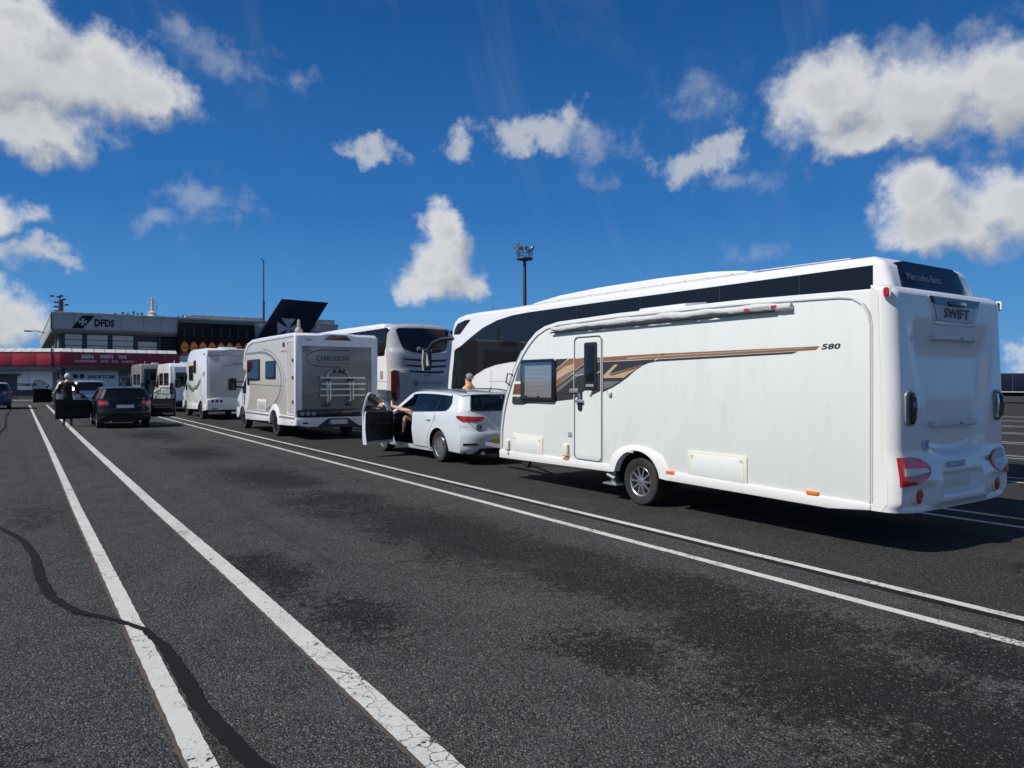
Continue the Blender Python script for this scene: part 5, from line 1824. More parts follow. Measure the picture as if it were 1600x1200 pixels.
    pt = tail(lx, 1.56, .012)
    E = M().lathe((lx, pt[1], 1.565), (0, -1, 0), [(.001, .004), (.10, .004), (.10, 0)], 28).obj('emblem', 'ink_grey', TS)
    M().tube([(lx - .06, pt[1] - .006, 1.52), (lx - .02, pt[1] - .006, 1.59), (lx + .07, pt[1] - .006, 1.62)], .010, 5).obj('emblem_stroke', 'coach_silver', E)
    text('lettering', 'VALE DO AVE', 'ink_grey', TS, (lx + .14, pt[1], 1.515), (1, 0, 0), (0, 0, 1), .86, .105, bold=.004)
    for sx in (-1, 1):
        p = [(XC + sx * a, z) for a, z in [(1.02, 1.98), (1.16, 2.0), (1.225, 1.96), (1.225, 1.25), (1.19, 1.05), (1.10, .95), (1.0, 1.08), (.985, 1.4)]]
        M().sheet(p, fn(.022), .08, .05, (0, 1, 0)).obj('tail_lamp', 'dark_red_lens', TS, smooth=50)
    bx('number_plate', 'plate_white', TS, XC - .26, XC + .26, Y0 - .04, Y0 + .02, .82, .93, bev=.003)
    M().prism('x', [(34.12, 2.9), (34.33, 1.9), (34.34, 1.2), (34.32, 1.2), (34.30, 1.9), (34.09, 2.9)], XL + .1, XR - .1).obj('windscreen', 'glass_coach', T)
    M().tube([(XL + .3, 26.0, 3.63), (XL + .3, 26.0, 3.80)], .007, 5).obj('aerial', 'ink_black', T)
    coach_wheels(T, XL, XR, wy)
    M().box(XL + .15, XR - .15, 22.6, 24.9, .3, .6).box(XL + .15, XR - .15, 26.3, 30.7, .28, .6).obj('floor', 'under_black', T)


build_coach_far()
# ---------------------------------------------------------------- motorhomes and vans
mat('screen_beige', (.36, .32, .26), .6, var=.2)
def van_cab(T, XL, XR, yb, yn, paint, wy, wr=.34, mirror=True, top=2.0):
    """cab of a coach-built motorhome: doors, bonnet, windscreen; yb = joint with the house, yn = nose"""
    w = .10
    L = yn - yb
    prof = [(yb - .1, .40), (yb - .1, top), (yb + L * .18, top), (yb + L * .62, 1.32), (yb + L * .86, 1.12), (yn - .04, .92), (yn, .70), (yn, .42), (yn - .1, .34)]
    notch = [(wy + (wr + .06) * math.cos(R(a)), wr + (wr + .06) * math.sin(R(a))) for a in range(0, 181, 15)]
    prof += [(p, q) for p, q in notch if q > .36] + [(wy - wr - .07, .36)]
    C = M().prism('x', prof, XL + w, XR - w, bev=.07, seg=3, ang=25).obj('cab', paint, T, smooth=40)
    for s, x in ((-1, XL + w), (1, XR - w)):
        a, b = sorted((x + s * .008, x - s * .02))
        win = [(yb + .10, 1.22), (yb + .10, top - .18), (yb + L * .16, top - .16), (yb + L * .52, 1.36), (yb + L * .50, 1.22)]
        M().prism('x', win, a, b, bev=.003).obj('cab_window', 'glass_dark', C)
        M().tube([(x + s * .002, p, q) for p, q in [(yb + .05, .50), (yb + .05, 1.9)]], .006, 4).obj('shut_line', 'ink_grey', C)
        M().tube([(x + s * .002, p, q) for p, q in [(yb + L * .52, 1.2), (yb + L * .50, .8), (yb + L * .42, .5)]], .006, 4).obj('shut_line', 'ink_grey', C)
        M().box(min(x, x + s * .03), max(x, x + s * .03), yb + .14, yb + .30, 1.06, 1.10, bev=.01).obj('door_handle', 'black_plastic', C)
        M().box(min(x - s * .05, x + s * .015), max(x - s * .05, x + s * .015), yn - .45, yn - .05, .72, .95, bev=.05).obj('headlamp', 'clear_lens', C)
        if mirror:
            my = yb + L * .40
            MR = M().tube([(x, my, 1.42), (x + s * .22, my + .02, 1.44), (x + s * .34, my + .02, 1.44)], .035, 6).tube([(x, my, 1.62), (x + s * .34, my + .02, 1.60)], .025, 6).obj('mirror_arm', 'black_plastic', C)
            M().box(min(x + s * .24, x + s * .52), max(x + s * .24, x + s * .52), my - .05, my + .09, 1.32, 1.74, bev=.05, seg=3).obj('mirror', 'black_plastic', MR)
            M().box(min(x + s * .28, x + s * .48), max(x + s * .28, x + s * .48), my - .054, my - .049, 1.40, 1.70, bev=.002).obj('mirror_glass', 'glass_dark', MR)
    M().prism('x', [(yb + L * .20, top + .01), (yb + L * .64, 1.345), (yb + L * .62, 1.32), (yb + L * .18, top - .02)], XL + w + .12, XR - w - .12).obj('windscreen', 'glass_dark', C)
    bx('grille', 'black_plastic', C, XL + .55, XR - .55, yn - .05, yn + .015, .50, .85, bev=.02)
    return C


def house_wheels(T, XL, XR, ys, wr, rims='alloy'):
    for y in ys:
        for s, x in ((-1, XL), (1, XR)):
            a = arc(y, wr, wr + .07, -5, 185, 16)
            n = len(a)
            M().raw([(x - s * .02, p, q) for p, q in a] + [(x - s * .36, p, q) for p, q in a], [(i, i + 1, i + 1 + n, i + n) for i in range(n - 1)] + [tuple(range(n, 2 * n))]).obj('wheel_well', 'under_black', T)
            make_wheel(T, (x - s * .14, y, wr), s, wr, .22, wr * .64, 10, rims, double=True)


def notched(pts_top, wy, wr, zf, y_lo, y_hi):
    out = list(pts_top)
    for y in sorted(wy, reverse=True):
        if y_lo < y < y_hi:
            nn = [(y + (wr + .08) * math.cos(R(a)), wr + (wr + .08) * math.sin(R(a))) for a in range(0, 181, 12)]
            out += [(y + wr + .09, zf)] + [(p, q) for p, q in nn if q > zf + .02] + [(y - wr - .09, zf)]
    return out


def build_beige_motorhome():
    XL, XR = 6.20, 8.55
    XC = (XL + XR) / 2
    Y0, YB, YN = 19.70, 25.05, 26.75
    T = thing('motorhome', 'beige and grey motorhome with bicycle rack on its back, ahead of the estate car', 'motorhome', (XC, 22.9, 0))
    wy, wr = (21.72, 25.95), .36
    house = [(Y0 + .03, .62), (Y0, 2.2), (Y0 + .03, 2.86), (Y0 + .14, 2.93), (23.2, 2.94), (24.2, 2.93), (24.75, 2.84), (25.1, 2.62), (25.25, 2.30), (25.25, 2.02), (YB, 1.95), (YB, .60)]
    H = M().prism('x', notched(house, wy, wr, .60, Y0, YB), XL, XR, bev=.03, seg=3, ang=25).obj('house', 'mh_beige', T, smooth=30)
    # white roof cap and corner posts
    cap = [(Y0 - .03, 2.72), (Y0 - .01, 2.90), (Y0 + .14, 2.965), (23.2, 2.985), (24.2, 2.975), (24.8, 2.88), (25.17, 2.65), (25.32, 2.30), (25.30, 2.0), (25.20, 2.0), (25.22, 2.30), (25.06, 2.56), (24.7, 2.77), (24.2, 2.855), (Y0 + .16, 2.86), (Y0 + .10, 2.72)]
    M().prism('x', cap, XL - .025, XR + .025, bev=.03, seg=3, ang=25).obj('roof_cap', 'mh_white', T, smooth=30)
    for s, x in ((-1, XL), (1, XR)):
        M().prism('z', [(x - s * -.03, Y0 - .03), (x - s * .16, Y0 - .03), (x - s * .16, Y0 + .02), (x - s * .01, Y0 + .02), (x - s * .01, Y0 + .14), (x + s * .03, Y0 + .14)], .60, 2.88, bev=.015).obj('corner_post', 'mh_white', T)
        # skirts with arch
        for ya, yb_ in ((Y0 + .02, 21.24), (22.2, YB - .02)):
            S = M().prism('x', [(ya, .42 if ya > 20 else .40), (yb_, .36), (yb_, .66), (ya, .66)], min(x, x + s * .02), max(x, x + s * .02), bev=.008).obj('skirt', 'mh_white', T)
            a, b = sorted((x + s * .022, x + s * .019))
            M().prism('x', [(ya + .05, .565), (yb_ - .03, .565), (yb_ - .03, .625), (ya + .05, .625)], a, b).obj('skirt_stripe', 'mh_grey', S)
            M().box(*sorted((x + s * .03, x + s * .018)), ya + .22, ya + .30, .47, .50, bev=.004).obj('side_marker', 'amber_lens', S)
        n = 17
        oo = [(21.72 + .54 * math.cos(R(180 - 180 * i / (n - 1))), .44 + .52 * math.sin(R(180 - 180 * i / (n - 1))) ** .8 if 0 < i < n - 1 else .36) for i in range(n)]
        ii = [(21.72 + .42 * math.cos(R(180 - 180 * i / (n - 1))), .38 + .40 * math.sin(R(180 - 180 * i / (n - 1)))) for i in range(n)]
        vs = [(x + s * .002, p, q) for p, q in oo] + [(x + s * .035, p * .75 + q2 * .25, q * .75 + r2 * .25) for (p, q), (q2, r2) in zip(oo, ii)] + [(x + s * .04, p, q) for p, q in ii] + [(x - s * .05, p, q) for p, q in ii]
        M().raw(vs, [(r * n + i, r * n + i + 1, (r + 1) * n + i + 1, (r + 1) * n + i) for r in range(3) for i in range(n - 1)]).obj('wheel_arch', 'mh_white', T, smooth=50)
        # white flash behind the cab
        a, b = sorted((x + s * .004, x + s * .001))
        M().prism('x', [(24.95, 1.62), (24.70, 1.60), (24.55, 1.40), (24.60, 1.10), (24.85, .75), (25.0, .70)], a, b).obj('graphic', 'mh_white', H)
        # sweeping rings
        def ring(c, r0, r1, rz0, rz1, a0, a1, mt, lift):
            o = [(c[0] + r1 * math.cos(R(a0 + (a1 - a0) * i / 24)), c[1] + rz1 * math.sin(R(a0 + (a1 - a0) * i / 24))) for i in range(25)]
            q = [(c[0] + r0 * math.cos(R(a0 + (a1 - a0) * i / 24)), c[1] + rz0 * math.sin(R(a0 + (a1 - a0) * i / 24))) for i in range(25)]
            aa, bb = sorted((x + s * (lift + .001), x + s * lift))
            M().prism('x', o + q[::-1], aa, bb).obj('graphic', mt, H)
        ring((23.3, 1.62), 2.20, 2.28, .86, .95, 90, 262, 'ink_grey', .002)
        ring((23.2, 1.62), 2.38, 2.40, .99, 1.01, 95, 240, 'ink_green', .002)
        aa, bb = sorted((x + s * .003, x + s * .002))
        M().prism('x', [(25.0, 2.50), (23.3, 2.50), (23.3, 2.57), (25.0, 2.57)], aa, bb).obj('graphic', 'ink_grey', H)
        M().prism('x', [(24.8, 1.52), (21.0, 1.47), (21.0, 1.49), (24.8, 1.545)], aa, bb).obj('graphic', 'ink_green', H)
        # windows
        for (a0, a1, b0, b1) in ((23.32, 24.80, 1.66, 2.33), (21.60, 22.62, 1.70, 2.24)):
            c, d = sorted((x + s * .035, x - s * .005))
            W = M().prism('x', rrect(a0, a1, b0, b1, .04), c, d, bev=.012).obj('window', 'black_plastic', H)
            c, d = sorted((x + s * .040, x + s * .034))
            M().prism('x', rrect(a0 + .07, a1 - .07, b0 + .06, b1 - .06, .04), c, d).obj('pane', 'glass_dark', W)
        # garage door at the very back
        c, d = sorted((x + s * .012, x - s * .005))
        D = M().prism('x', rrect(19.82, 20.42, .72, 2.72, .08), c, d, bev=.004).obj('garage_door', 'mh_beige', H)
        M().tube([(x + s * .012, p, q) for p, q in rrect(19.80, 20.44, .70, 2.74, .09)], .018, 6, closed=True).obj('door_trim', 'mh_white', D)
        for z in (1.72, 1.05, 2.2):
            M().box(*sorted((x + s * .05, x + s * .01)), 19.83, 19.93, z - .05, z + .05, bev=.012).obj('door_lock', 'black_plastic', D)
        M().lathe((x + s * .012, 20.65, 1.70), (s, 0, 0), [(.001, .014), (.025, .014), (.03, 0)], 12).obj('door_stay', 'mh_white', H)
        c, d = sorted((x + s * .016, x - s * .005))
        K = M().prism('x', rrect(22.62, 23.60, .70, 1.06, .04), c, d, bev=.006).obj('locker', 'mh_white', H)
        c, d = sorted((x + s * .020, x + s * .012))
        M().prism('x', rrect(22.70, 23.42, .76, 1.00, .03), c, d, bev=.003).obj('locker_lid', 'mh_beige', K)
        M().box(*sorted((x + s * .05, x)), 24.62, 24.72, 1.50, 1.78, bev=.02).obj('awning_lamp', 'black_plastic', H)
        M().box(*sorted((x + s * .004, x + s * .001)), 20.72, 20.92, 2.60, 2.74).obj('badge', 'ink_black', H)
    text('lettering', 'edition', 'ink_red', H, (XL - .002, 21.10, 2.46), (0, -1, 0), (0, 0, 1), .60, .06, thick=.002)
    # rear wall
    RWALL = M().box(XL + .13, XR - .13, Y0 - .020, Y0 + .01, .84, 2.62, bev=.01).obj('rear_wall', 'mh_grey', T)
    TB = M().sheet([(XL + .13, 2.60), (XR - .13, 2.60), (XR - .13, 2.88), (XC + .5, 2.90), (XC + .3, 2.94), (XC - .3, 2.94), (XC - .5, 2.90), (XL + .13, 2.88)], lambda x, z: (x, Y0 - .045 + .02 * (z - 2.6) * 3, z), .2, .08, (0, 1, 0)).obj('rear_brow', 'mh_white', T)
    M().sheet([(XC - .40, 2.78), (XC + .40, 2.78), (XC + .22, 2.92), (XC - .22, 2.92)], lambda x, z: (x, Y0 - .052, z), .2, .02, (0, 1, 0)).obj('brake_light', 'dark_red_lens', TB)
    text('lettering', 'Viens', 'ink_red', TB, (XL + .22, Y0 - .040, 2.74), (1, 0, 0), (0, 0, 1), .22, .07, thick=.01)
    # the maker's oval and name
    el = [(XC - .30 + .62 * math.cos(R(a)), Y0 - .023, 2.26 + .24 * math.sin(R(a))) for a in range(75, 276, 8)]
    M().tube(el + [(XC + .1, Y0 - .023, 2.02)], .009, 4).tube([(XC - .15, Y0 - .023, 2.49), (XC + .35, Y0 - .023, 2.50)], .008, 4).obj('emblem', 'ink_black', RWALL)
    text('lettering', 'CHAUSSON', 'ink_black', RWALL, (XC - .62, Y0 - .021, 2.19), (1, 0, 0), (0, 0, 1), .96, .15, shear=.12, bold=.015)
    text('lettering', 'THE  MOTORHOMES', 'ink_red', RWALL, (XC - .52, Y0 - .021, 2.11), (1, 0, 0), (0, 0, 1), .82, .04, thick=.002)
    # lower lamp band, bumper and plate
    BM = M().box(XL + .02, XR - .02, Y0 - .06, Y0 + .04, .62, .83, bev=.02).obj('lamp_band', 'black_gloss', T)
    for s in (-1, 1):
        for i in range(3):
            xx = XC + s * (1.02 - .16 * i)
            M().lathe((xx, Y0 - .055, .725), (0, -1, 0), [(.001, .012), (.04, .014), (.055, .008), (.06, 0)], 18).obj('tail_lamp', 'trim_grey' if i else 'mh_grey', BM)
    M().prism('y', [(XL - .02, .62), (XR + .02, .62), (XR + .02, .42), (XR - .30, .36), (XC + .60, .36), (XC + .30, .58), (XC - .30, .58), (XC - .60, .36), (XL + .30, .36), (XL - .02, .42)], Y0 - .08, Y0 + .05, bev=.015).obj('bumper', 'mh_white', T)
    bx('bumper_insert', 'black_plastic', T, XC - .58, XC + .58, Y0 - .05, Y0 + .02, .33, .578)
    for s in (-1, 1):
        M().prism('y', [(XC + s * .85, .48), (XC + s * 1.02, .50), (XC + s * 1.0, .45), (XC + s * .88, .44)], Y0 - .09, Y0 - .07, bev=.004).obj('reflector', 'dark_red_lens', T)
    NP = bx('number_plate', 'plate_white', T, XC - .26, XC + .27, Y0 - .075, Y0 - .055, .42, .54, bev=.003)
    bx('plate_strip', 'ink_blue', NP, XC - .258, XC - .21, Y0 - .078, Y0 - .074, .422, .538)
    text('lettering', '2-GTG-528', 'ink_grey', NP, (XC - .19, Y0 - .075, .445), (1, 0, 0), (0, 0, 1), .44, .07, thick=.003)
    # bicycle rack
    for sx in (-.18, .48):
        RK = M().tube([(XC + sx - .15, Y0 - .02, 1.70), (XC + sx - .15, Y0 - .08, 1.62), (XC + sx - .15, Y0 - .14, 1.20), (XC + sx - .15, Y0 - .10, 1.0)], .024, 8).obj('rack_upright', 'alu_tube', T)
    for z, y in ((1.72, .30), (1.55, .34), (1.40, .30), (1.23, .26)):
        R1 = M().box(XC - .62, XC + .72, Y0 - y - .025, Y0 - y + .025, z - .022, z + .022, bev=.006).obj('rack_rail', 'alu_tube', RK)
        for xx in (XC - .64, XC + .72):
            M().box(xx, xx + .03, Y0 - y - .035, Y0 - y + .035, z - .035, z + .035, bev=.008).obj('rail_cap', 'black_plastic', R1)
    for sx in (-.33, .33):
        M().tube([(XC + sx, Y0 - .05, 1.30), (XC + sx, Y0 - .36, 1.60), (XC + sx, Y0 - .36, 1.10), (XC + sx, Y0 - .05, 1.0)], .018, 6).obj('rack_arm', 'alu_tube', RK)
        M().box(XC + sx - .03, XC + sx + .03, Y0 - .30, Y0 - .02, 1.64, 1.70, bev=.01).obj('rack_clamp', 'black_plastic', RK)
        M().box(XC + sx - .12, XC + sx + .08, Y0 - .16, Y0 - .02, .94, .97, bev=.01).obj('rack_foot', 'black_plastic', RK)
    hoop = [(XC - .33, Y0 - .06, 1.72), (XC - .28, Y0 - .06, 1.86), (XC - .15, Y0 - .06, 1.94), (XC + .15, Y0 - .06, 1.94), (XC + .28, Y0 - .06, 1.86), (XC + .33, Y0 - .06, 1.72)]
    M().tube(hoop, .020, 8).obj('rack_hoop', 'alu_tube', RK)
    M().tube([(XC - .38, Y0 - .06, 1.05), (XC + .40, Y0 - .06, 1.05)], .018, 8).obj('rack_brace', 'alu_tube', RK)
    for xx in (-.10, .06, .17):
        M().box(XC + xx - .025, XC + xx + .025, Y0 - .10, Y0 - .03, 1.86, 1.97, bev=.01).obj('rack_grip', 'black_plastic', RK)
    # roof gear
    M().lathe((XC - .62, 21.2, 2.95), (0, 0, 1), [(.13, 0), (.13, .05), (.09, .10), (.12, .16), (.10, .22), (.05, .27), (.045, .46), (.02, .50), (.001, .50)], 18).obj('satellite_dish', 'screen_beige', T)
    bx('roof_light', 'mh_white', T, XC - .35, XC + .35, 22.6, 23.3, 2.97, 3.08, bev=.05)
    M().prism('x', [(20.3, 2.97), (20.6, 3.03), (21.0, 3.05), (21.6, 3.04), (21.9, 2.97)], XC - .1, XR - .35, bev=.02).obj('roof_hatch', 'mh_white', T)
    van_cab(T, XL, XR, YB, YN, 'mh_white', wy[1], wr)
    house_wheels(T, XL, XR, wy[:1], wr, 'alloy_dark')
    house_wheels(T, XL + .12, XR - .12, wy[1:], wr, 'alloy_dark')
    M().box(XL + .2, XR - .2, Y0 + .2, 21.2, .34, .62).box(XL + .2, XR - .2, 22.3, 25.3, .30, .62).obj('floor', 'under_black', T)


build_beige_motorhome()


def build_white_motorhome():
    XL, XR = 6.38, 8.68
    XC = (XL + XR) / 2
    Y0, YB, YN = 32.25, 36.5, 38.3
    T = thing('motorhome', 'white motorhome with a plain pale grey back, between the beige motorhome and the vans', 'motorhome', (XC, 35, 0))
    wy, wr = (33.5, 37.45), .36
    house = [(Y0 + .03, .60), (Y0, 2.2), (Y0 + .05, 2.95), (Y0 + .16, 3.03), (35.0, 3.05), (35.7, 3.02), (36.2, 2.86), (36.6, 2.55), (36.75, 2.2), (36.7, 1.98), (YB, 1.92), (YB, .60)]
    H = M().prism('x', notched(house, wy, wr, .60, Y0, YB), XL, XR, bev=.035, seg=3, ang=25).obj('house', 'mh_white', T, smooth=30)
    for s, x in ((-1, XL), (1, XR)):
        for ya, yb_ in ((Y0 + .02, 33.04), (33.96, YB - .02)):
            M().prism('x', [(ya, .42), (yb_, .36), (yb_, .64), (ya, .64)], *sorted((x, x + s * .02)), bev=.008).obj('skirt', 'mh_white', T)
        for (a0, a1, b0, b1) in ((35.05, 35.95, 1.68, 2.35), (34.42, 34.86, 2.00, 2.56)):
            W = M().prism('x', rrect(a0, a1, b0, b1, .04), *sorted((x + s * .035, x - s * .005)), bev=.012).obj('window', 'black_plastic', H)
            M().prism('x', rrect(a0 + .07, a1 - .07, b0 + .06, b1 - .06, .04), *sorted((x + s * .040, x + s * .034))).obj('pane', 'glass_dark', W)
        sw = [(36.2, 1.60), (35.2, 1.35), (34.2, 1.50), (33.3, 1.82), (32.6, 2.10), (32.6, 2.0), (33.3, 1.72), (34.2, 1.36), (35.2, 1.22), (36.2, 1.40)]
        M().prism('x', sw, *sorted((x + s * .003, x + s * .002))).obj('graphic', 'ink_grey', H)
        M().prism('x', [(p, q - .12) for p, q in sw[:5]] + [(p, q - .09) for p, q in sw[5:]], *sorted((x + s * .003, x + s * .002))).obj('graphic', 'ink_green', H)
        M().prism('x', rrect(32.9, 33.4, 1.0, 1.9, .05), *sorted((x + s * .010, x - s * .002)), bev=.004).obj('locker', 'mh_white', H)
        M().box(*sorted((x + s * .02, x)), 32.62, 32.76, 2.74, 2.82, bev=.006).obj('door_lock', 'black_plastic', H)
        M().prism('x', rrect(34.2, 34.8, .75, 1.25, .05), *sorted((x + s * .010, x - s * .002)), bev=.004).obj('locker', 'mh_white', H)
        for yy in (32.7, 34.4):
            M().box(*sorted((x + s * .03, x)), yy, yy + .08, .48, .52, bev=.004).obj('side_marker', 'amber_lens', T)
        text('lettering', '600', 'ink_grey', H, (x + s * .002, 33.9 if s < 0 else 33.5, 1.62), (0, s, 0), (0, 0, 1), .4, .08, thick=.002) if s < 0 else None
    RWL = M().box(XL + .10, XR - .10, Y0 - .02, Y0 + .01, .72, 2.72, bev=.015).obj('rear_wall', 'mh_palegrey', T)
    M().prism('y', [(XL + .04, 2.72), (XR - .04, 2.72), (XR - .04, 2.94), (XR - .4, 3.0), (XL + .9, 3.0), (XL + .7, 2.96), (XL + .04, 2.94)], Y0 - .06, Y0 + .10, bev=.02).obj('rear_brow', 'mh_palegrey', T)
    text('lettering', 'FERRITE', 'ink_grey', RWL, (XL + 1.05, Y0 - .022, 2.30), (1, 0, 0), (0, 0, 1), .95, .12, shear=.15)
    bx('graphic', 'ink_grey', RWL, XL + .66, XL + .98, Y0 - .024, Y0 - .019, 2.30, 2.33)
    BM = M().prism('y', [(XL - .0, .42), (XR, .42), (XR, .86), (XC + .7, .95), (XC - .7, .95), (XL, .86)], Y0 - .10, Y0 + .04, bev=.03, seg=3).obj('bumper', 'mh_white', T)
    for s in (-1, 1):
        for i in range(3):
            M().lathe((XC + s * (.92 - .17 * i), Y0 - .095, .80), (0, -1, 0), [(.001, .012), (.045, .014), (.06, .008), (.065, 0)], 18).obj('tail_lamp', 'dark_red_lens' if i == 1 else 'black_gloss', BM)
        M().box(XC + s * .85 - .10, XC + s * .85 + .10, Y0 - .112, Y0 - .095, .46, .50, bev=.004).obj('reflector', 'dark_red_lens', BM)
    bx('number_plate', 'plate_pale', T, XC + .2, XC + .70, Y0 - .115, Y0 - .10, .55, .66, bev=.003)
    bx('roof_light', 'mh_white', T, XC - .35, XC + .35, 33.4, 34.1, 3.04, 3.14, bev=.05)
    van_cab(T, XL, XR, YB, YN, 'mh_white', wy[1], wr)
    house_wheels(T, XL, XR, wy[:1], wr, 'alloy_dark')
    house_wheels(T, XL + .12, XR - .12, wy[1:], wr, 'alloy_dark')
    M().box(XL + .2, XR - .2, Y0 + .2, 33.0, .34, .62).box(XL + .2, XR - .2, 34.0, 36.8, .30, .62).obj('floor', 'under_black', T)


build_white_motorhome()


def build_van(name, label, XL, Y0, paint, H=2.62, W=2.05, L=5.9, rear_glass=True, spare=True, back=None, rack=False):
    XR = XL + W
    XC = XL + W / 2
    T = thing(name, label, 'van', (XC, Y0 + L / 2, 0))
    wy, wr = (Y0 + 1.1, Y0 + L - .95), .35
    prof = [(Y0 + .05, .46), (Y0, .9), (Y0 + .03, 1.7), (Y0 + .12, 2.45), (Y0 + .25, H - .03), (Y0 + .5, H), (Y0 + L - 2.0, H), (Y0 + L - 1.7, H - .10), (Y0 + L - .95, 1.35), (Y0 + L - .25, 1.10), (Y0 + L - .02, .85), (Y0 + L, .45), (Y0 + L - .1, .34)]
    body = M().prism('x', notched(prof, wy, wr, .38, Y0, Y0 + L), XL, XR, bev=.09, seg=4, ang=25).obj('body', paint, T, smooth=40)
    for s, x in ((-1, XL), (1, XR)):
        for a0, a1 in ((Y0 + .35, Y0 + 1.85), (Y0 + 2.2, Y0 + 3.5)):
            M().prism('x', rrect(a0, a1, 1.42, 2.10, .06), *sorted((x + s * .02, x - s * .03)), bev=.01).obj('window', 'glass_dark', T)
        M().prism('x', [(Y0 + L - 2.1, 1.30), (Y0 + L - 2.1, 2.0), (Y0 + L - 1.75, 2.02), (Y0 + L - 1.15, 1.40), (Y0 + L - 1.2, 1.28)], *sorted((x + s * .012, x - s * .03)), bev=.004).obj('cab_window', 'glass_dark', T)
        for yv in (Y0 + 1.95, Y0 + L - 2.2):
            M().tube([(x + s * .002, yv, z) for z in (.5, 1.3, 2.3)], .007, 4).obj('shut_line', 'ink_grey', T)
        M().tube([(x + s * .010, y, .95) for y in (Y0 + .2, Y0 + L - 1.4)], .018, 5).obj('side_strip', 'black_plastic', T)
        my = Y0 + L - 1.35
        MR = M().box(*sorted((x + s * .05, x + s * .30)), my - .05, my + .07, 1.35, 1.70, bev=.04).tube([(x - s * .04, my, 1.42), (x + s * .1, my, 1.45)], .03, 6).obj('mirror', 'black_plastic', T)
        M().prism('y', rrect(min(x, x - s * .17), max(x, x - s * .17), .95, 1.55, .03), Y0 - .015, Y0 + .06, bev=.015).obj('tail_lamp', 'dark_red_lens', T)
    # two rear doors
    for s in (-1, 1):
        x0, x1 = sorted((XC + s * .01, XC + s * (W / 2 - .20)))
        D = M().prism('y', rrect(x0, x1, .60, 2.42, .05), Y0 - .015, Y0 + .10, bev=.012).obj('rear_door', back or paint, T)
        M().prism('y', rrect(x0 + .09, x1 - .09, 1.45, 2.12, .06), Y0 - .022, Y0 - .010, bev=.003).obj('window_pane', 'glass_dark', D)
        M().box(x0 + .08, x1 - .08, Y0 - .024, Y0 - .012, 2.24, 2.26).obj('door_crease', 'ink_grey', D)
    bx('rear_bumper', 'black_plastic', T, XL + .05, XR - .05, Y0 - .10, Y0 + .06, .42, .60, bev=.03)
    bx('number_plate', 'plate_yellow', T, XC - .26, XC + .26, Y0 - .03, Y0 - .016, .74, .86, bev=.003)
    bx('brake_light', 'dark_red_lens', T, XC - .15, XC + .15, Y0 + .06, Y0 + .14, 2.50, 2.54, bev=.01)
    if spare:
        M().lathe((XC + .25, Y0 - .02, 1.75), (0, -1, 0), [(.02, .20), (.25, .20), (.33, .17), (.35, .08), (.33, 0)], 28).obj('spare_wheel', 'rubber', T)
    M().prism('x', [(Y0 + L - 1.66, H - .08), (Y0 + L - .92, 1.36), (Y0 + L - .94, 1.33), (Y0 + L - 1.70, H - .12)], XL + .15, XR - .15).obj('windscreen', 'glass_dark', T)
    bx('roof_vent', 'mh_white', T, XC - .2, XC + .2, Y0 + 1.6, Y0 + 2.0, H - .01, H + .10, bev=.03)
    M().tube([(XL + .3, Y0 + .6, H - .02), (XL + .3, Y0 + .55, H + .16)], .012, 5).obj('aerial', 'mh_white', T)
    house_wheels(T, XL, XR, wy, wr, 'galv')
    M().box(XL + .2, XR - .2, Y0 + .3, Y0 + .66, .30, .6).box(XL + .2, XR - .2, Y0 + 1.6, Y0 + L - 1.5, .30, .6).obj('floor', 'under_black', T)
    return T, (XC, Y0)


V, (vx, vy) = build_van('camper_van', 'white panel van with a spare wheel and bicycle on its rear doors', 6.50, 42.1, 'mh_white')
build_van('camper_van', 'grey van with black rear doors beside the shop, farthest in its lane', 6.10, 50.2, 'mh_grey', H=2.75, W=2.1, L=6.4, spare=False, back='car_black')


def bicycle(x, y, z):
    """hung across the back of the van"""
    T = thing('bicycle', 'bicycle hanging upright behind the white panel van', 'bicycle', (x, y, z))
    for dx, nm in ((-.5, 'wheel'), (.5, 'wheel')):
        w = M().lathe((x + dx, y, z + .33), (0, 1, 0), [(.30, -.018), (.335, 0), (.30, .018), (.29, 0), (.30, -.018)], 28).obj('wheel', 'rubber', T)
        m = M()
        for k in range(10):
            a = 2 * math.pi * k / 10
            m.tube([(x + dx, y, z + .33), (x + dx + .295 * math.cos(a), y, z + .33 + .295 * math.sin(a))], .004, 4)
        m.obj('spokes', 'galv', w)['kind'] = 'stuff'
    M().tube([(x - .5, y, z + .33), (x - .25, y, z + .80), (x + .32, y, z + .85), (x + .5, y, z + .33)], .022, 6).tube([(x - .25, y, z + .80), (x - .05, y, z + .30), (x + .32, y, z + .85)], .022, 6).tube([(x - .5, y, z + .33), (x - .05, y, z + .30)], .016, 6).tube([(x + .32, y, z + .85), (x + .30, y, z + 1.0)], .018, 6).obj('frame', 'alu_tube', T)
    M().tube([(x + .30, y - .25, z + 1.02), (x + .28, y, z + 1.0), (x + .30, y + .12, z + 1.02)], .014, 6).obj('handlebar', 'black_plastic', T)
    M().prism('z', [(x - .40, y - .07), (x - .40, y + .07), (x - .14, y + .015), (x - .14, y - .015)], z + .92, z + .97, bev=.015).tube([(x - .27, y, z + .78), (x - .28, y, z + .93)], .014, 6).obj('saddle', 'black_plastic', T)


bicycle(vx + .55, vy - .35, .95)
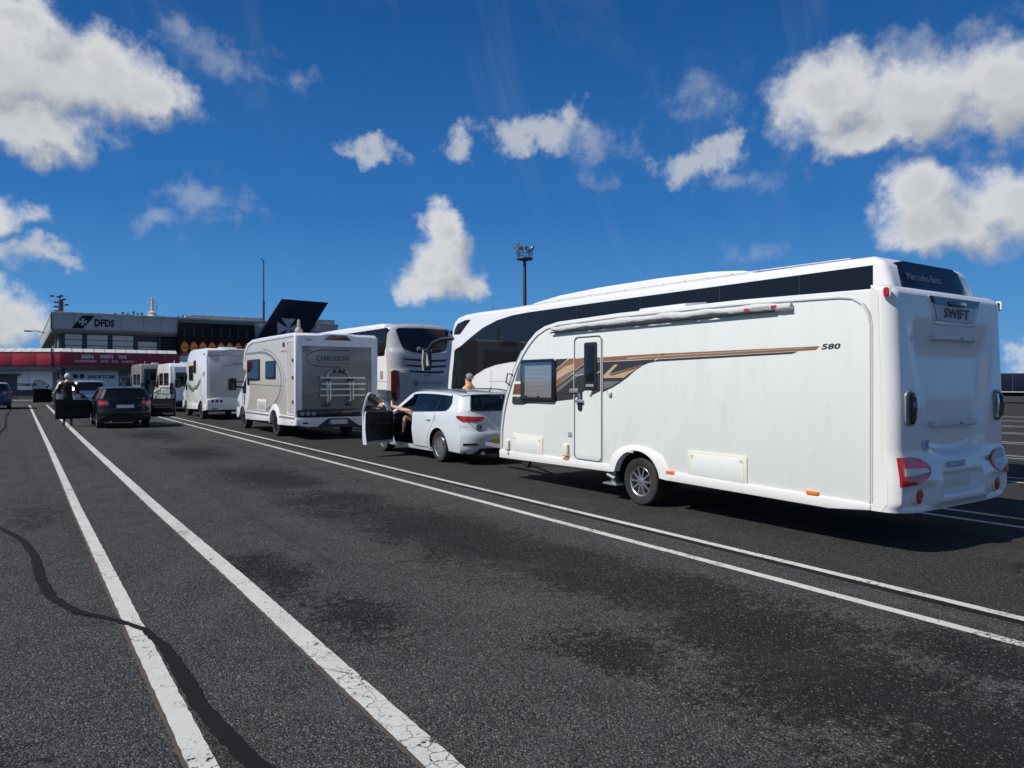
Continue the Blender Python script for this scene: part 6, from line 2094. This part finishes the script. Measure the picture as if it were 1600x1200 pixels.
# ---------------------------------------------------------------- ferry terminal
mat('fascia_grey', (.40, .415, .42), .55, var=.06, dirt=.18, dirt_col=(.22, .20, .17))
mat('concrete_old', (.46, .43, .39), .85, var=.25, scale=2.0, bump=.3, bscale=20, dirt=.7, dirt_col=(.10, .07, .05))
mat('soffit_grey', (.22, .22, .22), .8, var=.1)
mat('pillar_dark', (.035, .037, .045), .5, var=.15)
mat('blind_beige', (.86, .82, .70), .7, var=.10, scale=1.2)
mat('red_fascia', (.34, .018, .035), .45, var=.10, scale=.8, dirt=.12)
mat('coping_white', (.55, .55, .55), .6, var=.10, dirt=.3)
mat('wall_white', (.78, .79, .80), .55, var=.05, dirt=.12)
mat('navy', (.006, .008, .022), .5, spec=.2, var=.15)
mat('plinth', (.05, .05, .052), .8, var=.2)
mat('poster_dark', (.007, .004, .004), .5, spec=.2, var=.3, scale=.6)
mat('poster_wine', (.030, .004, .005), .4, var=.4)
mat('poster_orange', (.55, .12, .015), .4, var=.25, scale=2)
mat('poster_gold', (.62, .25, .03), .4, var=.2, scale=2)
mat('screen_panel', (.42, .40, .36), .6, var=.10, dirt=.2)
mat('mast_white', (.58, .58, .56), .5, var=.1)
mat('mast_dark', (.07, .075, .085), .5, metal=.4, var=.2)
mat('shop_brown', (.16, .12, .09), .6, var=.5, scale=3)
mat('trailer_blue', (.006, .010, .028), .7, spec=.15, var=.2)


def build_terminal():
    T = thing('terminal_building', 'two-storey grey terminal with red shop fascia and white lettering at the far end', 'building', (12, 80, 0))
    YF = 73.0
    XL, XR = 2.05, 27.4
    YB = 118.0
    # upper storey: core wall, overhanging fascia panels, sloping soffit, weathered coping
    bx('upper_wall', 'pillar_dark', T, XL + .75, XR - .1, YF + .62, YB, 4.0, 7.2)
    bx('roof', 'concrete_old', T, XL + .2, XR - .1, YF + .2, YB, 7.2, 7.44)
    edges = [2.05, 3.72, 5.50, 7.30, 9.10, 10.60, 11.96]
    for a, b in zip(edges, edges[1:]):
        M().box(a + .012, b - .012, YF, YF + .12, 6.20, 7.42, bev=.01).obj('fascia_panel', 'fascia_grey', T)
    for a, b in zip([18.84, 21.7, 24.6], [21.7, 24.6, 27.4]):
        M().box(a + .012, b - .012, YF, YF + .12, 5.75, 7.42, bev=.01).obj('fascia_panel', 'fascia_grey', T)
    for i in range(8):
        a = YF + .13 + 5.6 * i
        M().box(XL, XL + .12, a + .012, a + 5.588, 6.20, 7.42, bev=.01).obj('fascia_panel', 'fascia_grey', T)
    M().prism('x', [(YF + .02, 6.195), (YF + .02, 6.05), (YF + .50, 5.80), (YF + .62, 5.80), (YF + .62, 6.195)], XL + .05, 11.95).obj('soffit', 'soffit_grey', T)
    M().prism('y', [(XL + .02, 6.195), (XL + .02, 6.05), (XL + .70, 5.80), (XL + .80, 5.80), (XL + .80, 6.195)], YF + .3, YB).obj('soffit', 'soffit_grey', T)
    for i, (a, b) in enumerate(zip([2.0, 8.3, 14.7, 21.0], [8.3, 14.7, 21.0, 27.45])):
        M().box(a, b - .01, YF - .05, YF + .35, 7.42, 7.64, bev=.02).obj('coping', 'concrete_old', T)
    M().box(2.0, 2.4, YF + .36, YB, 7.42, 7.64, bev=.02).obj('coping', 'concrete_old', T)
    # window bays with rolled blinds in three rows
    bays = [2.86, 4.52, 6.48, 8.51, 10.45]
    for i in range(len(bays) - 1):
        a, b = bays[i] + .14, bays[i + 1] - .14
        W = M().box(a, b, YF + .50, YF + .56, 4.30, 5.80).obj('window', 'pillar_dark', T)
        for r in range(3):
            z0 = 4.34 + .49 * r
            if i == 3 and r == 2:
                continue
            M().box(a + .05, b - .05, YF + .475, YF + .495, z0, z0 + .43).obj('blind', 'blind_beige', W)
            M().box(a + .05, b - .05, YF + .455, YF + .460, z0, z0 + .43).obj('pane', 'glass_lens', W)
    for x in bays:
        M().box(x - .13, x + .13, YF + .38, YF + .62, 4.0, 5.80, bev=.015).obj('pillar', 'pillar_dark', T)
    for i in range(9):
        y = YF + 2.2 + 3.2 * i
        W = M().box(XL + .68, XL + .74, y, y + 2.6, 4.30, 5.80).obj('window', 'pillar_dark', T)
        M().box(XL + .64, XL + .66, y + .1, y + 2.5, 4.35, 5.75).obj('pane', 'glass_dark', W)
        M().box(XL + .60, XL + .80, y - .42, y - .16, 4.0, 5.80, bev=.015).obj('pillar', 'mast_white' if i % 2 else 'pillar_dark', T)
    # dark louvre bay beside the hoarding
    LB = M().box(10.60, 11.92, YF + .48, YF + .58, 4.2, 5.80).obj('louvre_bay', 'poster_dark', T)
    for k in range(5):
        M().box(10.66, 11.86, YF + .41, YF + .48, 4.35 + .28 * k, 4.42 + .28 * k).obj('louvre', 'pillar_dark', LB)
    # company name and mark on the fascia
    M().prism('y', [(3.52, 6.26), (4.38, 6.26), (5.24, 7.38), (4.30, 7.38)], YF - .03, YF - .004).obj('emblem_panel', 'navy', T)
    cx, cz = 4.36, 6.83
    for k in range(4):
        c, s = math.cos(R(90 * k)), math.sin(R(90 * k))
        p = [(-.15, .34), (0, .28), (.15, .34), (.05, .05), (0, 0), (-.05, .05)]
        M().prism('y', [(cx + (u * c - v * s), cz + (u * s + v * c)) for u, v in p], YF - .045, YF - .032).obj('cross_arm', 'fascia_grey', T)
    text('lettering', 'DFDS', 'navy', T, (4.98 + .25, YF - .012, 6.47), (1, 0, 0), (0, 0, 1), 1.55, .66, bold=.035, thick=.02)
    # hoarding with beer advertisement
    HB = M().box(11.97, 18.84, YF - .25, YF + .10, 2.75, 7.14, bev=.03).obj('hoarding', 'poster_dark', T)
    for k in range(8):
        x = 12.50 + .80 * k
        M().prism('y', [(x - .07, 6.75), (x + .07, 6.75), (x + .08, 6.2), (x + .16, 5.85), (x - .16, 5.85), (x - .08, 6.2)], YF - .262, YF - .254).obj('printed_bottle', 'poster_wine', HB)
        el = [(x + .33 * math.cos(R(a)), 4.85 + .46 * math.sin(R(a)) + (.10 if math.sin(R(a)) > .9 else 0)) for a in range(0, 360, 20)]
        LBL = M().prism('y', el, YF - .268, YF - .256).obj('printed_label', 'poster_orange', HB)
        M().prism('y', [(x + .27 * math.cos(R(a)), 4.85 + .38 * math.sin(R(a))) for a in range(0, 360, 20)], YF - .272, YF - .2685).obj('label_core', 'poster_gold', LBL)
        text('lettering', 'Leffe', 'poster_wine', LBL, (x - .20, YF - .272, 4.72), (1, 0, 0), (0, 0, 1), .40, .26, bold=.02, thick=.006)
        M().prism('y', [(x - .32, 4.34), (x + .32, 4.34), (x + .30, 4.05), (x - .30, 4.05)], YF - .268, YF - .256).obj('printed_band', 'red_fascia', LBL)
    # plant screen and odds and ends on the roof
    for k in range(9):
        for r in range(2):
            M().box(13.35 + .76 * k, 14.09 + .76 * k, YF + 1.6, YF + 1.68, 7.60 + .23 * r, 7.815 + .23 * r, bev=.01).obj('roof_screen', 'screen_panel', T)
    bx('screen_return', 'screen_panel', T, 12.9, 13.33, YF + 1.62, YF + 2.4, 7.5, 7.95)
    for x, h in ((7.5, .30), (7.9, .22), (8.35, .38), (8.7, .26), (9.05, .30), (6.9, .16), (12.1, .2), (12.5, .25), (18.2, .14)):
        M().lathe((x, YF + .6, 7.62), (0, 0, 1), [(.06, 0), (.06, h * .6), (.12, h * .7), (.10, h), (.001, h)], 8).obj('roof_cowl', 'mast_dark', T)
    bx('end_block', 'fascia_grey', T, 22.5, 27.4, YF + 1.0, YF + 6, 7.4, 8.15)
    EW = bx('end_window', 'pillar_dark', T, 24.9, 25.9, YF + .98, YF + 1.05, 7.25, 7.75)
    # ---- ground floor shop with red fascia
    YC = 70.0
    bx('lower_wall', 'wall_white', T, 3.2, XR, YF - 1.5, YF + 1.2, 0.0, 4.0)
    seg = [2.61, 4.05, 5.6, 7.2, 8.8, 10.2, 11.45]
    for a, b in zip(seg, seg[1:]):
        M().box(a + .008, b - .008, YC, YC + .15, 2.97, 4.07, bev=.006).obj('red_panel', 'red_fascia', T)
    sl = [2.61 + .80 * i for i in range(12)]
    for a, b in zip(sl, sl[1:]):
        M().prism('x', [(YC - .05, 4.075), (YC - .05, 4.11), (YC + .62, 4.40), (YC + .62, 4.36)], a + .03, b - .03).obj('coping_slab', 'coping_white', T)
    M().prism('x', [(YC, 4.07), (YC + .6, 4.35), (YC + 3.0, 4.35), (YC + 3.0, 4.0)], 2.7, 11.44).obj('canopy_roof', 'soffit_grey', T)
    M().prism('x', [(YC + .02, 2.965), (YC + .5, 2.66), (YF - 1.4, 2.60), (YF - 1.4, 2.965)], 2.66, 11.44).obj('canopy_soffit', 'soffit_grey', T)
    bx('canopy_end', 'red_fascia', T, 11.46, 11.60, YC + .0, YF - .3, 2.97, 4.07)
    text('lettering', 'BEERS', 'ink_white', T, (4.10, YC - .004, 3.58), (1, 0, 0), (0, 0, 1), .88, .30, bold=.03, thick=.01)
    text('lettering', 'SPIRITS', 'ink_white', T, (5.42, YC - .004, 3.60), (1, 0, 0), (0, 0, 1), 1.00, .30, bold=.03, thick=.01)
    text('lettering', 'WINE', 'ink_white', T, (6.78, YC - .004, 3.60), (1, 0, 0), (0, 0, 1), .64, .30, bold=.03, thick=.01)
    for s, x, w in (('CONFECTIONERY', 3.58, 1.60), ('GIFTS', 5.45, .58), ('TOYS', 6.30, .46), ('COSMETICS', 7.00, 1.0)):
        text('lettering', s, 'ink_white', T, (x, YC - .004, 3.25), (1, 0, 0), (0, 0, 1), w, .19, bold=.02, thick=.01)
    # shop front under the canopy
    YS = YF - 1.5
    for a, b in zip([2.95, 4.6, 6.5], [4.6, 6.5, 8.2]):
        M().box(a + .01, b - .01, YS - .06, YS - .005, .9, 2.60, bev=.006).obj('shop_panel', 'wall_white', T)
    for x in (3.22, 3.72, 4.20):
        M().lathe((x, YS - .06, 2.10), (0, -1, 0), [(.001, .02), (.20, .02), (.20, 0)], 24).obj('port_hole', 'ink_black', T)
    text('lettering', 'SAVE UP TO 50%', 'navy', T, (4.64, YS - .065, 1.90), (1, 0, 0), (0, 0, 1), 2.0, .30, bold=.04, thick=.01)
    SH = M().box(6.95, 8.10, YS - .10, YS - .06, .5, 2.55).obj('display_window', 'shop_brown', T)
    for k in range(4):
        M().box(7.0, 8.05, YS - .14, YS - .10, .75 + .42 * k, .80 + .42 * k).obj('shelf', 'wall_white', SH)
        for j in range(5):
            M().box(7.06 + .2 * j, 7.17 + .2 * j, YS - .16, YS - .11, .81 + .42 * k, 1.02 + .42 * k + .04 * (j % 2), bev=.01).obj('carton', ('poster_orange', 'red_fascia', 'wall_white', 'ink_blue')[(j + k) % 4], SH)
    DW = M().box(8.5, 10.0, YS - .10, YS - .02, 0.05, 2.55).obj('shop_door', 'pillar_dark', T)
    M().box(8.62, 9.20, YS - .12, YS - .105, .2, 2.4).obj('pane', 'glass_dark', DW)
    M().box(9.30, 9.88, YS - .12, YS - .105, .2, 2.4).obj('pane', 'glass_dark', DW)
    # ---- chamfered wing on the left, square to the approach road
    c0 = Vector((2.60, YC, 0))
    dv = Vector((-RTD[0], -RTD[1], 0))
    nv = Vector((-AXD[0], -AXD[1], 0))

    def wing(name, material, u0, u1, d0, d1, z0, z1, bev=0.0, par=T):
        """u along the wing from the corner, d towards the approach"""
        m = M()
        b = M().box(u0, u1, d0, d1, z0, z1, bev=bev)
        m.raw([c0 + dv * v[0] + nv * v[1] + Vector((0, 0, v[2])) for v in b.v], b.f)
        return m.obj(name, material, par)
    us = [.01, 2.0, 4.0, 6.0, 8.0, 10.0, 12.0]
    for a, b in zip(us, us[1:]):
        wing('red_panel', 'red_fascia', a + .008, b - .008, -.15, 0, 2.97, 4.07, .006)
    for i in range(15):
        m = M()
        pr = M().prism('x', [(-.62, 4.40), (-.62, 4.36), (.05, 4.075), (.05, 4.11)], .8 * i + .03, .8 * i + .77)
        m.raw([c0 + dv * v[0] + nv * v[1] + Vector((0, 0, v[2])) for v in pr.v], pr.f).obj('coping_slab', 'coping_white', T)
    wing('canopy_roof', 'soffit_grey', .05, 12, -3.0, -.6, 4.0, 4.35)
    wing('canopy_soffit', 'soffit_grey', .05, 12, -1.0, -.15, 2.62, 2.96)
    wing('wing_wall', 'wall_white', .3, 12, -3.0, -1.1, 0, 4.0)
    for a, b in ((1.35, 3.35), (3.36, 5.2), (5.9, 8.0), (8.01, 11.5)):
        wing('wall_panel', 'wall_white', a + .01, b - .01, -1.1, -1.06, .95, 2.55, .006)
    wing('wing_plinth', 'plinth', .9, 12, -1.08, -1.02, 0.0, .93)
    wing('poster', 'shop_brown', .62, 1.30, -1.1, -1.05, 1.1, 2.45)
    DR = wing('entrance', 'pillar_dark', 4.30, 5.85, -1.05, -1.0, .05, 2.15)
    wing('entrance_hood', 'ink_black', 4.00, 5.95, -1.04, -.7, 2.15, 2.28)
    p = c0 + dv * 4.28 - nv * 1.055 + Vector((0, 0, 1.25))
    text('lettering', 'TERMINAL', 'navy', T, p, -dv, (0, 0, 1), 1.75, .24, bold=.01, thick=.02)
    wing('kerb', 'soffit_grey', -.5, 12, -1.0, .9, 0.0, .13, .02)
    wing('column', 'pillar_dark', -.05, .25, -.55, -.25, 0, 2.70, .02)
    M().tube([(XL, YF + 20, 6.9), (XL - .9, YF + 20, 7.1), (XL - 1.3, YF + 20, 7.05)], .05, 6).box(XL - 1.9, XL - 1.2, YF + 19.85, YF + 20.15, 6.98, 7.12, bev=.04).obj('wall_lamp', 'mast_dark', T)
    # downpipe at the corner
    q = c0 + dv * .72 + nv * .06
    M().tube([(XL - .02, YF - .06, 7.45), (XL - .02, YF - .06, 6.15), (XL + .3, YF - .2, 5.75), (XL + .3, YF - .2, 4.4), (q.x, q.y, 4.3), (q.x, q.y, 2.95), (q.x + .45, q.y + .2, 2.55), (q.x + .45, q.y + .2, .1)], .05, 8).obj('downpipe', 'mast_dark', T)
    return T


build_terminal()

# leaning navy sign board beside the building
SGN = thing('sign_board', 'tall navy parallelogram sign with a white cross, beside the terminal roof', 'sign', (21.5, 72.5, 0))
pz = lambda x, z: (x, z)
M().prism('y', [(21.39, 9.87), (26.14, 9.80), (22.45, 3.8), (17.66, 3.8)], 72.35, 72.70, bev=.02).obj('board', 'navy', SGN)
cx, cz = 22.02, 6.95
for k in range(4):
    c, s = math.cos(R(90 * k)), math.sin(R(90 * k))
    p_ = [(-.72, 1.02), (0, .96), (.72, 1.02), (.10, .14), (0, .0), (-.10, .14)] if k % 2 == 0 else [(-.62, 1.10), (0, 1.10), (.62, 1.10), (.08, .14), (0, 0), (-.08, .14)]
    M().prism('y', [(cx + (u * c - v * s), cz + (u * s + v * c)) for u, v in p_], 72.32, 72.352).obj('cross_arm', 'fascia_grey', SGN)
for x in (18.6, 21.2):
    bx('post', 'mast_dark', SGN, x, x + .25, 72.40, 72.65, 0, 3.9, bev=.02)


def ladder_mast(name, label, x, y, h, top, r0=.22):
    T = thing(name, label, 'mast', (x, y, 0))
    M().tube([(x, y, 0), (x, y, h * .5), (x, y, h)], [r0, r0 * .85, r0 * .7], 12).obj('pole', 'mast_dark', T)
    return T


FM = thing('floodlight_mast', 'tall floodlight mast with a railed lamp platform above the coach', 'mast', (57.5, 81.8, 0))
fx, fy, fz = 57.5, 81.8, 18.5
M().tube([(fx, fy, 0), (fx, fy, 9), (fx, fy, fz + .2)], [.34, .28, .22], 14).obj('pole', 'mast_dark', FM)
M().lathe((fx, fy, fz), (0, 0, 1), [(.25, 0), (1.12, 0), (1.15, .12), (1.12, .22), (.25, .22)], 24).obj('platform', 'mast_dark', FM)
for zz in (.75, 1.25):
    M().lathe((fx, fy, fz + zz), (0, 0, 1), [(1.10, -.03), (1.14, 0), (1.10, .03), (1.06, 0), (1.10, -.03)], 24).obj('rail', 'mast_dark', FM)
for k in range(8):
    a = 2 * math.pi * k / 8
    M().tube([(fx + 1.1 * math.cos(a), fy + 1.1 * math.sin(a), fz + .1), (fx + 1.1 * math.cos(a), fy + 1.1 * math.sin(a), fz + 1.28)], .03, 6).obj('rail_post', 'mast_dark', FM)
for k, (dx, dz, tl) in enumerate(((-1.2, 1.55, -.5), (-.45, 1.6, .0), (.25, 1.65, .2), (1.05, 1.6, .6), (-.9, 2.0, -.4), (.6, 1.2, 0))):
    px_, py_ = fx + dx * RTD[0], fy + dx * RTD[1]
    L_ = M().lathe((px_, py_, fz + dz), (-AXD[0] * .8 + tl, -AXD[1] * .8 + tl * .3, -.35), [(.001, -.16), (.16, -.14), (.30, .02), (.30, .08), (.27, .08), (.001, .06)], 14).obj('floodlight', 'galv', FM)
    M().tube([(px_, py_, fz + dz - .1), (px_ * .6 + fx * .4, py_ * .6 + fy * .4, fz + .2)], .035, 6).obj('lamp_bracket', 'mast_dark', L_)
M().tube([(fx - .75 * RTD[0], fy - .75 * RTD[1], fz), (fx - .75 * RTD[0], fy - .75 * RTD[1], fz + 2.6)], .035, 6).obj('lightning_rod', 'mast_dark', FM)

AM = thing('aerial_mast', 'slim aerial pole rising behind the terminal roof beside the navy sign', 'mast', (20.2, 74.6, 0))
M().tube([(20.2, 74.6, 0), (20.2, 74.6, 9.8), (20.2, 74.6, 9.81), (20.2, 74.6, 13.9)], [.12, .11, .065, .055], 10).obj('pole', 'mast_dark', AM)
M().tube([(20.2, 74.6, 13.8), (20.0, 74.6, 13.95), (20.0, 74.6, 14.1)], .04, 6).obj('pole_tip', 'mast_dark', AM)

LM = thing('lamp_mast', 'stubby lamp mast with bracketed floodlights above the left end of the terminal', 'mast', (3.6, 96, 0))
M().tube([(3.6, 96, 0), (3.6, 96, 10.9)], [.32, .24], 12).obj('pole', 'mast_dark', LM)
for k, (dx, z) in enumerate(((-.55, 10.6), (-.55, 10.1), (-.5, 9.6), (.65, 10.3), (.35, 10.9), (-.25, 11.2), (-1.0, 11.3), (.05, 11.3))):
    ux, uy = 3.6 + dx * RTD[0], 96 + dx * RTD[1]
    L_ = M().box(ux - .20, ux + .20, uy - .15, uy + .15, z - .09, z + .09, bev=.04).obj('floodlight', 'mast_dark', LM)
    M().tube([(ux, uy, z), (3.6, 96, z - .25)], .03, 6).obj('lamp_bracket', 'mast_dark', L_)

SHIP = thing('ship', 'white ship mast with radar bars showing over the terminal roof', 'ship', (21.5, 160, 0))
sx, sy = 21.5, 160
M().prism('x', [(148, 0), (200, 0), (200, 9), (172, 9), (172, 12.6), (152, 12.6), (150, 9), (146, 9)], 13, 30, bev=.3).obj('superstructure', 'mast_white', SHIP)
for k in range(10):
    M().box(14.0 + 1.6 * k, 15.0 + 1.6 * k, 151.2, 151.6, 10.6, 11.7, bev=.05).obj('bridge_window', 'glass_dark', SHIP)
M().lathe((sx, sy, 12.6), (0, 0, 1), [(1.5, 0), (1.5, 1.9), (1.0, 2.2), (.55, 2.5), (.8, 2.9), (.35, 3.2), (.28, 5.0), (.16, 5.9), (.001, 5.95)], 14).obj('mast', 'mast_white', SHIP)
for z, w in ((15.0, 1.1), (16.2, .8), (17.3, .75), (18.1, .55)):
    M().box(sx - w * .9, sx + w * .9, sy - .12, sy + .12, z, z + .14, bev=.03).obj('yard', 'mast_white', SHIP)
for dx, z in ((-.85, 15.5), (.8, 16.4), (-.7, 17.5), (.6, 18.2)):
    M().tube([(sx + dx, sy, z - .4), (sx + dx, sy, z + .5)], .09, 6).obj('aerial', 'mast_white', SHIP)

def trailer(x, y, label, n):
    T = thing('box_trailer', label, 'trailer', (x, y, 0))
    M().box(x, x + 2.4, y - 6.2, y + .8, .85, 2.25, bev=.03).obj('box', 'trailer_blue', T)
    for k in range(6):
        M().box(x - .012, x + .0, y - 6.0 + 1.15 * k, y - 5.96 + 1.15 * k, .9, 2.2).obj('rib', 'mast_dark', T)
    bx('chassis', 'under_black', T, x + .3, x + 2.1, y - 6.0, y + .6, .55, .85)
    bx('tail_bar', 'mast_dark', T, x + .05, x + 2.35, y - 6.25, y - 6.2, .45, .6)
    bx('side_rail', 'mast_white', T, x - .03, x - .013, y - 6.2, y + .8, .85, .90)
    for yy in (y - 4.6, y - 3.6, y - .6):
        for s, xx in ((-1, x), (1, x + 2.4)):
            make_wheel(T, (xx - s * .15, yy, .42), s, .42, .25, .25, 8, 'galv')


trailer(60.5, 26.0, 'dark blue box trailer parked far off beyond the right edge of the caravan', 0)
